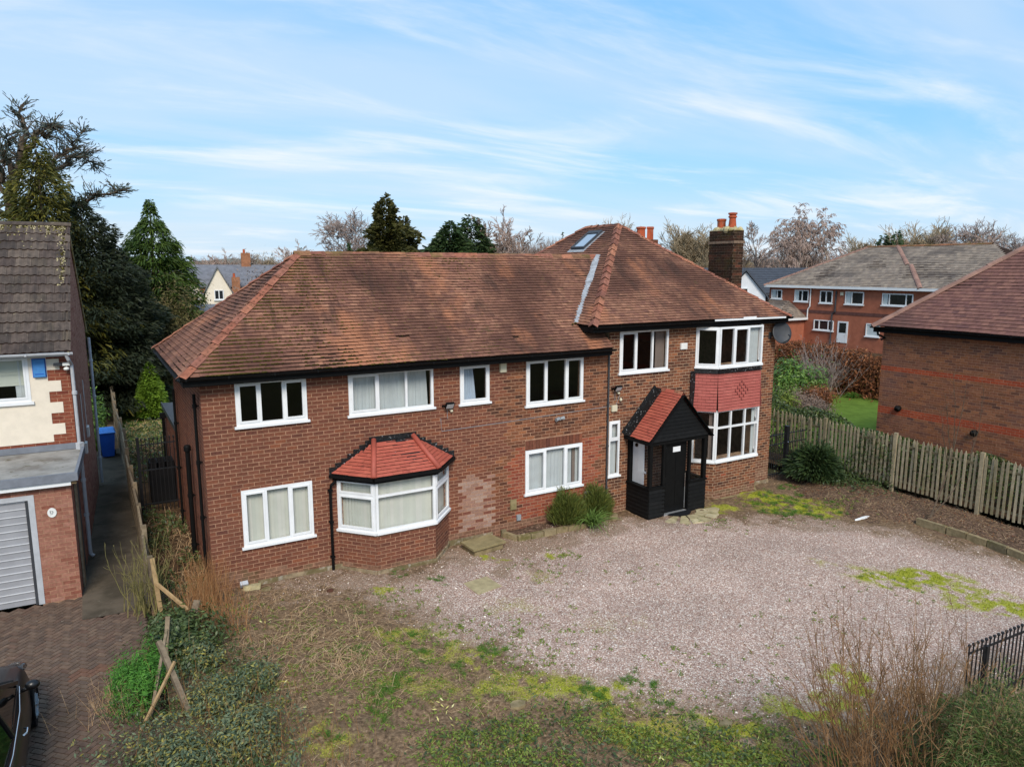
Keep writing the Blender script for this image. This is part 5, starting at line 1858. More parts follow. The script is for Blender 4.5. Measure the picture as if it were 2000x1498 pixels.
cap_line(fr_oof, 'hip_tile', P3(x0, 35.5, fe + .05), P3(x0 + 3.6, 38.6, fe + fk * 3.6), [M['far_hip']], .9, .24, .3, round_tile(), seed=83, lean=0)
cap_line(fr_oof, 'hip_tile', P3(x0 + 3.7, 39.0, fe + fk * 3.7), P3(x0 + hx_, 42.0, fe + fk * hx_), [M['far_hip']], .9, .24, .3, round_tile(), seed=84, lean=0)
MB().box((x0 - .06, y0, fe - .22), (x0 + .06, y1, fe + .02)).box((x0, y1 - .05, fe - .22), (x1, y1 + .06, fe + .02)).build('gutter', M['upvc_far'], fh)
for (ya, yb, za, zb2, cols, cur) in ((51.4, 50.05, 4.12, 5.05, (.55, .45), [(.08, .4)]), (48.5, 46.85, 3.95, 5.1, (.55, .45), [(.06, .3)]), (45.55, 44.15, 3.90, 5.1, (.5, .5), None),
                                     (42.8, 40.9, 3.9, 5.08, (.36, .64), [(.06, .3)]), (39.1, 36.25, 3.96, 5.02, (.24, .54, .22), [(.04, .18)]), (46.05, 43.85, 1.25, 2.24, (.28, .46, .26), None),
                                     (40.45, 39.1, 1.05, 2.22, (1.0,), [(.08, .92)])):
    far_window(fh, (FX, ya, za), -Y1, -X1, ya - yb, zb2 - za, cols, curtain=cur)
d_ = MB()
d_.box((FX - .05, 42.3, .2), (FX - .005, 43.4, 2.24))
d2 = d_.build('door', M['upvc_far'], fh)
MB().box((FX - .06, 42.48, 1.15), (FX - .051, 43.22, 2.1)).build('pane', M['pane_dark'], d2)
mb = MB()
mb.tube([(FX - .1, 46.6, fe - .1), (FX - .1, 46.6, 3.5), (FX - .12, 46.8, 3.2), (FX - .12, 46.8, 2.3)], .06, 6)
mb.build('downpipe', M['upvc_far'], fh)
mb = MB()
mb.tube([(FX - .1, 43.75, 5.1), (FX - .1, 43.75, 3.1), (FX - .1, 44.05, 2.9), (FX - .1, 44.05, 0)], .07, 6)
mb.build('soil_pipe', M['dark_grey'], fh)
MB().box((FX - .12, 43.0, 4.7), (FX - .001, 43.3, 5.0)).build('alarm_box', M['cream_plastic'], fh)
# lean-to wing
mb = MB()
mb.box((FX - 5, 47.2, -.5), (FX - .001, 53.5, 2.3))
mb.build('lean_to_wall', M['brick_far'], fh)
le = 2.35
mb = MB()
mb.quad((FX - 5.3, 53.8, le), (FX - 5.3, 46.9, le), (FX - .01, 49.2, 3.95), (FX - .01, 53.8, 3.95))
mb.quad((FX - 5.3, 46.9, le), (FX - .01, 46.9, le), (FX - .01, 49.2, 3.95))
lr = mb.build('lean_to_roof', M['tile_edge'], fh)
tl = Tiles(.30, .33, .022)
tile_face(tl, ((FX - 5.3, 53.8, le), (FX - 5.3, 46.9, le), (FX - .01, 49.2, 3.95), (FX - .01, 53.8, 3.95)))
tile_face(tl, ((FX - 5.3, 46.9, le), (FX - .01, 46.9, le), (FX - .01, 49.2, 3.95)))
tl.place(lr, [M['far_tile']], 0, 'roof_tile', 'roof_tiling')
MB().box((FX - 5.42, 46.8, le - .18), (FX - 5.28, 53.8, le + .02)).box((FX - 5.3, 46.78, le - .18), (FX, 46.9, le + .02)).build('lean_to_gutter', M['upvc_far'], fh)
far_window(fh, (FX - 5, 51.8, .95), -Y1, -X1, 2.3, 1.2, (.6, .4))
d2 = MB().box((FX - 5.05, 48.0, .1), (FX - 5.005, 48.95, 2.15)).build('door', M['upvc_far'], fh)
MB().box((FX - 5.06, 48.12, 1.05), (FX - 5.051, 48.83, 2.0)).build('pane', M['pane_dark'], d2)

wh = thing('white_gabled_house', 'white rendered gabled house with dark slate roof behind the brick chimney', 'house', (62, 54, -.3))
mb = MB()
gx, gy = 59.8, 53.2                                    # gable faces the camera side, ridge runs away to the right
gd_ = np.array([gx, gy, 0]) / math.hypot(gx, gy)
gr_ = np.array([gd_[1], -gd_[0], 0])
gc = np.array([59.9, 53.1, 0])
A_ = lambda r, d, z: gc + gr_ * r + gd_ * d + Z1 * z
ez_, az_, hw_ = 4.4, 6.85, 2.05
mb.prism([A_(-hw_, 0, -.5), A_(hw_, 0, -.5), A_(hw_, 0, ez_), A_(0, 0, az_), A_(-hw_, 0, ez_)], gd_ * 9)
mb.build('wall', M['white_render'], wh)
mb = MB()
for s_ in (-1, 1):
    mb.prism([A_(0, -.3, az_ + .16), A_(s_ * (hw_ + .4), -.3, ez_ - .42), A_(s_ * (hw_ + .4), -.3, ez_ - .22), A_(0, -.3, az_ + .36)], gd_ * 9.6)
mb.build('gable_roof', M['slate_dark'], wh)
mb = MB()
mb.box(A_(-9, 3, -.5) * 0 + np.array([60, 48, -.5]), np.array([60.1, 48.1, -.4]))
mb.prism([A_(-6, 4.0, 4.3), A_(9, 4.0, 4.3), A_(9, 8.0, 7.05), A_(-6, 8.0, 7.05)], gd_ * .01 + Z1 * .2)
mb.prism([A_(-6, 8.0, 7.05), A_(9, 8.0, 7.05), A_(9, 12.0, 4.3), A_(-6, 12.0, 4.3)], gd_ * .01 + Z1 * .2)
mr = mb.build('main_roof', M['slate_dark'], wh)
sd_ = gd_ * 4 + Z1 * 2.75
sd_ = sd_ / np.linalg.norm(sd_)
tl = Tiles(.34, .5, .03)
tl.plane(A_(-6, 4.0, 4.52), gr_, sd_, lambda t: [(0, 15)], 4.85, 0, jitter=.2)
tl.place(mr, [M['slate_dark']], 0, 'roof_slate', 'roof_slating')
mb = MB()
mb.prism([A_(-5.8, 4.5, -.5), A_(8.8, 4.5, -.5), A_(8.8, 4.5, 4.5), A_(-5.8, 4.5, 4.5)], gd_ * 7)
mb.build('rear_wall', M['white_render'], wh)
far_window(wh, A_(-.9, -.02, 4.2), gr_, -gd_, 1.2, 1.0, (1.0,), sill=False)

# terrace far left
tc = thing('terraced_house', 'row house with two cream gables and grey slate roof far behind the hedge', 'house', (13, 86, -.3))
tdv = np.array([12.5, 84.2, 0]) / math.hypot(12.5, 84.2)
trv = np.array([tdv[1], -tdv[0], 0])
tcn = np.array([12.2, 84.2, 0])
T_ = lambda r, d, z: tcn + trv * r + tdv * d + Z1 * z
mb = MB()
mb.prism([T_(-5, 0, -.5), T_(9, 0, -.5), T_(9, 0, 5.4), T_(-5, 0, 5.4)], tdv * 8)
mb.build('wall', M['brick_terrace'], tc)
mb = MB()
mb.prism([T_(-5, -.2, 5.2), T_(9, -.2, 5.2), T_(9, 4, 7.5), T_(-5, 4, 7.5)], Z1 * .15)
mb.prism([T_(-5, 4, 7.5), T_(9, 4, 7.5), T_(9, 8.2, 5.2), T_(-5, 8.2, 5.2)], Z1 * .15)
mb.build('roof', M['slate'], tc)
for r, w, h in ((0.1, 1.35, 7.3), (-2.35, 1.0, 6.4)):
    MB().prism([T_(r - w, -1.2, .5), T_(r + w, -1.2, .5), T_(r + w, -1.2, h - 2.6), T_(r, -1.2, h), T_(r - w, -1.2, h - 2.6)], tdv * 3).build('gable_wall', M['cream_render'], tc)
    mb = MB()
    for s_ in (-1, 1):
        mb.prism([T_(r, -1.45, h + .05), T_(r + s_ * (w + .25), -1.45, h - 3.0), T_(r + s_ * (w + .25), -1.45, h - 2.85), T_(r, -1.45, h + .25)], tdv * 3.5)
    mb.build('gable_roof', M['slate'], tc)
    far_window(tc, T_(r - .45, -1.22, h - 3.4), trv, -tdv, .95, 1.05, (.5, .5))
for (r, d, h, w) in ((3.2, 4, 9.0, .5), (1.9, -.8, 6.3, .42)):
    mb = MB()
    mb.prism([T_(r - w, d - .4, 2), T_(r + w, d - .4, 2), T_(r + w, d + .4, 2), T_(r - w, d + .4, 2)], Z1 * (h - 2))
    ck = mb.build('chimney', M['brick_terrace'], tc)
    MB().lathe(T_(r - .15, d, h), [(.14, 0), (.12, .4), (.14, .42)], 8).build('chimney_pot', M['terracotta'], ck)
gh = thing('garden_garage', 'low grey roofed outbuilding just behind the tiled hip of the brick house', 'outbuilding', (9, 58, -.3))
p = at_d(415, 612, 52)
mb = MB()
mb.box((p[0] - 2.5, p[1], -.4), (p[0] + 5, p[1] + 4, 3.0))
mb.build('wall', M['brick_terrace'], gh)
mb = MB()
mb.prism([(p[0] - 2.8, p[1] - .3, 2.9), (p[0] + 5.3, p[1] - .3, 2.9), (p[0] + 5.3, p[1] + 2, 4.7), (p[0] - 2.8, p[1] + 2, 4.7)], Z1 * .1)
mb.prism([(p[0] - 2.8, p[1] + 2, 4.7), (p[0] + 5.3, p[1] + 2, 4.7), (p[0] + 5.3, p[1] + 4.3, 2.9), (p[0] - 2.8, p[1] + 4.3, 2.9)], Z1 * .1)
mb.build('roof', M['slate'], gh)

# ================================================================== GROUND


def sheet(name, poly, z, m, kind='structure'):
    P = np.array([(x, y, z) for x, y in poly], float)
    return link_mesh(name, P, [tuple(range(len(P)))], m, None, kind=kind)


M['field'] = mat('rough_grass_ground', srgb(96, 92, 62), (0.6, 0.35), [(0.12, (1, 1, 1), .45, .65, srgb(84, 76, 58), .7), (2, (1, 1, 1), .5, .7, srgb(78, 92, 48), .5)], 1.0, 0.05)
M['lawn'] = mat('lawn_green', srgb(92, 112, 44), (1.5, 0.2), [(3, (1, 1, 1), .5, .7, srgb(108, 128, 56), .5)], 1.0, 0.05, (40, .6, .02))
M['garden_soil'] = mat('leaf_littered_soil', srgb(82, 64, 48), (3, 0.4), [(4, (1, 1, 1), .5, .65, srgb(56, 46, 36), .7), (9, (1, 1, 1), .6, .68, srgb(128, 104, 76), .7)], 1.0, 0.05, (20, .7, .03))
M['path'] = mat('old_concrete_path', srgb(92, 82, 70), (1.2, 0.3), [(0.8, (1, 1, 1), .48, .66, srgb(62, 56, 46), .7), (5, (1, 1, 1), .6, .72, srgb(120, 112, 98), .5)], .95, .1, (30, .4, .01))
big = 2500.0
sheet('ground', [(-big, -big), (big, -big), (big, big), (-big, big)], -0.62, M['field'])
sheet('back_garden_ground', [(.664, 30.6), (13, 30.6), (13, 33), (.664, 33)], -0.10, M['garden_soil'])
sheet('back_lawn', [(-30, 33), (16, 33), (16, 70), (-30, 70)], -0.12, M['lawn'])
sheet('right_garden_lawn', [(24.3, 15.7), (48, 15.7), (48, 31), (30, 27.5), (24.3, 20)], -0.34, M['lawn'])
sheet('right_garden_soil', [(22.7, 15.9), (24.25, 15.9), (24.25, 20.1), (29.9, 27.6), (48, 31.1), (61, 31.1), (61, 47), (20, 47), (20, 27), (22.7, 27)], -0.345, M['garden_soil'])
sheet('fence_side_bed', [(22.9, -2), (24.98, -2), (24.98, 15.58), (22.9, 15.58)], -0.05, M['garden_soil'])
sheet('side_path', [(-0.66, 17.9), (0.66, 17.9), (0.66, 40), (-0.3, 40)], 0.004, M['path'])
sheet('path_apron', [(-0.66, 16.55), (0.66, 16.45), (0.66, 17.895), (-0.66, 17.895)], 0.006, M['path'])
sheet('garden_strip', [(-3, 33), (-3, 31), (-.31, 31), (-.31, 33)], -0.09, M['garden_soil'])

# ---- forecourt: one relief sheet with gravel, moss, soil and dry litter
pix = lambda pts: np.array([gpt(*p)[:2] for p in pts])
GRAVEL = pix([(905, 1072), (1000, 1062), (1215, 1012), (1375, 1012), (1450, 1018), (1560, 1012), (1650, 1022), (1760, 1038), (1850, 1062), (2010, 1104), (2250, 1180), (2250, 1330),
              (1900, 1330), (1660, 1390), (1560, 1402), (1400, 1404), (1240, 1382), (1150, 1352), (1000, 1300), (880, 1248), (800, 1190), (735, 1165), (640, 1152), (560, 1158), (560, 1138), (650, 1118), (760, 1128), (850, 1100)])
SOIL = pix([(1500, 925), (1560, 926), (1640, 932), (1800, 962), (1920, 1000), (2100, 1060), (2200, 1140), (2010, 1096), (1900, 1058), (1780, 1024), (1660, 1012), (1590, 985), (1545, 950)])
MOSSES = [((1535, 985), 1.5, .75, 1.0), ((1605, 1000), 1.0, .45, .85), ((1480, 965), 1.0, .42, .9), ((1400, 992), .8, .35, .7), ((1745, 1130), 1.2, .42, 1.0), ((1800, 1132), .9, .5, 1.0), ((1850, 1138), 1.0, .45, .7), ((1945, 1185), 1.4, .40, .85), ((1900, 1165), 1.0, .4, .65), ((1690, 1108), .5, .2, .5),
          ((1600, 1100), .5, .18, .45), ((1670, 1330), .55, .35, .9), ((1620, 1390), .8, .35, .8), ((1540, 1384), .8, .3, .55), ((1000, 1185), .9, .3, .3), ((1050, 1125), .5, .15, .35), ((960, 1090), .35, .12, .9), ((1095, 1085), .3, .10, .9), ((940, 1285), .5, .2, .8),
          ((955, 1278), .30, .14, 1.0), ((800, 1240), .9, .35, .55), ((750, 1155), .45, .16, .7), ((870, 1270), .8, .4, .5), ((1160, 1350), .55, .25, .9), ((1080, 1340), .9, .35, .65), ((1000, 1340), .8, .4, .6), ((830, 1340), .8, .4, .45), ((640, 1440), .6, .3, .55),
          ((1200, 1225), .9, .25, .25), ((1240, 1215), .5, .2, .3), ((760, 1330), .7, .3, .4), ((1250, 1420), 1.2, .5, .6), ((1400, 1450), 1.3, .5, .7)]
BEDP = np.vstack([pix([(975, 1035), (985, 1048), (1010, 1056), (1060, 1047), (1130, 1032), (1205, 1013)]), [(12.9, D + .1), (9.2, D + .1)]])
STEP = 0.055
gx_, gy_ = np.arange(0.62, 22.95, STEP), np.arange(1.6, 17.3, STEP)
GX, GYY = np.meshgrid(gx_, gy_, indexing='ij')


def bed_h(x, y):
    d = poly_sd(x, y, SOIL)
    return 0.22 * sstep(d, -0.1, 1.3) + .10 * sstep(poly_sd(x, y, BEDP), -.02, .12)


def forecourt_z(x, y):
    x, y = np.asarray(x, float), np.asarray(y, float)
    h = gz(x) + (fbm(x * .9, y * .9, 3, 3) - .5) * .05 + (fbm(x * 5, y * 5, 2, 8) - .5) * .018
    h = h + bed_h(x, y)
    w = poly_sd(x, y, GRAVEL)
    return h + (1 - sstep(w, -.9, .1)) * ((fbm(x * 2.2, y * 2.2, 3, 21) - .5) * .14)


wob = lambda x, y, s=0: (fbm(x * 2.6, y * 2.6, 4, 40 + s) - .5)
HZ = forecourt_z(GX, GYY)
gd0 = poly_sd(GX, GYY, GRAVEL) + wob(GX, GYY) * 1.1
a_gravel = sstep(gd0 + wob(GX * .6, GYY * .6, 6) * 1.5 + wob(GX * 2.5, GYY * 2.5, 2) * 1.3, -.9, .9)
a_soil = sstep(poly_sd(GX, GYY, SOIL) + wob(GX, GYY, 3) * .8, -.25, .25)
a_soil = np.maximum(a_soil, sstep(poly_sd(GX, GYY, BEDP), -.05, .06))
a_moss = np.zeros_like(GX)


def moss_at(x, y):
    m = np.zeros(np.shape(x))
    wx, wy = wob(x, y, 7) * .9, wob(x + 31, y, 9) * .9
    for (p, rx, ry, s) in MOSSES:
        c = gpt(*p)
        u = np.stack([_right[0] * (x + wx - c[0]) + _right[1] * (y + wy - c[1]), _fh[0] * (x + wx - c[0]) + _fh[1] * (y + wy - c[1])])
        q = np.hypot(u[0] / rx, u[1] / (ry * 1.6))
        m = np.maximum(m, s * (1 - sstep(q, .45, 1.15)))
    return m


a_moss = moss_at(GX, GYY) * sstep(fbm(GX * 5, GYY * 5, 4, 60), .30, .55)
dirt = np.clip(.75 * (1 - sstep(gd0, -.2, 1.7)) + 1.2 * sstep(fbm(GX * 1.1, GYY * 1.1, 4, 80), .52, .72) * sstep(-poly_sd(GX, GYY, pix([(1150, 1080), (1500, 1040), (1900, 1090), (2100, 1180), (2000, 1240), (1600, 1350), (1250, 1330), (1080, 1200)])), -.3, 1.6), 0, 1)
nx_, ny_ = GX.shape
V = np.stack([GX, GYY, HZ], -1).reshape(-1, 3)
ii = np.arange(nx_ * ny_).reshape(nx_, ny_)
Fq = np.stack([ii[:-1, :-1], ii[1:, :-1], ii[1:, 1:], ii[:-1, 1:]], -1).reshape(-1, 4)
keep = ~((V[Fq[:, 0], 0] > 2.2) & (V[Fq[:, 0], 1] > D + .05) & (V[Fq[:, 0], 0] < 20.2))
fc = link_mesh('forecourt_ground', V, Fq[keep], [], None, None, True, 'structure')
for nm, arr in (('gravel', a_gravel), ('soil', a_soil), ('moss', a_moss), ('dirt', dirt)):
    at = fc.data.attributes.new(nm, 'FLOAT', 'POINT')
    at.data.foreach_set('value', arr.reshape(-1).astype(np.float32))
t = NT('gravel_moss_and_soil')
vo = t.new('TexVoronoi')
vo.inputs['Scale'].default_value = 46
t.l.new(t.position(), vo.inputs['Vector'])
sepc = t.new('SeparateColor')
t.l.new(vo.outputs['Color'], sepc.inputs[0])
stone = t.ramp(sepc.outputs[0], [(0, srgb(128, 100, 87)), (.25, srgb(168, 138, 124)), (.5, srgb(186, 157, 142)), (.75, srgb(200, 172, 157)), (1, srgb(244, 232, 218))])
stone = t.scale(stone, t.step(vo.outputs['Distance'], .75, .15, (.72, 1.0)))
stone = t.scale(stone, t.step(t.noise(.45, 5, .6), .3, .7, (.84, 1.10)))
fine = t.noise(38, 3, .6)
fine2 = t.noise(14, 4, .65, off=(5, 3, 1))
soil = t.ramp(fine2, [(.3, srgb(72, 57, 44)), (.5, srgb(112, 90, 70)), (.62, srgb(134, 110, 86)), (.75, srgb(166, 140, 110))])
soil2 = t.ramp(fine2, [(.3, srgb(54, 43, 35)), (.52, srgb(94, 73, 60)), (.7, srgb(132, 106, 88))])
moss = t.ramp(fine, [(.3, srgb(108, 110, 36)), (.5, srgb(146, 148, 46)), (.7, srgb(172, 166, 66))])


def edged(att, soft=.35):
    a = t.attr(att)
    s_ = t.math('ADD', a, t.math('MULTIPLY', t.math('SUBTRACT', fine, .5), 1.5))
    return t.step(s_, .5 - soft, .5 + soft)


col = t.mix(t.math('MULTIPLY', edged('dirt'), .62), stone, t.mix(.5, soil, srgb(128, 108, 84)))
col = t.mix(t.math('SUBTRACT', 1.0, edged('gravel', .30)), col, soil)
col = t.mix(edged('soil', .2), col, soil2)
col = t.mix(edged('moss', .42), col, moss)
fc.data.materials.append(t.done(col, .95, .1, t.bump(vo.outputs['Distance'], .5, .012)))

# loose stones lying on the gravel
N = 52000
sx, sy = rng.uniform(2, 22.5, N), rng.uniform(4, 16.6, N)
ok = (poly_sd(sx, sy, GRAVEL) + wob(sx, sy) * 1.1 > rng.uniform(-.7, .4, N)) & (moss_at(sx, sy) < rng.uniform(.2, 1, N))
px_, py_, dd_ = pixels(np.stack([sx, sy, gz(sx)], 1))
ok &= (px_ > -40) & (px_ < 2040) & (py_ < 1540)
sx, sy = sx[ok], sy[ok]
n_ = len(sx)
OCT = np.array([(1, 0, 0), (0, 1, 0), (-1, 0, 0), (0, -1, 0), (0, 0, 1), (0, 0, -1)], float)
OF = np.array([(0, 1, 4), (1, 2, 4), (2, 3, 4), (3, 0, 4)])
r_ = rng.uniform(.006, .017, n_) * np.where(rng.random(n_) < .03, 1.7, 1)
ang = rng.uniform(0, 6.28, n_)
ca, sa = np.cos(ang), np.sin(ang)
Vs = OCT[None, :5] * np.stack([r_ * rng.uniform(.8, 1.5, n_), r_, r_ * rng.uniform(.5, .9, n_)], 1)[:, None]
Vs = np.stack([Vs[..., 0] * ca[:, None] - Vs[..., 1] * sa[:, None], Vs[..., 0] * sa[:, None] + Vs[..., 1] * ca[:, None], Vs[..., 2]], -1)
Vs += np.stack([sx, sy, forecourt_z(sx, sy) + .002], 1)[:, None]
M['stones'] = mat('loose_gravel', [srgb(124, 98, 86), srgb(164, 134, 120), srgb(184, 155, 140), srgb(150, 122, 109), srgb(202, 174, 159), srgb(244, 232, 218)], (1, 0), (), .9, .15)
link_mesh('gravel', Vs.reshape(-1, 3), (OF[None] + (np.arange(n_) * 5)[:, None, None]).reshape(-1, 3), M['stones'], None, kind='stuff')

# ---- block paved drive in herringbone
pv = sheet('paved_drive', [(-9, 1), (0.60, 1), (0.60, 16.44), (-0.66, 16.54), (-0.66, 17.7), (-9, 18.1)], -0.030, M['paver_bed'])
pc, pa, ph, pm = [], [], [], []
a45 = R(45)
e1, e2 = np.array([math.cos(a45), math.sin(a45), 0]), np.array([-math.sin(a45), math.cos(a45), 0])
bw = 0.105
for i in range(-120, 190):
    for j in range(-60, 190):
        k = (i - j) % 4
        if k == 0:
            c, A0 = e1 * (i + 1) * bw + e2 * (j + .5) * bw, (e1, e2)
        elif k == 3:
            c, A0 = e1 * (i + .5) * bw + e2 * (j + 1) * bw - e2 * 0, (e2, -e1)
        else:
            continue
        x, y = c[0] - 2.0, c[1] + 6.0
        lim = .52 + .1 * math.sin(y * 2.3)
        if not (-4.2 < x < lim and 8.8 < y < (16.52 if x > -.62 else 17.8)):
            continue
        q = vnoise(x * 3, y * 3, 2)
        pc.append((x, y, -.020 + rng.uniform(-.002, .003)))
        pa.append([A0[0], A0[1], Z1])
        ph.append((bw - .0075, bw / 2 - .0075, .02))
        pm.append(1 if (abs(x + .45) < .33 and abs(y - 14.25) < .14) else 0)
pieces(pv, 'paver', pc, pa, ph, [M['paver'], M['paver_red']], pm, 300, 'block_paving')

# ---- beds, slabs, stones by the front of the house
sl1 = thing('stone_step', 'thick stone slab laid on the gravel between the bay window and the planted bed', 'slab', (8.6, 16.2, -.1))
a0, a1, a2, a3 = gp(900, 1062, -.02), gp(925, 1078, -.02), gp(988, 1060, -.02), gp(958, 1046, -.02)
MB().prism([a0, a1, a2, a3], (0, 0, .055)).build('slab', M['slab'], sl1)
MB().prism([a0 + (.06, .03, -.16), a1 + (.06, .06, -.16), a2 + (-.06, .05, -.16), a3 + (-.06, .0, -.16)], (0, 0, .158)).build('base', M['stone'], sl1)
bed = pix([(975, 1035), (985, 1048), (1010, 1056), (1060, 1047), (1130, 1032), (1205, 1013)])
kb = thing('bed_edging', 'low curved row of mossy edging stones round the bed under the window', 'edging', (*bed.mean(0), -.2))
pts = []
for i in range(len(bed) - 1):
    k = max(1, int(np.linalg.norm(bed[i + 1] - bed[i]) / .34))
    for j in range(k):
        pts.append((bed[i] + (bed[i + 1] - bed[i]) * j / k, bed[i] + (bed[i + 1] - bed[i]) * (j + 1) / k))
for (p, q) in pts:
    z = float(gz(p[0])) - .03 + rng.uniform(0, .03)
    d = (q - p) * .03
    MB().beam((*(p + d), z + .08), (*(q - d), z + .08 + rng.uniform(-.01, .01)), rng.uniform(.11, .15), rng.uniform(.17, .2)).build('stone', M['stone'], kb)
bedp = np.vstack([bed, [(12.9, D - .01), (9.2, D - .01)]])
fk_ = thing('crazy_paving', 'fan of pale broken flagstones in front of the black porch', 'paving', (15.3, 15.0, -.27))
cen = gpt(1335, 1008)
for k in range(16):
    a = -2.9 + (k % 8) * .36 + rng.uniform(-.05, .05)
    rr0, rr1 = ((.42, .72), (.74, 1.06))[k // 8]
    P = []
    for (r, da) in ((rr0, -.14), (rr0, .14), (rr1, .15 + rng.uniform(-.03, .03)), (rr1 + rng.uniform(-.05, .08), 0), (rr1, -.15)):
        aa = a + da + R(YAW - 60)
        P.append((cen[0] + .25 + math.cos(aa) * r * 1.15, cen[1] + .35 + math.sin(aa) * r, float(gz(cen[0])) - .01))
    if P[0][1] > PYF - .05:
        continue
    MB().prism(P, (0, 0, .03 + rng.uniform(0, .008))).build('flagstone', M['flag'], fk_)
mt = thing('door_mat', 'black half round rubber mat lying before the porch door', 'mat', (*cen[:2], -.25))
P = [(cen[0] + .05 + math.cos(a) * .48, cen[1] + .38 + math.sin(a) * .42, float(gz(cen[0])) + .034) for a in np.linspace(math.pi, 2 * math.pi, 20)]
MB().prism(P, (0, 0, .018)).build('mat', M['rubber'], mt)
MB().prism([(p[0] * .86 + (cen[0] + .05) * .14, (p[1] - cen[1] - .38) * .86 + cen[1] + .35, p[2] + .0175) for p in P], (0, 0, .006)).build('raised_panel', M['rubber'], mt)
# stone kerb along the bed by the fence
kl = [gp(1790, 1016, -.22), gp(1850, 1034, -.2), gp(1930, 1060, -.2), gp(2010, 1090, -.2), gp(2120, 1140, -.2)]
ke = thing('bed_kerb', 'row of dark kerb stones holding back the soil bed by the palisade fence', 'kerb', (20.3, 9.8, -.3))
for i in range(len(kl) - 1):
    k = max(1, int(np.linalg.norm(kl[i + 1] - kl[i]) / .55))
    for j in range(k):
        p, q = kl[i] + (kl[i + 1] - kl[i]) * (j + .03) / k, kl[i] + (kl[i + 1] - kl[i]) * (j + .97) / k
        MB().beam(p + (0, 0, -.02), q + (0, 0, -.02 + rng.uniform(-.02, .02)), .12, .22).build('kerb_stone', M['stone'], ke)
ps = thing('paving_slab', 'pale square slab half buried in the gravel before the bay window', 'slab', (*gpt(945, 1142)[:2], -.2))
q = [gpt(905, 1140), gpt(935, 1162), gpt(980, 1145), gpt(950, 1126)]
MB().prism([p + (0, 0, -.015) for p in q], (0, 0, .03)).build('slab', M['flag'], ps)

# ================================================================== THINGS FIXED TO THE HOUSE FRONT


def floodlight(px, py, label):
    p = at_y(px, py, D)
    o = thing('floodlight', label, 'floodlight', (p[0], D, p[2] - .1), 'black floodlights on the house front')
    x, z = p[0], p[2]
    tilt = np.array([[1, 0, 0], [0, .82, .57], [0, -.57, .82]])
    c = np.array([x, D - .16, z])
    MB().obox(c, tilt, (.115, .035, .085)).build('housing', M['black'], o)
    MB().obox(c - tilt[1] * .037, tilt, (.098, .003, .066)).build('lens', M['lamp_glass'], o)
    MB().beam((x - .13, D - .005, z - .03), (x - .13, D - .17, z), .02, .03).beam((x + .13, D - .005, z - .03), (x + .13, D - .17, z), .02, .03).box((x - .15, D - .012, z - .06), (x + .15, D - .001, z)).build('bracket', M['black'], o)
    MB().ball((x + .10, D - .06, z - .17), (.045, .05, .04), 8, 5).beam((x + .07, D, z - .14), (x + .09, D - .05, z - .15), .03, .03).build('sensor', M['cream_plastic'], o, True)
    MB().tube([(x, D - .012, z - .1), (x, D - .012, z - .38)], .006, 5).build('cable', M['grey_plastic'], o)


floodlight(873, 790, 'black floodlight between the wide curtained window and the narrow upper window')
floodlight(1201, 757, 'black floodlight above the slit window and beside the porch roof')


def wall_box(name, label, cat, px, py, w, h, dp, m, group=None):
    p = at_y(px, py, D)
    o = thing(name, label, cat, (p[0], D - dp / 2, p[2] - h / 2), group)
    MB().box((p[0] - w / 2, D - dp, p[2] - h / 2), (p[0] + w / 2, D - .002, p[2] + h / 2)).build('casing', M[m], o)
    MB().box((p[0] - w / 2 + .012, D - dp - .008, p[2] - h / 2 + .012), (p[0] + w / 2 - .012, D - dp, p[2] + h / 2 - .012)).build('cover', M[m], o)
    return p


wall_box('alarm_box', 'cream alarm box under the eaves between two upper windows', 'alarm box', 981, 716, .19, .30, .07, 'cream_plastic')
wall_box('junction_box', 'cream junction box on the wall just above the slit window', 'junction box', 1198, 797, .20, .19, .07, 'cream_plastic')
wall_box('alarm_box', 'white alarm box between the three-light window and the upper bay', 'alarm box', 1334, 676, .27, .20, .06, 'white_plastic')
wall_box('air_brick', 'tan air vent plate low on the wall right of the pale brick patch', 'vent', 1002, 985, .20, .30, .03, 'slab')
wall_box('meter_box', 'small grey meter box on the wall above the planted bed', 'meter box', 1012, 1010, .13, .16, .06, 'grey_plastic')
wall_box('sign_board', 'pale sign board on the wall behind the rounded shrubs', 'sign', 1151, 966, .36, .26, .03, 'white_plastic')
p = at_y(1090, 817, D)
o = thing('twin_wall_light', 'grey twin wall light between upper and lower window', 'lamp', (p[0], D - .08, p[2] - .05))
for s_ in (-1, 1):
    MB().tube([(p[0] + s_ * .02, D - .09, p[2] + .005), (p[0] + s_ * .14, D - .10, p[2] + s_ * .015)], [.035, .06], 10).build('lamp_head', M['grey_plastic'], o, False)
MB().box((p[0] - .03, D - .10, p[2] - .04), (p[0] + .03, D - .002, p[2] + .04)).build('bracket', M['grey_plastic'], o)
p = at_y(1210, 780, D)
o = thing('motion_sensor', 'small cream motion sensor under the right floodlight', 'sensor', (p[0], D - .05, p[2] - .06))
MB().ball((p[0], D - .06, p[2]), (.045, .05, .055), 8, 6).build('head', M['cream_plastic'], o, True)
MB().beam((p[0], D - .004, p[2] - .04), (p[0], D - .06, p[2] - .02), .03, .03).build('arm', M['cream_plastic'], o)
p = np.array([20.46, D - .30, 5.06])
o = thing('satellite_dish', 'dark grey satellite dish at the right corner under the eaves', 'satellite dish', p)
ax = np.array([-.30, -.92, .26])
ax /= np.linalg.norm(ax)
s1 = np.cross(ax, Z1)
s1 /= np.linalg.norm(s1)
s2 = np.cross(s1, ax)
rings, nn = 5, 22
P = [p - ax * .07]
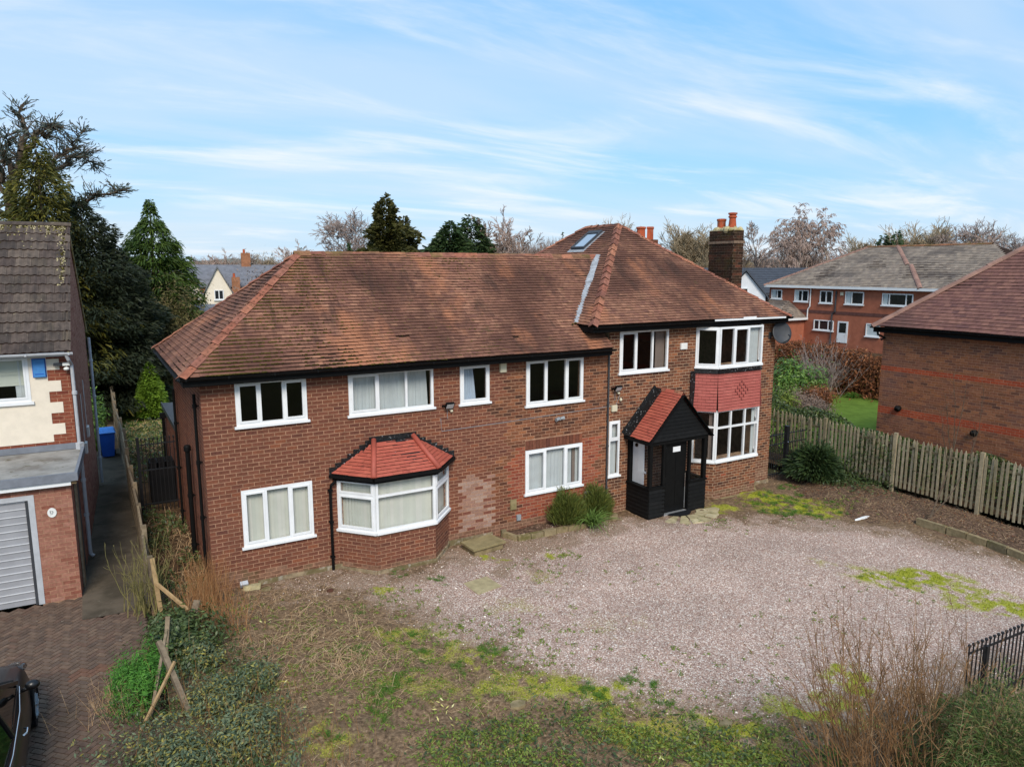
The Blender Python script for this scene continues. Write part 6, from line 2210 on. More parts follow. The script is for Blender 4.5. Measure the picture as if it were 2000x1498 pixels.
for r in range(1, rings + 1):
    rr = .36 * r / rings
    for k in range(nn):
        a = 2 * math.pi * k / nn
        P.append(p + s1 * rr * math.cos(a) + s2 * rr * 1.08 * math.sin(a) - ax * .07 * (1 - (r / rings) ** 2))
Pb = [q - ax * .012 for q in P]
Fd = [(0, 1 + k, 1 + (k + 1) % nn) for k in range(nn)]
for r in range(rings - 1):
    Fd += [(1 + r * nn + k, 1 + (r + 1) * nn + k, 1 + (r + 1) * nn + (k + 1) % nn, 1 + r * nn + (k + 1) % nn) for k in range(nn)]
n0 = len(P)
rim = 1 + (rings - 1) * nn
Fd2 = [tuple(n0 + i for i in f[::-1]) for f in Fd] + [(rim + k, n0 + rim + k, n0 + rim + (k + 1) % nn, rim + (k + 1) % nn) for k in range(nn)]
MB().add(P + Pb, Fd + Fd2).build('dish', M['dark_grey'], o, True)
mb = MB()
mb.tube([p - ax * .07 - s2 * .36, p + ax * .40 - s2 * .30, p + ax * .42 - s2 * .18], .012, 6)
mb.tube([p + ax * .36 - s2 * .14, p + ax * .46 - s2 * .20], .03, 8)
mb.build('feed_arm', M['dark_grey'], o)
MB().tube([p - ax * .08, p - ax * .16 - Z1 * .02, (20.2, D - .001, 4.95)], .02, 6).box((20.13, D - .012, 4.83), (20.27, D - .001, 5.07)).build('wall_bracket', M['dark_grey'], o)
p = gpt(475, 1140)
o = thing('ground_lamp', 'small grey box lamp standing in litter at the left corner of the house', 'lamp', (2.56, 16.55, -.1))
MB().obox((2.56, 16.56, .04), [X1, Y1 * .8 + Z1 * .6, Z1 * .8 - Y1 * .6], (.085, .05, .055)).build('casing', M['grey_pipe'], o)
MB().beam((2.56, 16.6, -.2), (2.56, 16.58, .0), .04, .04).build('stake', M['dark_grey'], o)
p = gpt(490, 1152)
o = thing('broken_stone', 'broken cream stone lying below the small grey box lamp', 'stone', (*p[:2], -.1))
MB().prism([p + (-.18, .02, 0), p + (.02, -.08, 0), p + (.2, -.06, 0), p + (.22, .04, 0), p + (.0, .08, 0)], (.02, .01, .11)).build('block', M['cement'], o)

# ================================================================== FENCES, GATES, BIN
fb = thing('boundary_fence', 'old grey timber fence between the concrete path and the overgrown side strip', 'fence', (.68, 26, 0))
fx = lambda y: .68 + .02 * math.sin(y * .7) - max(0, y - 30) * .012
ys = [16.3, 18.05, 19.9, 21.7, 23.5, 25.3, 27.1, 29, 31, 33, 35, 37, 39]
tops = [1.15, 1.30, 1.28, 1.35, 1.42, 1.55, 1.42, 1.45, 1.5, 1.5, 1.55, 1.6, 1.6]
for y, h in zip(ys, tops):
    MB().prism([(fx(y) - .05, y - .05, -.1), (fx(y) + .05, y - .05, -.1), (fx(y) + .05, y + .05, -.1), (fx(y) - .05, y + .05, -.1)], (rng.normal(0, .02), rng.normal(0, .02), h + .15)).build('post', M['wood_grey'], fb)
for i in range(len(ys) - 1):
    h = min(tops[i], tops[i + 1]) - .06
    nb_ = 8
    for k in range(nb_):
        z0 = .06 + k * (h - .06) / nb_
        tilt = rng.normal(0, .012)
        if rng.random() < .06:
            continue
        MB().beam((fx(ys[i]) - .06 + .01 * (k % 2), ys[i] + .02, z0 + .07), (fx(ys[i + 1]) - .06 + .01 * (k % 2), ys[i + 1] - .02, z0 + .07 + tilt), .014, (h - .06) / nb_ * 1.06).build('board', M['wood_grey'], fb)
    MB().beam((fx(ys[i]) - .05, ys[i], h + .03), (fx(ys[i + 1]) - .05, ys[i + 1], h + .03 + rng.normal(0, .02)), .05, .035).build('capping_rail', M['wood_grey'], fb)


def stick(name, label, cat, p, q, w, t, m, group=None):
    o = thing(name, label, cat, np.minimum(p, q))
    MB().beam(p, q, w, t).build('timber', M[m], o)
    return o


stick('leaning_board', 'pale split board leaning on the near end of the timber fence', 'board', (.78, 15.9, .0), (.70, 16.05, 1.25), .085, .03, 'raw_wood')
stick('broken_rail', 'splintered fence rail slanting down beside the pale split board', 'rail', (.74, 15.95, .72), (1.25, 15.3, .28), .05, .06, 'raw_wood')
stick('broken_board', 'short weathered board end stuck up beside the splintered rail', 'board', (1.22, 14.9, .05), (1.42, 15.15, .52), .14, .03, 'wood_grey')
stick('fallen_post', 'weathered crooked fence post standing among ivy behind the leaning poles', 'post', (.62, 13.3, .0), (.78, 13.75, .95), .075, .05, 'wood_grey')
stick('timber_post', 'square sawn timber post leaning over the green bush with its pale cut end up', 'post', (.92, 11.75, -.1), (.55, 12.75, 1.0), .08, .08, 'wood_grey')
stick('leaning_pole', 'slim grey pole leaning from the green bush towards the crooked post', 'pole', (.28, 12.0, -.05), (.72, 13.3, .92), .045, .045, 'wood_grey')
stick('leaning_pole', 'slim brown pole crossing the grey one in the green bush', 'pole', (.15, 11.85, .0), (.75, 12.4, .75), .04, .04, 'raw_wood')

gt = thing('iron_gate', 'black iron railing gate across the side strip beside the brick house', 'gate', (1.4, 23.6, -.1))
for x in np.linspace(1.0, 1.88, 9):
    MB().tube([(x, 23.6, -.1), (x, 23.6, 2.14)], .012, 6).ball((x, 23.6, 2.18), (.025, .025, .05), 6, 4).build('bar', M['black_metal'], gt)
for z in (.15, 1.2, 2.0):
    MB().box((.95, 23.585, z), (1.92, 23.615, z + .035)).build('rail', M['black_metal'], gt)
MB().box((.86, 23.56, -.1), (.94, 23.64, 2.25)).build('gate_post', M['black_metal'], gt)
cr = thing('storage_crate', 'dark plastic crate with three openings standing behind the side gate', 'crate', (1.55, 24.6, -.1))
mb = MB()
cz = 1.25
mb.box((1.2, 24.3, -.1), (1.9, 25.0, cz - .25))
for x in (1.2, 1.415, 1.645, 1.86):
    mb.box((x, 24.3, cz - .249), (x + .04, 25.0, cz))
for y in (24.3, 24.96):
    mb.box((1.241, y, cz - .249), (1.859, y + .04, cz - .001))
mb.build('body', M['rubber'], cr)
bn = thing('wheelie_bin', 'blue wheelie bin at the end of the concrete side path', 'bin', (.17, 31.3, 0))
bx, by = .17, 31.3
MB().add([(bx - .20, by - .26, .06), (bx + .20, by - .26, .06), (bx + .20, by + .22, .06), (bx - .20, by + .22, .06), (bx - .27, by - .34, 1.0), (bx + .27, by - .34, 1.0), (bx + .27, by + .30, 1.0), (bx - .27, by + .30, 1.0)], _BOXF).box((bx - .29, by - .36, .96), (bx + .29, by + .32, 1.0)).build('body', M['blue_plastic'], bn)
MB().add([(bx - .30, by - .38, 1.005), (bx + .30, by - .38, 1.005), (bx + .30, by + .36, 1.005), (bx - .30, by + .36, 1.005), (bx - .24, by - .30, 1.09), (bx + .24, by - .30, 1.09), (bx + .24, by + .30, 1.12), (bx - .24, by + .30, 1.12)], _BOXF).build('lid', M['blue_lid'], bn)
MB().tube([(bx - .25, by + .40, 1.0), (bx + .25, by + .40, 1.0)], .02, 8).build('handle', M['blue_plastic'], bn)
for s_ in (-1, 1):
    MB().tube([(bx + s_ * .20, by + .28, .10), (bx + s_ * .26, by + .28, .10)], .10, 12).build('wheel', M['rubber'], bn)
tr = thing('trampoline', 'trampoline with blue padded ring and black net at the far end of the lawn', 'trampoline', (3.6, 48, -.1))
a = np.linspace(0, 2 * math.pi, 25)
tc_ = np.array([4.2, 48.5, 0])
MB().tube([tc_ + (1.5 * math.cos(x), 1.5 * math.sin(x), 1.05) for x in a], .10, 6, False).build('pad_ring', M['blue_plastic'], tr)
mb = MB()
for k in range(24):
    p, q = a[k], a[k + 1]
    mb.quad(tc_ + (1.45 * math.cos(p), 1.45 * math.sin(p), .1), tc_ + (1.45 * math.cos(q), 1.45 * math.sin(q), .1), tc_ + (1.45 * math.cos(q), 1.45 * math.sin(q), .98), tc_ + (1.45 * math.cos(p), 1.45 * math.sin(p), .98))
mb.build('skirt_net', M['rubber'], tr)
for k in range(0, 24, 4):
    MB().tube([tc_ + (1.5 * math.cos(a[k]), 1.5 * math.sin(a[k]), -.1), tc_ + (1.5 * math.cos(a[k]), 1.5 * math.sin(a[k]), 1.0)], .03, 6).build('leg', M['dark_grey'], tr)

# palisade fence on the right
pf = thing('palisade_fence', 'pale pointed timber palisade fence behind the bare soil bed', 'fence', (22.8, 14, 0))
pfx = lambda y: 22.56 + .05 * (y - 9.5)
pz0 = lambda y: float(np.interp(y, [7, 10, 14, 19.5], [-.05, .0, .05, .0]))
pz1 = lambda y: float(np.interp(y, [7, 10, 14, 19.5], [1.70, 1.74, 1.78, 1.75]))
y = 6.2
_pal = {}
while y < 20.2:
    w, h = .036, pz1(y) - pz0(y)
    x = pfx(y)
    key = round(h, 2)
    if key not in _pal:
        V = [(0, -w, 0), (0, w, 0), (0, w, h - .10), (0, 0, h), (0, -w, h - .10)]
        mbp = MB().prism(V, (.02, 0, 0))
        _pal[key] = raw_mesh('pale', np.vstack(mbp.v), mbp.f, M['wood_pale'])
    if not any(abs(y - q) < .07 for q in (8.05, 10.72, 13.5, 16.25, 19.0)):
        o = bpy.data.objects.new('pale', _pal[key])
        COL.objects.link(o)
        o.parent = pf
        o.location = np.array([x, y, pz0(y) + rng.normal(0, .012)]) - WO[pf.name]
        o.rotation_euler = (rng.normal(0, .012), rng.normal(0, .02), 0)
    y += .152
ends = [6.2, 8.05, 10.72, 13.5, 16.25, 19.0]
for y0, y1 in zip(ends[:-1], ends[1:]):
    for zz in (.22, 1.42):
        MB().beam((pfx(y0) + .045, y0 + .06, pz0(y0) + zz), (pfx(y1) + .045, y1 - .06, pz0(y1) + zz), .04, .07).build('rail', M['wood_rail'], pf)
for y in ends[1:]:
    MB().prism([(pfx(y) - .03, y - .055, -.2), (pfx(y) + .07, y - .055, -.2), (pfx(y) + .07, y + .055, -.2), (pfx(y) - .03, y + .055, -.2)], (0, 0, pz1(y) + .27)).build('post', M['wood_pale'], pf)
pn = thing('panel_fence', 'low grey board fence half hidden in ivy at the foot of the brown brick house', 'fence', (24.1, 11, 0))
for k in range(26):
    yy = 4.2 + k * .45
    MB().box((24.08, yy, -.1), (24.10, yy + .43, 1.28)).build('board', M['wood_grey'], pn)
MB().box((24.05, 4, 1.18), (24.079, 16, 1.27)).build('rail', M['wood_grey'], pn)
for yy in (6.3, 8.9, 11.5, 14.1):
    MB().box((23.98, yy - .05, -.1), (24.049, yy + .05, 1.42)).build('post', M['wood_grey'], pn)

ig = thing('iron_gate', 'black iron bar gate between the right corner of the house and the fence', 'gate', (21.6, 16.9, -.35))
for x in np.arange(20.66, 21.6, .10):
    MB().tube([(x, 16.95, -.35), (x, 16.95, 1.35)], .011, 5).build('bar', M['black_metal'], ig)
for z in (-.2, .9, 1.25):
    MB().box((20.62, 16.93, z), (21.62, 16.97, z + .03)).build('rail', M['black_metal'], ig)
MB().box((21.63, 16.88, -.4), (21.77, 17.02, 1.55)).build('gate_post', M['black_metal'], ig)
for x in np.arange(21.85, 22.75, .10):
    MB().tube([(x, 16.95, -.3), (x, 16.95, 1.35)], .011, 5).build('bar', M['black_metal'], ig)
for z in (-.1, .9, 1.25):
    MB().box((21.771, 16.93, z), (22.8, 16.97, z + .03)).build('rail', M['black_metal'], ig)
MB().ball((21.66, 16.85, .95), (.03, .03, .04), 8, 5).build('padlock', M['chrome'], ig)

# iron railing at the lower right
ir = thing('iron_railing', 'black iron railing with ball tops at the edge of the gravel', 'railing', (13.6, 5.5, -.3))
r0, r1 = at_d(1875, 1275, 13.4), None
rail = lambda s_: np.array([12.05 + s_, 5.66 - .06 * s_, 0])
for s_ in np.arange(.12, 4.2, .118):
    p = rail(s_)
    zt = 1.02
    post = abs((s_ + .9) % 1.77 - .885) < .06
    MB().tube([p + Z1 * (float(gz(p[0])) - .05), p + Z1 * zt], .013, 6).ball(p + Z1 * (zt + .022), .030, 8, 5).build('bar', M['black_metal'], ir)
for z in (-.05, .90):
    MB().beam(rail(.1) + Z1 * z, rail(4.2) + Z1 * z, .012, .045).build('rail', M['black_metal'], ir)
for s_ in (.62, 2.4, 4.15):
    MB().obox(rail(s_) + Z1 * .30, [X1, Y1, Z1], (.035, .035, .62)).build('post', M['black_metal'], ir)

# ================================================================== CAR
car = thing('parked_car', 'black hatchback parked nose first on the block paved drive', 'car', (-2.03, 11.65, 0))
ccx, cdy = -2.13, .33
_m = Matrix.Identity(4)
_tw0 = tw
tw = lambda Q: _tw0(Q) + np.array([0, cdy, 0])
ST = [  # y, half width, sill z, belt z, top z
    (13.42, .50, .32, .60, .66), (13.32, .66, .25, .66, .76), (13.15, .76, .22, .72, .84), (12.85, .82, .22, .80, .92), (12.3, .85, .22, .88, .98), (11.9, .86, .20, .92, 1.0),
    (11.0, .86, .20, .94, 1.0), (10.2, .86, .20, .95, 1.0), (9.6, .83, .24, .94, 1.02), (9.3, .76, .32, .88, 1.0), (9.22, .66, .38, .80, .92)]
prof = lambda hw, s, b, t: [(-hw * .72, s - .02), (-hw * .95, s + .06), (-hw, s + .25), (-hw * .985, (s + b) / 2 + .12), (-hw * .93, b), (-hw * .80, t - .02), (-hw * .4, t + .02), (0, t + .03)]
V, k = [], 0
for (yy, hw, s, b_, t_) in ST:
    pr = prof(hw, s, b_, t_)
    ring = pr + [(-x, z) for x, z in pr[-2::-1]]
    V += [(ccx + x, yy, z) for x, z in ring]
    k = len(ring)
Fc = [(i * k + j, i * k + j + 1, (i + 1) * k + j + 1, (i + 1) * k + j) for i in range(len(ST) - 1) for j in range(k - 1)]
Fc += [tuple(range(k)), tuple((len(ST) - 1) * k + j for j in range(k))[::-1]]
Fc += [(i * k, (i + 1) * k, (i + 1) * k + k - 1, i * k + k - 1) for i in range(len(ST) - 1)]
body = link_mesh('body', np.array(V, float), Fc, M['car_paint'], car, smooth=True)
# cabin: roof shell, pillars and panes
lowr = [(12.18, .70, .99), (11.6, .76, 1.0), (10.2, .76, 1.0), (9.35, .70, 1.0)]
upr = [(11.28, .56, 1.42), (10.9, .59, 1.47), (10.2, .59, 1.48), (9.62, .54, 1.42)]
mb = MB()
for i in range(3):
    (ya, wa, za_), (yb_, wb, zb_) = upr[i], upr[i + 1]
    mb.quad((ccx - wa, ya, za_), (ccx + wa, ya, za_), (ccx + wb, yb_, zb_), (ccx - wb, yb_, zb_))
    mb.quad((ccx - wa, ya, za_ - .05), (ccx - wb, yb_, zb_ - .05), (ccx + wb, yb_, zb_ - .05), (ccx + wa, ya, za_ - .05))
for s_ in (-1, 1):
    for a, c in (((12.18, .70, .99), (11.28, .56, 1.42)), ((10.62, .77, 1.0), (10.62, .60, 1.46)), ((9.35, .70, 1.0), (9.62, .54, 1.42))):
        mb.beam((ccx + s_ * a[1], a[0], a[2]), (ccx + s_ * c[1], c[0], c[2]), .05, .06)
    for i in range(3):
        mb.beam((ccx + s_ * upr[i][1], upr[i][0], upr[i][2] - .02), (ccx + s_ * upr[i + 1][1], upr[i + 1][0], upr[i + 1][2] - .02), .05, .06)
mb.build('roof_frame', M['car_paint'], car)
MB().prism([(ccx - .68, 12.17, 1.0), (ccx + .68, 12.17, 1.0), (ccx + .54, 11.29, 1.41), (ccx - .54, 11.29, 1.41)], (0, .004, .008)).build('windscreen', M['glass_car'], car)
MB().prism([(ccx - .68, 9.34, 1.01), (ccx + .68, 9.34, 1.01), (ccx + .52, 9.61, 1.41), (ccx - .52, 9.61, 1.41)], (0, -.004, .008)).build('rear_window', M['glass_car'], car)
for s_ in (-1, 1):
    MB().prism([(ccx + s_ * .715, 12.0, .995), (ccx + s_ * .765, 10.66, 1.0), (ccx + s_ * .60, 10.66, 1.45), (ccx + s_ * .57, 11.3, 1.41)], (s_ * .006, 0, .002)).build('side_window', M['glass_car'], car)
    MB().prism([(ccx + s_ * .765, 10.58, 1.0), (ccx + s_ * .71, 9.45, 1.0), (ccx + s_ * .55, 9.68, 1.41), (ccx + s_ * .60, 10.58, 1.45)], (s_ * .006, 0, .002)).build('side_window', M['glass_car'], car)
    MB().tube([(ccx + s_ * .745, 12.05, .985), (ccx + s_ * .80, 11.3, .985), (ccx + s_ * .80, 10.2, .99), (ccx + s_ * .75, 9.45, .985)], .009, 6).build('chrome_strip', M['chrome'], car)
    m_ = MB().ball((ccx + s_ * .93, 11.86, 1.06), (.10, .075, .075), 12, 8).beam((ccx + s_ * .78, 11.88, .99), (ccx + s_ * .92, 11.87, 1.03), .05, .04).build('wing_mirror', M['car_paint'], car, True)
    MB().tube([(ccx + s_ * .95, 11.94, 1.035), (ccx + s_ * 1.02, 11.90, 1.03)], .015, 6).build('indicator', M['lamp_glass'], m_)
    for yy in (11.05, 10.1):
        MB().tube([(ccx + s_ * .845, yy + .10, .80), (ccx + s_ * .888, yy + .06, .81), (ccx + s_ * .888, yy - .06, .81), (ccx + s_ * .845, yy - .10, .80)], .013, 6).build('door_handle', M['chrome'], car)
    for yy in (12.62, 10.0):
        wmb = MB().tube([(ccx + s_ * .70, yy, .31), (ccx + s_ * .870, yy, .31)], .315, 24)
        wh_ = wmb.build('wheel', M['rubber'], car)
        rb = MB().tube([(ccx + s_ * .84, yy, .31), (ccx + s_ * .874, yy, .31)], [.21, .20], 20)
        for q in range(5):
            aa = q * 2 * math.pi / 5
            rb.beam((ccx + s_ * .880, yy, .31), (ccx + s_ * .880, yy + .18 * math.cos(aa), .31 + .18 * math.sin(aa)), .02, .045, up=(1, 0, 0))
        rb.build('rim', M['grey_plastic'], wh_)
        ar = MB().tube([(ccx + s_ * .868, yy + .36 * math.cos(x), .31 + .36 * math.sin(x)) for x in np.linspace(-.1, math.pi + .1, 14)], .022, 6)
        ar.build('wheel_arch', M['black'], car)
    MB().ball((ccx + s_ * .60, 13.12, .78), (.17, .20, .055), 12, 6).build('headlight', M['glass_far'], car, True)
    MB().beam((ccx + s_ * .1 - .3, 12.18, 1.015), (ccx + s_ * .1 + .28, 11.98, 1.09), .02, .015).build('wiper', M['black'], car)
MB().box((ccx - .66, 12.19, .985), (ccx + .66, 12.26, 1.012)).build('scuttle_panel', M['black'], car)
MB().box((ccx - .42, 13.40, .38), (ccx + .42, 13.44, .56)).build('grille', M['black'], car)
tw = _tw0

# ================================================================== PLANTS
def unitv(A):
    return A / (np.linalg.norm(A, axis=-1, keepdims=True) + 1e-9)


def rand_dirs(n, g, up=0.0):
    v = g.normal(0, 1, (n, 3))
    v[:, 2] += up
    return unitv(v)


def cards(C, Nrm, S, g, asp=.55):
    """leaf-shaped quads"""
    n = len(C)
    t = np.cross(Nrm, rand_dirs(n, g))
    t = unitv(t)
    b = np.cross(Nrm, t)
    S = np.broadcast_to(S, (n,))[:, None]
    V = np.stack([C - t * S, C + b * S * asp * .5 - t * S * .1, C + t * S, C - b * S * asp * .5 - t * S * .1], 1)
    return V.reshape(-1, 3), np.arange(n * 4).reshape(n, 4)


def ribbons(P, Dv, L, W, droop, g, segs=2, tip=.15, flat=None):
    """thin tapering blades from P along Dv, bent down by droop"""
    n = len(P)
    L, W, droop = (np.broadcast_to(np.asarray(x, float), (n,)) for x in (L, W, droop))
    Dv = unitv(Dv)
    if flat is None:
        s = unitv(np.cross(Dv, rand_dirs(n, g)))
    else:
        s = unitv(np.cross(Dv, np.array([0, 0, 1.0]) + rand_dirs(n, g) * flat))
    V = np.empty((n, segs + 1, 2, 3))
    for i in range(segs + 1):
        t = i / segs
        c = P + Dv * (L * t)[:, None]
        c[:, 2] -= droop * L * t * t
        w = (W * (1 - (1 - tip) * t) if segs > 2 or tip < .5 else W * math.sin(math.pi * (.18 + .70 * t)))[:, None]
        V[:, i, 0], V[:, i, 1] = c - s * w / 2, c + s * w / 2
    k = (segs + 1) * 2
    q = np.array([(2 * i, 2 * i + 1, 2 * i + 3, 2 * i + 2) for i in range(segs)])
    F = (q[None] + (np.arange(n) * k)[:, None, None]).reshape(-1, 4)
    return V.reshape(-1, 3), F


def seg_tubes(P0, P1, R0, R1, n=4):
    P0, P1 = np.asarray(P0, float), np.asarray(P1, float)
    m = len(P0)
    R0, R1 = np.broadcast_to(R0, (m,)), np.broadcast_to(R1, (m,))
    d = unitv(P1 - P0)
    ref = np.where(np.abs(d[:, 2:3]) > .9, np.array([[1.0, 0, 0]]), np.array([[0, 0, 1.0]]))
    s = unitv(np.cross(d, ref))
    t = np.cross(d, s)
    a = np.arange(n) * 2 * math.pi / n
    off = np.cos(a)[None, :, None] * s[:, None] + np.sin(a)[None, :, None] * t[:, None]
    V = np.concatenate([P0[:, None] + off * R0[:, None, None], P1[:, None] + off * R1[:, None, None]], 1)
    q = np.array([(j, (j + 1) % n, n + (j + 1) % n, n + j) for j in range(n)])
    F = (q[None] + (np.arange(m) * 2 * n)[:, None, None]).reshape(-1, 4)
    return V.reshape(-1, 3), F


def join(*VF):
    V, F, o = [], [], 0
    for v, f in VF:
        V.append(v)
        F.append(f + o)
        o += len(v)
    return np.vstack(V), np.vstack(F)


def grow(g, H, trunk_r, levels=5, kids=(4, 7), spread=.7, upw=.35, ratio=.62, first=.25, droop=0.0, wander=.16, rr=.62, fork=0):
    """bare branch skeleton: arrays of segments with their level"""
    segs = []

    def branch(p, d, L, r, lv):
        k = 5 if lv == 0 else (4 if lv < 3 else 2)
        pts, dirs = [p], [d]
        for i in range(k):
            d = d + g.normal(0, wander, 3) * (1 if lv else .35)
            d[2] += (upw * .25 if lv < 3 else upw * .1) - droop * (lv / levels) ** 2
            d = d / np.linalg.norm(d)
            q = p + d * L / k
            segs.append((p, q, r * (1 - .75 * i / k) if lv else r * (1 - .6 * i / k), r * (1 - .75 * (i + 1) / k) if lv else r * (1 - .6 * (i + 1) / k), lv))
            p = q
            pts.append(p)
            dirs.append(d)
        if lv >= levels:
            return
        nk = int(g.integers(*kids)) + (3 if lv == 0 else 0)
        for j in range(nk):
            t = (first if lv == 0 else .2) + (1 - (first if lv == 0 else .2)) * (j + g.random()) / nk
            x = min(t * k, k - 1e-3)
            i = int(x)
            base = pts[i] + (pts[i + 1] - pts[i]) * (x - i)
            dd = dirs[i + 1]
            a = g.uniform(0, 2 * math.pi)
            s = np.cross(dd, (.3, .1, .94) if abs(dd[2]) < .9 else (1, 0, 0))
            s /= np.linalg.norm(s)
            t2 = np.cross(dd, s)
            sp = spread * g.uniform(.7, 1.25)
            nd = dd * math.cos(sp) + (s * math.cos(a) + t2 * math.sin(a)) * math.sin(sp)
            ln = L * ratio * g.uniform(.7, 1.15) * (1.05 - .45 * t if lv == 0 else 1)
            branch(base, nd / np.linalg.norm(nd), ln, r * rr * (1 - .55 * t), lv + 1)

    if fork:
        for i in range(fork):
            a = i * 2 * math.pi / fork + g.uniform(-.3, .3)
            branch(np.zeros(3), np.array([.25 * math.cos(a), .25 * math.sin(a), 1.0]) / 1.03, H * g.uniform(.55, .72), trunk_r * .7, 0)
    else:
        branch(np.zeros(3), np.array([0, 0, 1.0]), H * .62, trunk_r, 0)
    z = max(s[1][2] for s in segs)
    f = H / z
    P0 = np.array([s[0] for s in segs]) * f
    P1 = np.array([s[1] for s in segs]) * f
    return P0, P1, np.array([s[2] for s in segs]), np.array([s[3] for s in segs]), np.array([s[4] for s in segs])


_bare = {}


def bare_tree(name, label, pos, H, kind, group=None, turn=0.0, wide=1.0):
    """a leafless tree: thing > trunk, crown; alike kinds share their meshes"""
    kinds = {'oak': dict(seed=3, levels=5, kids=(4, 6), spread=.75, upw=.30, ratio=.66, first=.22, tr=.026, wood='bark_grey', twig='twig'),
             'oak2': dict(seed=8, levels=5, kids=(4, 6), spread=.68, upw=.36, ratio=.66, first=.25, tr=.026, wood='bark_grey', twig='twig_tan'),
             'slim': dict(seed=5, levels=5, kids=(3, 5), spread=.48, upw=.45, ratio=.55, first=.2, tr=.018, wood='bark_grey', twig='twig'),
             'birch': dict(seed=6, levels=5, kids=(4, 6), spread=.55, upw=.35, ratio=.56, first=.22, tr=.016, wood='bark_birch', twig='twig_pink'),
             'weeping': dict(seed=12, levels=5, kids=(4, 6), spread=.55, upw=.45, ratio=.58, first=.3, tr=.018, wood='bark_birch', twig='twig_pink', droop=.75),
             'tan': dict(seed=15, levels=4, kids=(5, 8), spread=.55, upw=.45, ratio=.6, first=.15, tr=.02, wood='bark', twig='twig_tan', fork=3)}
    k = dict(kinds[kind])
    if kind not in _bare:
        g = np.random.default_rng(k.pop('seed'))
        tr, wood, tw_ = k.pop('tr'), k.pop('wood'), k.pop('twig')
        P0, P1, R0, R1, lv = grow(g, 10.0, 10 * tr, **k)
        R0, R1 = np.maximum(R0, .024), np.maximum(R1, .018)
        big_ = lv <= 1
        a = raw_mesh('trunk', *seg_tubes(P0[big_], P1[big_], R0[big_], R1[big_], 6), M[wood], None, True)
        c = raw_mesh('crown', *seg_tubes(P0[~big_], P1[~big_], R0[~big_] * .9, R1[~big_] * .9, 3), M[tw_])
        _bare[kind] = (a, c)
    o = thing(name, label, 'tree', pos, group)
    for nm, me in zip(('trunk', 'crown'), _bare[kind]):
        c = bpy.data.objects.new(nm, me)
        COL.objects.link(c)
        c.parent = o
        c.rotation_euler = (0, 0, turn)
        c.scale = (H / 10 * wide, H / 10 * wide, H / 10)
    return o


def conifer(name, label, pos, H, Rm, m, n, prof=None, spray=.5, width=.16, droop=.5, rise=.1, lump=.5, trunk=.12, seed=1, lean=(0, 0), clear=.04, wood='bark', group=None, tip=.6, layers=None, inner=.35):
    g = np.random.default_rng(seed)
    o = thing(name, label, 'tree', pos, group)
    pos = np.asarray(pos, float)
    prof = prof or (lambda t: (1 - t) ** .8)
    t = clear + (1 - clear) * (1 - np.sqrt(g.random(n * 2)))
    t = t[: n]
    if layers:
        t = np.clip((np.floor(t * layers) + .5 + g.normal(0, .27, len(t))) / layers, clear, 1)
    a = g.uniform(0, 2 * math.pi, len(t))
    r0 = np.array([prof(x) for x in t]) * Rm
    lum = .45 + .65 * vnoise(a * 2.2 + 9, t * 9 + 3, seed) + .5 * vnoise(a * 5 + 2, t * 24, seed + 5)
    lum = 1 - lump + lump * lum * 1.25
    q = inner + (1 - inner) * np.sqrt(g.random(len(t)))
    r = r0 * lum * q
    P = np.stack([np.cos(a) * r, np.sin(a) * r, t * H + rise * r], 1)
    P[:, 0] += lean[0] * t ** 2
    P[:, 1] += lean[1] * t ** 2
    Dv = np.stack([np.cos(a), np.sin(a), np.full(len(t), .12)], 1) + rand_dirs(len(t), g) * .55
    L = spray * g.uniform(.6, 1.3, len(t)) * (.5 + .5 * np.clip(r0 / Rm * 1.6, .2, 1))
    V, F = ribbons(P - unitv(Dv) * L[:, None] * .4, Dv, L, width * g.uniform(.6, 1.3, len(t)), droop * g.uniform(.5, 1.4, len(t)), g, 2, tip)
    link_mesh('crown', V + pos, F, M[m], o)
    k = 12
    pts = np.array([(lean[0] * (i / k) ** 2, lean[1] * (i / k) ** 2, H * .97 * i / k) for i in range(k + 1)]) + pos
    tb = MB().tube(pts, [trunk * (1 - .93 * i / k) for i in range(k + 1)], 8)
    tb.build('trunk', M[wood], o, True)
    nb_ = 46
    tt = np.linspace(clear + .03, .93, nb_)
    aa = np.arange(nb_) * 2.4
    rr = np.array([prof(x) for x in tt]) * Rm * .8
    P0 = np.stack([lean[0] * tt ** 2, lean[1] * tt ** 2, tt * H], 1) + pos
    P1 = P0 + np.stack([np.cos(aa) * rr, np.sin(aa) * rr, rr * rise - .05], 1)
    V, F = seg_tubes(P0, P1, trunk * .22 * (1.1 - tt), .012, 4)
    link_mesh('branch', V, F, M[wood], o, kind='stuff')
    return o


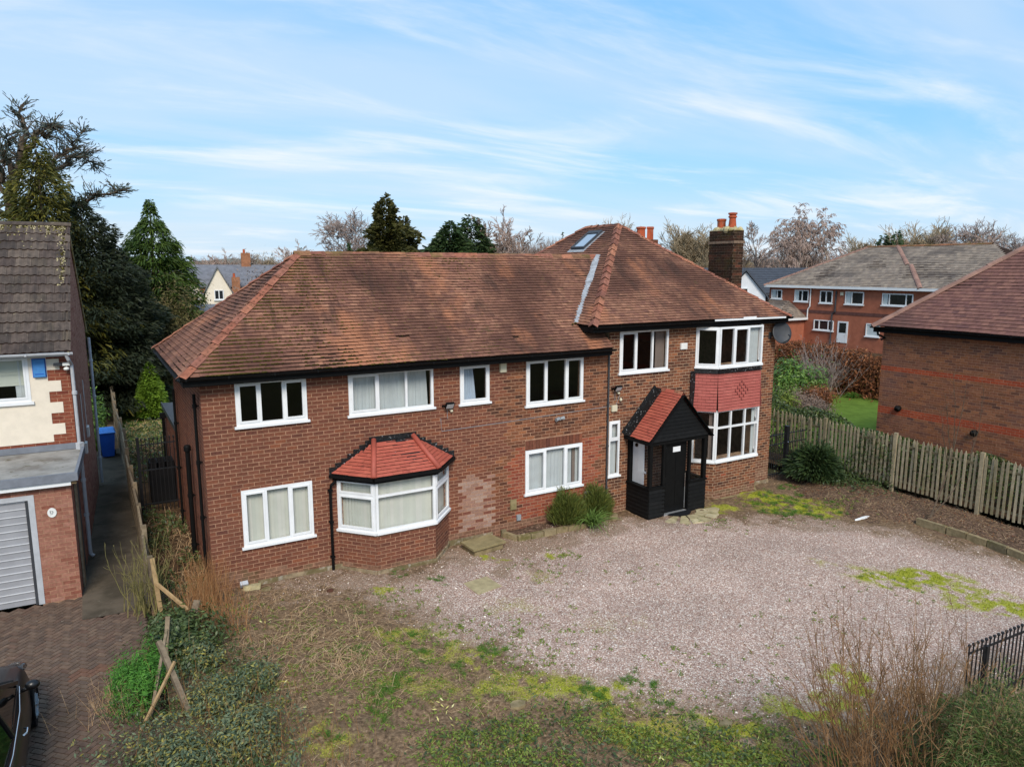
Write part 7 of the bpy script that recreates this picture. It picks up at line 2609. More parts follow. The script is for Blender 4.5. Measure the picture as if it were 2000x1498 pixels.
def bush(name, label, cat, pos, rad, n, leaf_s, m, seed=1, asp=.55, lumps=9, stems=14, wood='bark', up=.4, extra=None, group=None, inner=.25):
    """leafy shrub: many leaves in uneven clumps over stems"""
    g = np.random.default_rng(seed)
    pos, rad = np.asarray(pos, float), np.asarray(rad, float)
    o = thing(name, label, cat, pos, group)
    cen = rand_dirs(lumps, g, .5) * rad * g.uniform(.30, .75, (lumps, 1))
    cen[:, 2] = np.abs(cen[:, 2])
    cs = g.uniform(.35, .62, lumps)
    k = g.integers(0, lumps, n)
    d = rand_dirs(n, g, .25)
    q = inner + (1 - inner) * g.random(n) ** .5
    stray = np.where(g.random(n) < .22, g.uniform(1.0, 1.55, n), 1.0)
    P = cen[k] + d * rad * (cs[k] * q * stray * (.7 + .6 * vnoise(d[:, 0] * 3 + k, d[:, 2] * 3 + d[:, 1] * 2, seed)))[:, None]
    P[:, 2] = np.abs(P[:, 2]) + .02
    nn = unitv(d + rand_dirs(n, g) * .8 + np.array([0, 0, up]))
    V, F = cards(P + pos, nn, leaf_s * g.uniform(.6, 1.35, n), g, asp)
    link_mesh('foliage', V, F, [M[m]], o)
    P0 = np.repeat(pos[None], stems, 0) + g.normal(0, .06, (stems, 3)) * rad * [1, 1, 0]
    P1 = pos + cen[g.integers(0, lumps, stems)] * g.uniform(.8, 1.3, (stems, 1))
    V, F = seg_tubes(P0, P1, .014, .005, 4)
    link_mesh('stems', V, F, M[wood], o, kind='stuff')
    return o


def twig_shrub(name, label, pos, H, spread, n, m, seed=1, r=.006, side=6, lean=(0, 0), foot=.18, group=None, cat='shrub', sidelen=.35, thin=.5, bend=.12):
    """leafless shrub: many upright rods with side twigs"""
    g = np.random.default_rng(seed)
    pos = np.asarray(pos, float)
    o = thing(name, label, cat, pos, group)
    P0, P1, R0, R1 = [], [], [], []
    for i in range(n):
        a = g.uniform(0, 2 * math.pi)
        q = g.random() ** .6 * spread
        d = np.array([math.cos(a) * q + lean[0], math.sin(a) * q + lean[1], 1.0])
        d /= np.linalg.norm(d)
        p = pos + np.array([g.normal(0, foot), g.normal(0, foot), 0])
        L = H * g.uniform(.5, 1.05)
        k = 6
        pts = []
        for j in range(k):
            d = d + g.normal(0, bend * .5, 3)
            d[2] += bend * .35
            d /= np.linalg.norm(d)
            q_ = p + d * L / k
            P0.append(p)
            P1.append(q_)
            R0.append(r * (1 - .8 * j / k))
            R1.append(r * (1 - .8 * (j + 1) / k))
            pts.append((p, q_, d.copy()))
            p = q_
        for j in range(side):
            t = g.uniform(.25, 1.0) * (k - 1e-3)
            s0, s1, dd = pts[int(t)]
            b_ = s0 + (s1 - s0) * (t - int(t))
            nd = unitv(dd + rand_dirs(1, g)[0] * .75)
            l2 = L * sidelen * g.uniform(.3, 1) * (1.1 - t / k)
            m_ = b_ + nd * l2 * .5
            e_ = m_ + unitv(nd + np.array([0, 0, .35]) + g.normal(0, .15, 3)) * l2 * .5
            for u0, u1, ra, rb in ((b_, m_, r * thin, r * thin * .8), (m_, e_, r * thin * .8, r * thin * .5)):
                P0.append(u0)
                P1.append(u1)
                R0.append(ra)
                R1.append(rb)
    V, F = seg_tubes(np.array(P0), np.array(P1), np.array(R0), np.array(R1), 3)
    link_mesh('stems', V, F, M[m], o)
    return o


def tufts(name, C, H, W, n_each, m, seed, droop=.5, spread=.7):
    """grass-like tufts joined as ground cover"""
    g = np.random.default_rng(seed)
    C = np.repeat(np.asarray(C, float), n_each, 0)
    n = len(C)
    C = C + g.normal(0, .03, (n, 3)) * [1, 1, 0]
    Dv = rand_dirs(n, g) * spread + np.array([0, 0, 1.0])
    V, F = ribbons(C, Dv, H * g.uniform(.4, 1.15, n), W * g.uniform(.6, 1.3, n), droop, g, 3, .12)
    return link_mesh(name, V, F, M[m], None, kind='stuff')


# ---------------------------------------------------------------- trees at the left
def foot(px, d, z=-.1):
    p = at_d(px, 700, d)
    return np.array([p[0], p[1], z])


def hgt(py, d, z=-.1):
    """height of something whose top shows at row py, d metres away"""
    return at_d(1000, py, d)[2] - z


cp = foot(22, 44)
cd = thing('cedar_tree', 'blue-grey cedar with long bare-tipped level branches behind the cream house', 'tree', cp)
g = np.random.default_rng(5)
limbs = [[(22, 640), (24, 430), (30, 330), (55, 262), (42, 205)], [(24, 420), (60, 370), (110, 318), (140, 280), (162, 256)], [(24, 430), (85, 352), (130, 318), (170, 300), (186, 326)],
         [(26, 440), (100, 400), (160, 400), (200, 378), (240, 372)], [(40, 300), (70, 268), (100, 250), (104, 250)], [(24, 400), (-10, 340), (-60, 290)], [(24, 430), (-30, 400), (-90, 380)], [(28, 350), (0, 300), (-30, 232)],
         [(30, 340), (60, 320), (90, 330)], [(24, 390), (10, 350), (5, 300), (20, 262)], [(26, 410), (70, 400), (110, 392)], [(24, 430), (60, 420), (90, 430)]]
P0, P1, R0, R1, FP, FD = [], [], [], [], [], []
for li, L in enumerate(limbs):
    dz = 0 if li == 0 else (li % 3 - 1) * 2.2
    pts = [at_d(x, y, 44 + dz * (i / (len(L) - 1))) for i, (x, y) in enumerate(L)]
    r0 = .42 if li == 0 else .17
    fine_pts = []
    for i in range(len(pts) - 1):
        for k in range(4):
            fine_pts.append(pts[i] + (pts[i + 1] - pts[i]) * k / 4 + (g.normal(0, .10, 3) if (i or k) else 0))
    fine_pts.append(pts[-1])
    m_ = len(fine_pts) - 1
    for i in range(m_):
        P0.append(fine_pts[i])
        P1.append(fine_pts[i + 1])
        R0.append(r0 * (1 - .9 * i / m_))
        R1.append(r0 * (1 - .9 * (i + 1) / m_))
        t = (i + 1) / m_
        if t < .30 and li:
            continue
        if li == 0 and t < .55:
            continue
        for q in range(8):
            s_ = fine_pts[i] + (fine_pts[i + 1] - fine_pts[i]) * g.random()
            a = g.uniform(0, 6.28)
            nd = unitv(np.array([math.cos(a), math.sin(a), g.normal(.12, .2)]) + .7 * unitv(fine_pts[i + 1] - fine_pts[i]))
            ln = g.uniform(.5, 1.7) * (1.15 - .6 * t)
            e_ = s_ + nd * ln
            P0.append(s_)
            P1.append(e_)
            R0.append(.028)
            R1.append(.012)
            for w in range(5):
                FP.append(s_ + (e_ - s_) * g.uniform(.15, 1.05) + g.normal(0, .06, 3))
                FD.append(nd + np.array([0, 0, .5]) + g.normal(0, .6, 3))
V, F = seg_tubes(np.array(P0), np.array(P1), np.array(R0), np.array(R1), 5)
link_mesh('trunk', V, F, M['bark'], cd)
FP, FD = np.array(FP), np.array(FD)
V, F = ribbons(FP, FD, g.uniform(.14, .34, len(FP)), .055, .15, g, 2, .6)
link_mesh('crown', V, F, M['leaf_cedar'], cd)

conifer('golden_conifer', 'yellow tinged golden conifer rising beside the cedar', foot(112, 42), hgt(305, 42), 2.9, 'leaf_gold', 40000, lambda t: (1 - t) ** .72 * (1 + .12 * math.sin(t * 40)), (.34), .075, .45, .0, 1.15, .22, 21, layers=None)
conifer('dark_conifer', 'tall very dark conifer filling the gap right of the cream house gable', foot(184, 42), hgt(402, 42), 3.0, 'leaf_dark', 60000, lambda t: min(1, (1 - t) * 1.9) ** .8 * (.85 + .15 * math.sin(t * 31)), .32, .07, .25, -.02, .95, .3, 22)
conifer('dark_conifer', 'lower dark conifer with wide skirts beside the small bright conifer', foot(236, 46), hgt(525, 46), 2.4, 'leaf_dark', 46000, lambda t: min(1, (1 - t) * 1.7) ** .8, .32, .07, .25, -.02, .95, .3, 23)
conifer('green_conifer', 'mid green conifer with a crooked leaning tip against the sky', foot(312, 50), hgt(404, 50), 1.8, 'leaf_green', 36000, lambda t: float(np.interp(t, [0, .3, .5, .68, .8, .88, .93, 1], [1, 1, .92, .78, .6, .30, .16, .10])), .42, .085, .55, -.10, 1.05, .25, 24, lean=(.1, -.1), layers=11)
conifer('small_bright_conifer', 'small bright green cone-shaped conifer in the back garden', np.array([2.25, 38.8, -.1]), 2.9, .58, 'leaf_bright', 9000, lambda t: min(1, (1 - t) * 1.5) ** .8, .22, .06, .1, .35, .3, .05, 25, clear=.01)
bush('brown_bush', 'olive brown half bare bush under the green conifer', 'bush', foot(335, 45, 0), (2.7, 2.6, 6.4), 18000, .12, 'leaf_olive', 31, lumps=16)
bush('brown_bush', 'dull brown bush spreading low below the dark conifers', 'bush', foot(275, 43, 0), (2.2, 2.2, 4.2), 11000, .11, 'leaf_olive', 32, lumps=12)
bush('laurel_bush', 'glossy green laurel behind the blue wheelie bin', 'bush', np.array([-.45, 33.5, 0]), (.8, 1.2, 2.3), 5000, .08, 'leaf_rhodo', 33)
bush('dark_bush', 'dark evergreen bush closing the far end of the lawn', 'bush', foot(208, 41.5, 0), (1.4, 1.4, 1.7), 7000, .10, 'leaf_dark', 34, lumps=5)
bare_tree('orange_beech', 'small russet beech tree between the dark and green conifers', foot(245, 70, 0), hgt(520, 70), 'tan')

# ---------------------------------------------------------------- trees behind the house roof
bare_tree('bare_tree', 'round-headed bare tree left of the olive conifer', foot(662, 95), hgt(405, 95), 'oak', None, .4, 1.0)
conifer('olive_conifer', 'large olive green twin-topped conifer above the middle of the ridge', foot(762, 85), hgt(378, 85), 3.6, 'leaf_pine', 17000, lambda t: (1 - t) ** .7 * (1 + .22 * math.sin(t * 36 + 1)), .75, .24, .05, .12, 1.5, .3, 41, inner=.2)
conifer('olive_conifer', 'slimmer olive conifer leaning on the right of the twin-topped one', foot(795, 86), hgt(420, 86), 2.8, 'leaf_pine', 9000, lambda t: (1 - t) ** .65 * (1 + .25 * math.sin(t * 33)), .7, .24, .05, .12, 1.5, .25, 42, inner=.2)
conifer('small_fir', 'small dark fir just over the ridge beside the round bare tree', foot(690, 80), hgt(466, 80), 1.3, 'leaf_fir', 3500, None, .5, .16, .5, 0, .5, .15, 43)
conifer('small_fir', 'tiny dark fir tip over the left end of the ridge', foot(598, 80), hgt(484, 80), .9, 'leaf_fir', 2000, None, .4, .14, .5, 0, .5, .12, 44)
conifer('round_conifer', 'dense blue-green cone-shaped conifer just over the ridge', foot(882, 78), hgt(432, 78), 3.4, 'leaf_fir', 15000, lambda t: min(1, (1 - t) * 1.8) ** .75, .75, .22, .1, .3, .5, .3, 45)
conifer('tall_pine', 'tall loose pine with bare lower trunk behind the blue-green conifer', foot(922, 92), hgt(418, 92), 2.6, 'leaf_fir', 4200, lambda t: (.75 if t > .62 else .25) * (1 - max(0, t - .7) * 2.4), .9, .26, .2, .1, 1.2, .22, 46, clear=.3)
bare_tree('bare_tree', 'pale bare birch right of the tall pine', foot(985, 92), hgt(398, 92), 'birch', 'bare trees behind the house', 1.0, 1.05)
bare_tree('bare_tree', 'second pale bare birch left of the main roof hip', foot(1020, 96), hgt(425, 96), 'birch', 'bare trees behind the house', 2.6, 1.1)
conifer('small_fir', 'dark pointed fir tip beside the skylight slope', foot(1096, 80), hgt(448, 80), 1.0, 'leaf_fir', 2400, None, .45, .15, .4, 0, .4, .12, 47)
bare_tree('bare_tree', 'spreading bare tree just above the main roof apex', foot(1222, 96), hgt(418, 96), 'oak2', 'bare trees behind the house', 4.0, .8)
bare_tree('bare_tree', 'broad pale bare tree left of the brick chimney', foot(1355, 98), hgt(424, 98), 'tan', 'bare trees behind the house', .5, 1.1)
bare_tree('bare_tree', 'bare tree half hidden behind the chimney stack', foot(1395, 104), hgt(436, 104), 'oak2', 'bare trees behind the house', 2.0, 1.0)
bare_tree('bare_tree', 'thin bare tree just right of the chimney stack', foot(1462, 98), hgt(434, 98), 'slim', 'bare trees behind the house', 1.2, 1.2)
for k, (px, py, lab) in enumerate(((1515, 440, 'small weeping birch left of the tall pair above the white gabled house'), (1552, 405, 'tall weeping birch with reddish drooping twigs above the dark slate roof'), (1592, 415, 'weeping birch with long hanging twigs nearest the grey hipped roof'))):
    bare_tree('weeping_birch', lab, foot(px, 92 + 2 * k), hgt(py, 92 + 2 * k), 'weeping', 'weeping birches behind the white house', k * 1.9, .95)
for k, (px, py, kd, d, w) in enumerate(((1690, 455, 'tan', 108, 1.0), (1735, 445, 'oak2', 112, 1.0), (1772, 440, 'tan', 110, 1.1), (1812, 437, 'oak2', 113, 1.0), (1850, 440, 'oak', 110, 1.0), (1880, 452, 'oak2', 108, .9))):
    bare_tree('bare_tree', ('leftmost', 'second from left', 'third from left', 'fourth from left', 'fifth from left', 'rightmost')[k] + ' tan bare tree in the close row above the grey hipped roof', foot(px, d), hgt(py, d), kd, 'row of bare trees above the grey hipped roof', k * 1.3, w)
bare_tree('bare_tree', 'pinkish bare tree standing apart at the right end of the row', foot(1912, 98), hgt(444, 98), 'birch', None, .3, 1.0)
bare_tree('bare_tree', 'bare tree at the right edge just above the brown tiled hip', foot(1990, 105), hgt(462, 105), 'oak', None, 2.2, 1.0)
for k, (px, py) in enumerate(((1708, 462), (1732, 458))):
    conifer('ivy_clad_conifer', ('dark green conifer at the left end of the tan tree row', 'slim dark green conifer among the tan bare trees')[k], foot(px, 100), hgt(py, 100), 1.3, 'leaf_fir', 3000, lambda t: min(1, (1 - t) * 2.2) ** .6, .6, .22, .2, .1, .7, .2, 50 + k)
for k, (px, py, kd, lab) in enumerate(((435, 486, 'birch', 'hazy bare tree on the skyline above the terrace gables'), (500, 490, 'oak', 'hazy round bare tree right of the terrace chimney'), (545, 492, 'oak2', 'hazy bare tree just left of the tiled ridge end'), (575, 468, 'birch', 'thin drooping bare tree at the left tip of the ridge'), (395, 500, 'slim', 'small hazy bare tree above the far terrace roof'))):
    bare_tree('bare_tree', lab, foot(px, 128), hgt(py, 128), kd, 'hazy bare trees on the left skyline', k * 2.1, 1.15)


def woodland(name, px0, px1, py_top, d, n, m, seed, depth=14, stem=.05, base_py=545):
    """far belt of leafless trees and scrub that reads as one mass"""
    g = np.random.default_rng(seed)
    px = g.uniform(px0, px1, n)
    dd = d + g.uniform(0, depth, n)
    top = np.interp(px, np.linspace(px0, px1, len(py_top)), py_top) + (vnoise(px * .05, px * 0, seed) - .5) * 16
    P = np.array([at_d(a, 700, b_) for a, b_ in zip(px, dd)])
    ht = np.array([at_d(a, c, b_)[2] for a, c, b_ in zip(px, top, dd)])
    P[:, 2] = -.6 + (ht + .6) * (1 - g.random(n) ** 1.5) * .72
    L = (ht - P[:, 2]) * g.uniform(.25, .8, n)
    Dv = rand_dirs(n, g) * .45 + np.array([0, 0, 1.0])
    V, F = ribbons(P, Dv, np.maximum(L, .4), stem * g.uniform(.6, 1.6, n), -.05, g, 2, .2)
    return link_mesh(name, V, F, M[m], None, kind='stuff')


woodland('distant_woodland', 1020, 1330, (470, 452, 462, 470, 478), 118, 7000, 'leaf_purplebrown', 3, 20, .09)
woodland('distant_woodland', 1290, 1720, (470, 470, 492, 478, 484, 492), 122, 9000, 'leaf_purplebrown', 4, 20, .09)
woodland('distant_woodland', 1690, 2060, (478, 458, 458, 470, 480), 118, 9500, 'leaf_purplebrown', 5, 20, .09)
woodland('distant_woodland', 820, 1060, (490, 478, 460, 470), 116, 5000, 'leaf_purplebrown', 6, 20, .09)
woodland('distant_woodland', 330, 850, (506, 500, 508, 502, 506, 500), 170, 9000, 'leaf_purplebrown', 7, 40, .14)
for k, (px, d, r, m, lab) in enumerate(((1470, 96, 2.6, 'leaf_ivy', 'olive evergreen bush right of the chimney stack'), (1345, 94, 2.6, 'leaf_pine', 'olive scrub bush left of the chimney stack'), (1330, 92, 2.0, 'leaf_pine', 'low scrub bush at the hip of the main roof'), (1000, 90, 2.4, 'leaf_purplebrown', 'brown scrub bush under the pale birches'), (540, 76, 3.0, 'leaf_purplebrown', 'grey lichen-pale bush behind the left hip tiles'))):
    bush('scrub_bush', lab, 'bush', foot(px, d), (r * 1.3, r * 1.3, r * 2.6), 5200, .16, m, 60 + k, lumps=14)
M['hill'] = mat('distant_hill', srgb(104, 108, 104), (.02, .3), (), 1.0, 0.0)
hp = []
hx = np.linspace(-300, 2300, 60)
for a in hx:
    hp.append(at_d(a, 512 + 5 * math.sin(a * .011) + 3 * math.sin(a * .037), 620))
hp = np.array(hp)
Vh = np.vstack([hp * [1, 1, 0] - [0, 0, 2], hp, hp * [1.5, 1.5, .9]])
k = len(hx)
link_mesh('distant_hill', Vh, np.array([(r * k + i, r * k + i + 1, (r + 1) * k + i + 1, (r + 1) * k + i) for r in range(2) for i in range(k - 1)]), M['hill'], None, None, True, 'structure')

# ---------------------------------------------------------------- hedge and shrubs at the right rear
hg = thing('beech_hedge', 'tall clipped brown-leaved beech hedge in front of the orange brick house', 'hedge', (40, 29, -.35))
g = np.random.default_rng(71)
n = 30000
hy = g.uniform(23.5, 36.5, n)
hz = g.random(n)
hxx = 40.2 + g.normal(0, .55, n)
top = 2.35 + (vnoise(hy * .9, hy * 0, 4) - .5) * .8
P = np.stack([hxx - (1 - hz) * .5, hy, -.35 + hz * (top + .35)], 1)
V, F = cards(P, rand_dirs(n, g, .2), .10 * g.uniform(.6, 1.4, n), g, .7)
link_mesh('foliage', V, F, M['leaf_brown'], hg)
P0 = np.stack([np.full(900, 40.2), g.uniform(23.5, 36.5, 900), np.full(900, -.35)], 1)
V, F = seg_tubes(P0, P0 + np.stack([g.normal(0, .4, 900), g.normal(0, .5, 900), g.uniform(1.5, 2.7, 900)], 1), .015, .006, 3)
link_mesh('stems', V, F, M['bark'], hg, kind='stuff')
bush('rhododendron', 'round bright green rhododendron before the brown hedge', 'shrub', np.array([35.6, 27.2, -.3]), (2.0, 1.9, 2.3), 7000, .13, 'leaf_rhodo', 72, up=.7)
bush('spotted_laurel', 'fresh green shrub close to the right corner of the brick house', 'shrub', np.array([29.2, 23.7, -.3]), (1.3, 1.3, 2.0), 5200, .09, 'leaf_weed', 73)
bush('bare_thicket', 'grey-brown bare thicket in front of the rhododendron', 'shrub', np.array([30.6, 22.9, -.3]), (1.8, 1.8, 1.35), 6500, .07, 'leaf_purplebrown', 74)
bush('bare_thicket', 'reddish brown thicket beside the small lawn', 'shrub', np.array([34.2, 24.6, -.3]), (1.6, 1.5, 1.0), 5200, .08, 'leaf_brown', 78)
twig_shrub('bare_shrub', 'arching grey bare shrub standing before the brown hedge', np.array([38.2, 27.6, -.3]), 3.6, 1.1, 150, 'twig', 75, .022, 7, foot=.5, bend=.25)
bush('yellow_conifer', 'small yellow-green conifer beside the satellite dish', 'shrub', np.array([46.5, 40.3, 0]), (1.3, 1.3, 1.7), 3000, .12, 'leaf_bright', 76)
tufts('grass_clump', [(38.6, 25.7, -.3)] * 4, .8, .04, 60, 'leaf_grass', 77, .6, .8)
bush('garden_hedge', 'dark low hedge between the back lawn and the lean-to', 'hedge', np.array([50, 39, -.3]), (4, 4, 1.3), 5000, .16, 'leaf_dark', 79, lumps=16)

# ivy tumbling over the fences
g = np.random.default_rng(81)
n = 15000
iy = g.uniform(4, 20.2, n)
ix = 23.75 + g.normal(0, .38, n)
itop = np.interp(iy, [4, 9, 13, 16, 18, 20.2], [1.15, 1.3, 1.62, 1.75, 1.95, 2.0]) + (vnoise(iy * 1.6, iy * 0, 5) - .5) * .5
iz = itop * (1 - g.random(n) ** 2.2 * .85) - np.abs(ix - 23.75) * .5
V, F = cards(np.stack([ix, iy, iz], 1), rand_dirs(n, g, .7), .062 * g.uniform(.6, 1.4, n), g, .8)
link_mesh('ivy', V, F, M['leaf_ivy'], None, kind='stuff')
n = 5200
iy = g.uniform(9, 19.8, n)
cl = vnoise(iy * 1.3, iy * 0 + 2, 9)
ok = cl > .42
iy = iy[ok]
n = len(iy)
ix = 22.56 + .05 * (iy - 9.5) + g.normal(.0, .07, n)
iz = g.random(n) ** 1.5 * np.interp(vnoise(iy * 2, iy * 0 + 7, 3), [.2, .9], [.35, 1.75]) + .02
V, F = cards(np.stack([ix, iy, iz], 1), rand_dirs(n, g, .4), .05 * g.uniform(.6, 1.4, n), g, .8)
link_mesh('fence_ivy', V, F, M['leaf_ivy'], None, kind='stuff')
n = 2600
c = np.array([22.1, 15.3])
P = np.stack([c[0] + g.normal(0, .45, n), c[1] + g.normal(0, .8, n), g.random(n) * .22 - .08], 1)
V, F = cards(P, rand_dirs(n, g, 1), .05, g, .8)
link_mesh('ground_ivy', V, F, M['leaf_ivy'], None, kind='stuff')

cpos = np.array([21.75, 15.75, -.1])
cf = thing('spreading_conifer', 'feathery dark green spreading conifer beside the iron gate post', 'shrub', cpos)
n = 5200
a = g.uniform(0, 6.28, n)
el = g.uniform(.1, 1.25, n)
q = g.random(n) ** .5
rad_ = (.92 - .22 * np.sin(el)) * (.75 + .5 * vnoise(a * 2, el * 3, 6))
P = cpos + np.stack([np.cos(a) * np.cos(el) * rad_ * q, np.sin(a) * np.cos(el) * rad_ * q, np.sin(el) * 1.2 * q * (.75 + .4 * vnoise(a * 2 + 5, el * 3, 7)) + .03], 1)
Dv = np.stack([np.cos(a) * np.cos(el), np.sin(a) * np.cos(el), np.sin(el) * .9], 1) + rand_dirs(n, g) * .35
V, F = ribbons(P, Dv, g.uniform(.15, .34, n), .045, .35, g, 2, .6)
link_mesh('foliage', V, F, M['leaf_dark'] if False else M['leaf_fir'], cf)
V, F = seg_tubes(np.repeat(cpos[None], 24, 0), P[g.integers(0, n, 24)], .02, .006, 4)
link_mesh('stems', V, F, M['bark'], cf, kind='stuff')

# young bare tree in the soil bed
tp = gp(1816, 1012, -.12)
yt = thing('young_tree', 'thin bare multi-stemmed young tree in front of the palisade fence', 'tree', tp)
P0, P1, R0, R1 = [], [], [], []
Xt = tp[0]
for L in ([(1816, 1012), (1842, 950), (1862, 880), (1866, 800), (1862, 730)], [(1818, 1008), (1850, 975), (1880, 930), (1912, 840), (1922, 760)], [(1818, 1008), (1836, 960), (1856, 905), (1852, 830), (1846, 770)],
          [(1880, 930), (1900, 880), (1907, 820)], [(1862, 880), (1880, 800), (1890, 740)], [(1850, 905), (1842, 850), (1838, 800)]):
    pts = [at_y(x, y, tp[1] + .0) for x, y in L]
    base = .022 if L[0][1] > 1000 else .014
    for i in range(len(pts) - 1):
        P0.append(pts[i])
        P1.append(pts[i + 1])
        R0.append(base * (1 - .8 * i / (len(pts) - 1)))
        R1.append(base * (1 - .8 * (i + 1) / (len(pts) - 1)))
        for j in range(5):
            b_ = pts[i] + (pts[i + 1] - pts[i]) * g.random()
            if b_[2] < .6:
                continue
            P0.append(b_)
            P1.append(b_ + unitv(unitv(pts[i + 1] - pts[i]) + rand_dirs(1, g)[0] * .7) * g.uniform(.12, .45))
            R0.append(.005)
            R1.append(.002)
V, F = seg_tubes(np.array(P0), np.array(P1), np.array(R0), np.array(R1), 6)
link_mesh('trunk', V, F, M['bark'], yt)

# ---------------------------------------------------------------- planting below the right ground-floor window
bp = gpt(1118, 1020)
bush('rosemary_bush', 'rounded olive rosemary bush left of the strap-leaved plant', 'shrub', np.array([11.55, 16.35, -.12]), (.62, .42, 1.02), 100, .03, 'leaf_shrub', 90, stems=20)
for k, (x, y, rx, h, lab) in enumerate(((11.5, 16.33, .55, .95, 0), (12.55, 16.35, .50, .92, 1))):
    o = bpy.data.objects.get('rosemary_bush') if k == 0 else thing('rosemary_bush', 'rounded olive rosemary bush next to the downpipe and porch', 'shrub', (x, y, -.12))
    n = 5200
    a, el = g.uniform(0, 6.28, n), np.arcsin(g.uniform(.05, 1, n))
    q = g.random(n) ** .45
    lm = .75 + .5 * vnoise(a * 2.3, el * 3, 12 + k)
    P = np.array([x, y, -.1]) + np.stack([np.cos(a) * np.cos(el) * rx * q * lm, np.sin(a) * np.cos(el) * .42 * q * lm, np.sin(el) * h * q * lm + .02], 1)
    P[:, 1] = np.minimum(P[:, 1], D - .03)
    Dv = np.stack([np.cos(a) * .6, np.sin(a) * .6, np.full(n, 1.1)], 1) + rand_dirs(n, g) * .35
    V, F = ribbons(P, Dv, g.uniform(.08, .2, n), .016, .1, g, 2, .6)
    link_mesh('sprigs', V, F, M['leaf_shrub'], o)
ip = np.array([12.08, 16.0, -.12])
o = thing('strap_leaved_plant', 'clump of arching strap leaves between the two rosemary bushes', 'plant', ip)
n = 230
Dv = rand_dirs(n, g) * .75 + np.array([0, -.1, 1.0])
V, F = ribbons(np.repeat(ip[None], n, 0) + g.normal(0, .06, (n, 3)) * [1, 1, 0], Dv, g.uniform(.6, 1.2, n), .036, g.uniform(.3, .9, n), g, 5, .2)
link_mesh('leaves', V, F, M['leaf_iris'], o)

def scatter(poly, n, g, soft=.3):
    lo, hi = poly.min(0), poly.max(0)
    x, y = g.uniform(lo[0] - soft, hi[0] + soft, n), g.uniform(lo[1] - soft, hi[1] + soft, n)
    ok = poly_sd(x, y, poly) + wob(x, y, 5) * 1.2 > g.uniform(-soft, soft, n)
    return x[ok], y[ok]


def on_ground(x, y, h=0.0):
    return np.stack([x, y, forecourt_z(x, y) + h], 1)


# ---------------------------------------------------------------- overgrown corner lower left
bp = np.array([.22, 12.6, 0])
bush('euphorbia_bush', 'fresh green ferny bush at the edge of the paved drive', 'shrub', bp + [.02, .55, 0], (.55, 1.05, .62), 9500, .045, 'leaf_euph', 101, lumps=14, asp=.4, up=.8)
o = twig_shrub('dry_grass_clump', 'straw coloured dry stems along the drive side of the green bush', (-.10, 12.6, 0), .55, .6, 130, 'straw', 102, .0035, 2, lean=(-.2, 0), foot=.30, cat='grass clump')
bush('ivy_mound', 'dark ivy mound growing over the fallen fence', 'ivy', (.95, 14.2, -.05), (.75, 1.2, .72), 9000, .05, 'leaf_ivy', 103, asp=.8, lumps=14)
for k, (px, py, r, h, s_) in enumerate(((430, 1390, .62, .75, 104), (395, 1300, .5, .6, 105), (470, 1470, .7, .7, 106), (330, 1500, .7, .7, 107), (500, 1340, .4, .45, 108))):
    p = gp(px, py, -.05)
    lab = ('largest grey-green shrub with yellow tips in the lower left corner', 'grey-green shrub behind the leaning timber post', 'grey-green shrub at the bottom edge with tall dry stems', 'sprawling grey-green shrub at the bottom left beside the paving', 'small grey-green shrub at the edge of the dry litter')[k]
    bush('grey_green_shrub', lab, 'shrub', p, (r, r, h * .85), 5600, .033, 'leaf_grey', s_, asp=.75, lumps=12, up=.6, group='grey-green shrubs in the lower left corner')
CORNER = np.array([gp(x_, y_, -.05)[:2] for x_, y_ in ((250, 1330), (330, 1240), (430, 1240), (520, 1310), (560, 1400), (600, 1520), (150, 1560), (230, 1430))])
x, y = scatter(CORNER, 16000, g, .25)
hh = .05 + .45 * vnoise(x * 2.1, y * 2.1, 71) * g.random(len(x)) ** .6
k_ = vnoise(x * 1.4, y * 1.4, 72) > .5
for nm, mk, sel in (('corner_leaves', 'leaf_grey', k_), ('corner_ivy', 'leaf_ivy', ~k_)):
    V, F = cards(np.stack([x, y, np.where(x > .62, gz(x), 0) + hh], 1)[sel], rand_dirs(int(sel.sum()), g, .9), g.uniform(.022, .048, int(sel.sum())), g, .75)
    link_mesh(nm, V, F, M[mk], None, kind='stuff')
twig_shrub('bare_sapling', 'mossy green-brown bare sapling at the near end of the timber fence', gp(285, 1195, 0), 1.75, .42, 46, 'twig_moss', 110, .011, 6, foot=.16, bend=.18, cat='sapling')
twig_shrub('dry_orange_clump', 'orange-brown dry stems against the left corner of the brick house', np.array([1.72, 16.05, -.1]), 1.25, .35, 230, 'straw_orange', 111, .0045, 3, foot=.24, cat='grass clump', bend=.12)
twig_shrub('dry_orange_clump', 'arching tawny dry stems in front of the left house corner', np.array([1.75, 14.9, -.1]), .95, .8, 170, 'straw_orange', 112, .0045, 3, foot=.35, cat='grass clump', bend=.2)
twig_shrub('dry_stalks', 'tall thin dry stalks rising from the grey-green shrubs', gp(410, 1440, -.1), 1.15, .6, 80, 'twig_red', 113, .005, 4, foot=.75, cat='stalks')
twig_shrub('dry_stalks', 'thin brown stalks at the bottom edge left of the ivy patch', gp(600, 1510, -.1), .8, .6, 70, 'twig_red', 114, .005, 3, foot=.6, cat='stalks')
sx_, sy_ = g.uniform(.85, 1.88, 2600), g.uniform(15.4, 23.2, 2600)
ok = vnoise(sx_ * 2, sy_ * 2, 33) > .38
P = np.stack([sx_, sy_, -.06 + g.random(2600) * .30], 1)[ok]
V, F = cards(P, rand_dirs(len(P), g, .8), .055, g, .7)
link_mesh('strip_weeds', V, F, M['leaf_ivy'], None, kind='stuff')
P = np.stack([g.uniform(.8, 1.9, 900), g.uniform(15, 23, 900), np.full(900, -.1)], 1)
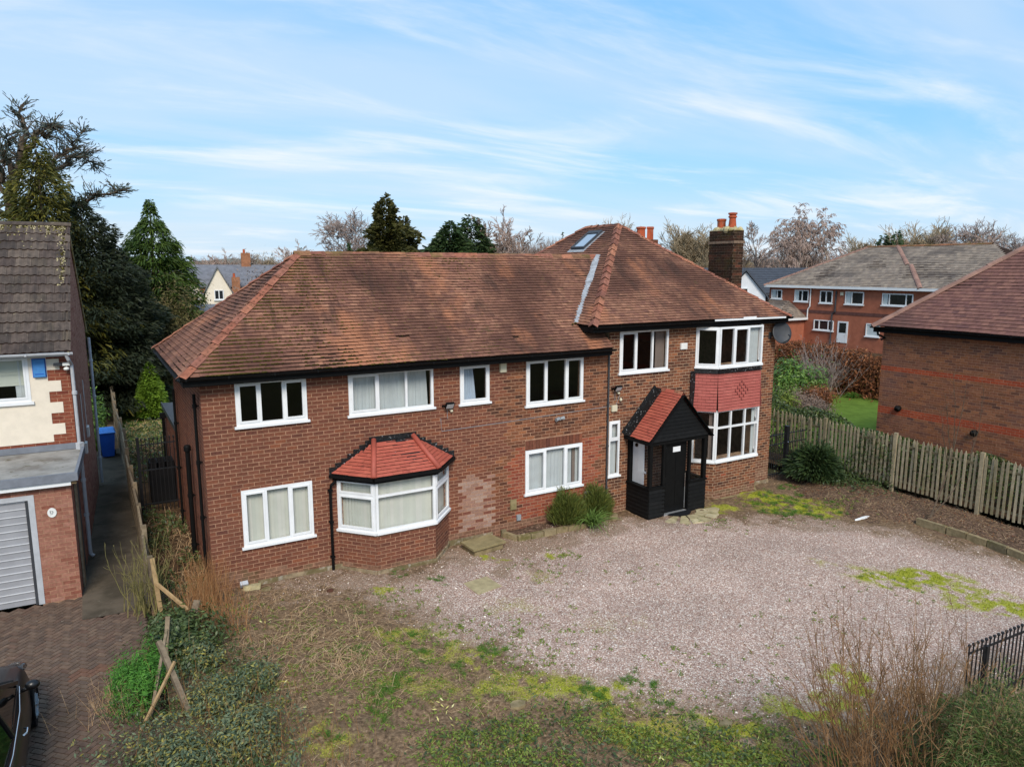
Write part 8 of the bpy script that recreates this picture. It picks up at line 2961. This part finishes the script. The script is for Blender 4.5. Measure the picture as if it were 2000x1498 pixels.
V, F = ribbons(P, rand_dirs(900, g, 1.2), g.uniform(.3, .8, 900), .012, .5, g, 3, .2)
link_mesh('strip_straw', V, F, M['straw'], None, kind='stuff')
sheet('side_strip_soil', [(.66, 16.9), (1.92, 16.9), (1.92, 30.62), (.66, 30.62)], -.095, M['garden_soil'])
P = np.stack([g.uniform(.8, 4.5, 2600), g.uniform(31, 38, 2600), np.full(2600, -.1)], 1)
V, F = ribbons(P, rand_dirs(len(P), g, 1.0), g.uniform(.3, .8, len(P)), .02, .6, g, 3, .2)
link_mesh('rough_bed_growth', V, F, M['straw'], None, kind='stuff')
P = np.stack([g.uniform(.8, 4.5, 2500), g.uniform(26, 37, 2500), -.05 + g.random(2500) * .4], 1)
V, F = cards(P, rand_dirs(len(P), g, .5), .09, g, .7)
link_mesh('rough_bed_leaves', V, F, M['leaf_ivy'], None, kind='stuff')

# ---------------------------------------------------------------- dry litter, weeds and ivy on the forecourt
LITTER = pix([(440, 1160), (560, 1150), (700, 1160), (800, 1200), (880, 1260), (1000, 1320), (1160, 1380), (1420, 1420), (1600, 1400), (1680, 1520), (900, 1620), (480, 1560), (430, 1300)])
THICK = pix([(450, 1170), (560, 1165), (680, 1180), (720, 1230), (760, 1290), (720, 1330), (600, 1330), (500, 1290), (440, 1230)])


x, y = scatter(LITTER, 26000, g)
ok = vnoise(x * 1.8, y * 1.8, 91) + g.uniform(-.25, .25, len(x)) > .36
P = on_ground(x[ok], y[ok], .006)
Dv = rand_dirs(len(P), g) * [1, 1, .22]
V, F = ribbons(P, Dv, g.uniform(.06, .30, len(P)), g.uniform(.004, .009, len(P)), .15, g, 3, .4, .5)
link_mesh('dry_litter', V, F, M['straw'], None, kind='stuff')
x, y = scatter(THICK, 7000, g, .8)
ok = vnoise(x * 1.5, y * 1.5, 66) + g.uniform(-.2, .2, len(x)) > .40
x, y = x[ok], y[ok]
P = on_ground(x, y, .02) + np.stack([np.zeros(len(x)), np.zeros(len(x)), g.random(len(x)) * .10], 1)
sw_dir = np.stack([np.cos(vnoise(x * 1.2, y * 1.2, 4) * 7), np.sin(vnoise(x * 1.2, y * 1.2, 4) * 7), np.full(len(x), .12)], 1)
V, F = ribbons(P, sw_dir + rand_dirs(len(x), g) * [1.3, 1.3, .4], g.uniform(.10, .5, len(x)), g.uniform(.005, .010, len(x)), .35, g, 4, .5, .4)
link_mesh('dry_litter_heap', V, F, M['straw'], None, kind='stuff')
SB = pix([(1540, 945), (1640, 940), (1800, 968), (1960, 1030), (2000, 1070), (1800, 1028), (1660, 1014), (1580, 990)])
x, y = scatter(SB, 9000, g)
P = on_ground(x, y, .006)
V, F = ribbons(P, rand_dirs(len(P), g) * [1, 1, .25], g.uniform(.05, .28, len(P)), g.uniform(.005, .010, len(P)), .2, g, 2, .4, .5)
link_mesh('soil_twigs', V, F, M['straw'], None, kind='stuff')
x, y = scatter(SB, 1800, g)
V, F = cards(on_ground(x, y, .02), rand_dirs(len(x), g, 1.5), .03, g, .8)
link_mesh('fallen_leaves', V, F, M['leaf_brown'], None, kind='stuff')

# moss cushions and weeds on the gravel
lo = np.array([2.2, 4.0])
x, y = g.uniform(1.2, 22.3, 200000), g.uniform(3.5, 16.6, 200000)
mm = moss_at(x, y) * sstep(fbm(x * 5, y * 5, 4, 60), .32, .55)
ok = mm > g.uniform(.25, 1.1, len(x))
x, y = x[ok][:34000], y[ok][:34000]
V, F = cards(on_ground(x, y, .010), rand_dirs(len(x), g, 1.3), g.uniform(.010, .030, len(x)), g, .8)
link_mesh('moss', V, F, M['leaf_moss'], None, kind='stuff')
wx, wy = [], []
for (px, py, n, s_) in [(1100, 1080, 30, .25), (1020, 1300, 90, .5), (860, 1240, 70, .5), (760, 1180, 60, .45), (720, 1260, 60, .45), (620, 1210, 40, .4), (1160, 1400, 90, .5), (980, 1400, 100, .6), (800, 1360, 110, .7), (690, 1450, 100, .7), (560, 1320, 90, .6), (640, 1280, 80, .6), (540, 1230, 60, .5), (700, 1330, 80, .6), (500, 1400, 60, .5), (1280, 1370, 50, .4), (1330, 1300, 25, .5), (1460, 1420, 70, .5),
                        (1560, 1000, 60, .5), (1640, 990, 60, .4), (1500, 985, 50, .5), (1100, 1230, 30, .6), (990, 1240, 40, .5), (1060, 1120, 25, .5), (820, 1300, 80, .5), (1400, 1020, 30, .4), (470, 1190, 40, .35), (1240, 1120, 14, .5), (1750, 1150, 25, .5), (1580, 1220, 20, .7), (1500, 1330, 20, .6)]:
    c = gpt(px, py)
    wx += list(c[0] + g.normal(0, s_, n))
    wy += list(c[1] + g.normal(0, s_, n))
wx, wy = np.array(wx), np.array(wy)
n_l = 9
C = np.repeat(on_ground(wx, wy, .012), n_l, 0) + g.normal(0, .035, (len(wx) * n_l, 3)) * [1, 1, .25]
V, F = cards(C, rand_dirs(len(C), g, 1.2), g.uniform(.018, .045, len(C)), g, .6)
link_mesh('weeds', V, F, M['leaf_weed'], None, kind='stuff')
tc_ = [gpt(px, py) for px, py in ((725, 1385), (742, 1372), (752, 1395), (765, 1350), (778, 1340), (748, 1358), (775, 1322), (700, 1275), (968, 1278), (948, 1270), (812, 1238), (830, 1272), (700, 1195), (860, 1135), (900, 1300), (640, 1440), (1165, 1358), (1150, 1345), (1275, 1338), (1230, 1330), (1300, 1372), (770, 1120), (1490, 1000), (1510, 985), (1530, 1002), (1570, 990), (1625, 985), (1640, 1003), (1600, 1010), (1560, 965), (1540, 950), (1500, 960), (1520, 970), (1545, 985), (1480, 985), (1550, 1000), (1580, 1005), (1515, 1000), (1535, 1008), (1495, 970), (1530, 955), (1555, 975))]
tc_ = [p + (0, 0, float(forecourt_z(p[0], p[1]) - p[2])) for p in tc_]
for i, p in enumerate(tc_[:]):
    for j in range(6):
        tc_.append(p + (g.normal(0, .13), g.normal(0, .16), 0))
tufts('grass', tc_, .17, .007, 34, 'leaf_grass', 120, .5, .8)
IVY = pix([(900, 1420), (1050, 1392), (1230, 1412), (1380, 1424), (1520, 1440), (1640, 1480), (1660, 1560), (1100, 1620), (820, 1580), (840, 1470)])
x, y = scatter(IVY, 30000, g, .25)
ok = vnoise(x * 2.0, y * 2.0, 55) > .34
x, y = x[ok][:15000], y[ok][:15000]
hh = .03 + .14 * vnoise(x * 2.4, y * 2.4, 56) * g.random(len(x))
V, F = cards(on_ground(x, y, hh), rand_dirs(len(x), g, 1.4), g.uniform(.020, .042, len(x)), g, .85)
link_mesh('ivy_carpet', V, F, M['leaf_weed'], None, kind='stuff')
x, y = scatter(IVY, 9000, g, .5)
V, F = cards(on_ground(x, y, .03 + .1 * g.random(len(x))), rand_dirs(len(x), g, 1.4), g.uniform(.025, .05, len(x)), g, .85)
link_mesh('ivy_leaves', V, F, M['leaf_ivy'], None, kind='stuff')
yl = [gpt(px + g.normal(0, 8), py + g.normal(0, 6)) for px, py in ((845, 1372), (870, 1365), (885, 1372), (875, 1392), (848, 1385), (860, 1415), (880, 1412), (665, 1225), (700, 1250), (505, 1205), (520, 1215), (1300, 1355), (1480, 1440), (1490, 1445), (990, 1470), (1000, 1478), (1290, 1490), (1270, 1492), (560, 1340), (540, 1365), (590, 1395), (655, 1395), (985, 1500), (1010, 1495)) for _ in range(3)]
C = np.array(yl) + [0, 0, .05]
V, F = cards(C, rand_dirs(len(C), g, 1.5), .045, g, .6)
link_mesh('yellow_leaves', V, F, M['leaf_yellow'], None, kind='stuff')
# pale bits of litter and a few broken stones
for k, (px, py, s_, m, nm, lab) in enumerate(((1418, 1416, .13, 'stone', 'flat_stone', 'flat brown stone at the top edge of the ivy patch'), (1358, 1420, .2, 'stone', 'flat_stone', 'broad brown stone sunk in the ivy patch'), (1010, 1376, .16, 'stone', 'flat_stone', 'dark stone among the moss left of the ivy patch'), (645, 1155, .08, 'brick_main', 'brick_fragment', 'red brick fragment in the gravel near the bay window'), (1690, 1012, .34, 'upvc', 'plastic_sheet', 'crumpled white plastic strip on the soil bed'), (520, 1150, .12, 'stone', 'flat_stone', 'tan stone against the foot of the wall at the left corner'))):
    p = gpt(px, py)
    p = p + (0, 0, float(forecourt_z(p[0], p[1]) - p[2]))
    o = thing(nm, lab, 'stone' if m != 'upvc' else 'litter', p)
    q = [(s_ * (1.4 if m == 'upvc' else 1) * math.cos(a) * (.8 + .4 * g.random()), s_ * (.13 if m == 'upvc' else .7) * math.sin(a) * (.8 + .4 * g.random()), .0) for a in np.linspace(0, 6.28, 8)[:-1]]
    mb = MB().prism([p + np.array(v) + (0, 0, -.01) for v in q], (.01, .01, .05 if m != 'upvc' else .035))
    mb.build('piece', M[m], o)
n = 260
x, y = g.uniform(2, 22, n), g.uniform(5, 16.4, n)
V, F = cards(on_ground(x, y, .02), rand_dirs(n, g, 2), g.uniform(.012, .035, n), g, .9)
link_mesh('pale_litter', V, F, M['cement'], None, kind='stuff')

# ---------------------------------------------------------------- lower right corner
tb = gp(1725, 1560, -.2)
twig_shrub('red_twig_shrub', 'tall red-brown bare twiggy shrub at the lower right', tb, 2.9, .55, 105, 'twig_red', 130, .010, 11, lean=(-.06, .20), foot=.38, bend=.14, sidelen=.30)
twig_shrub('red_twig_shrub', 'second red-brown twiggy shrub leaning towards the iron railing', gp(1830, 1500, -.2) + (.25, .3, 0), 2.4, .5, 60, 'twig_red', 131, .009, 9, lean=(.02, .12), foot=.30, bend=.14, sidelen=.30)
cp2 = gp(1960, 1600, -.2)
o = thing('juniper_shrub', 'soft green spreading conifer shrub filling the lower right corner', 'shrub', cp2)
n = 30000
a, el = g.uniform(0, 6.28, n), np.arcsin(g.uniform(.02, 1, n))
q = g.random(n) ** .4
lm = .72 + .55 * vnoise(a * 2.4, el * 3, 22)
P = cp2 + np.stack([np.cos(a) * np.cos(el) * 1.25 * q * lm, np.sin(a) * np.cos(el) * 1.2 * q * lm, np.sin(el) * 1.85 * q * lm + .02], 1)
Dv = np.stack([np.cos(a) * np.cos(el), np.sin(a) * np.cos(el), np.sin(el) * .7 + .2], 1) + rand_dirs(n, g) * .7
V, F = ribbons(P, Dv, g.uniform(.06, .16, n), .013, .4, g, 2, .6)
link_mesh('foliage', V, F, M['leaf_juniper'], o)
V, F = seg_tubes(np.repeat(cp2[None], 40, 0), P[g.integers(0, n, 40)], .02, .006, 4)
link_mesh('stems', V, F, M['bark'], o, kind='stuff')
twig_shrub('dry_stalks', 'pale straw stalks arching over the soft green conifer shrub', cp2 + (-.1, .2, 0), 2.3, .6, 50, 'straw', 133, .006, 6, foot=.5, bend=.3, cat='stalks')
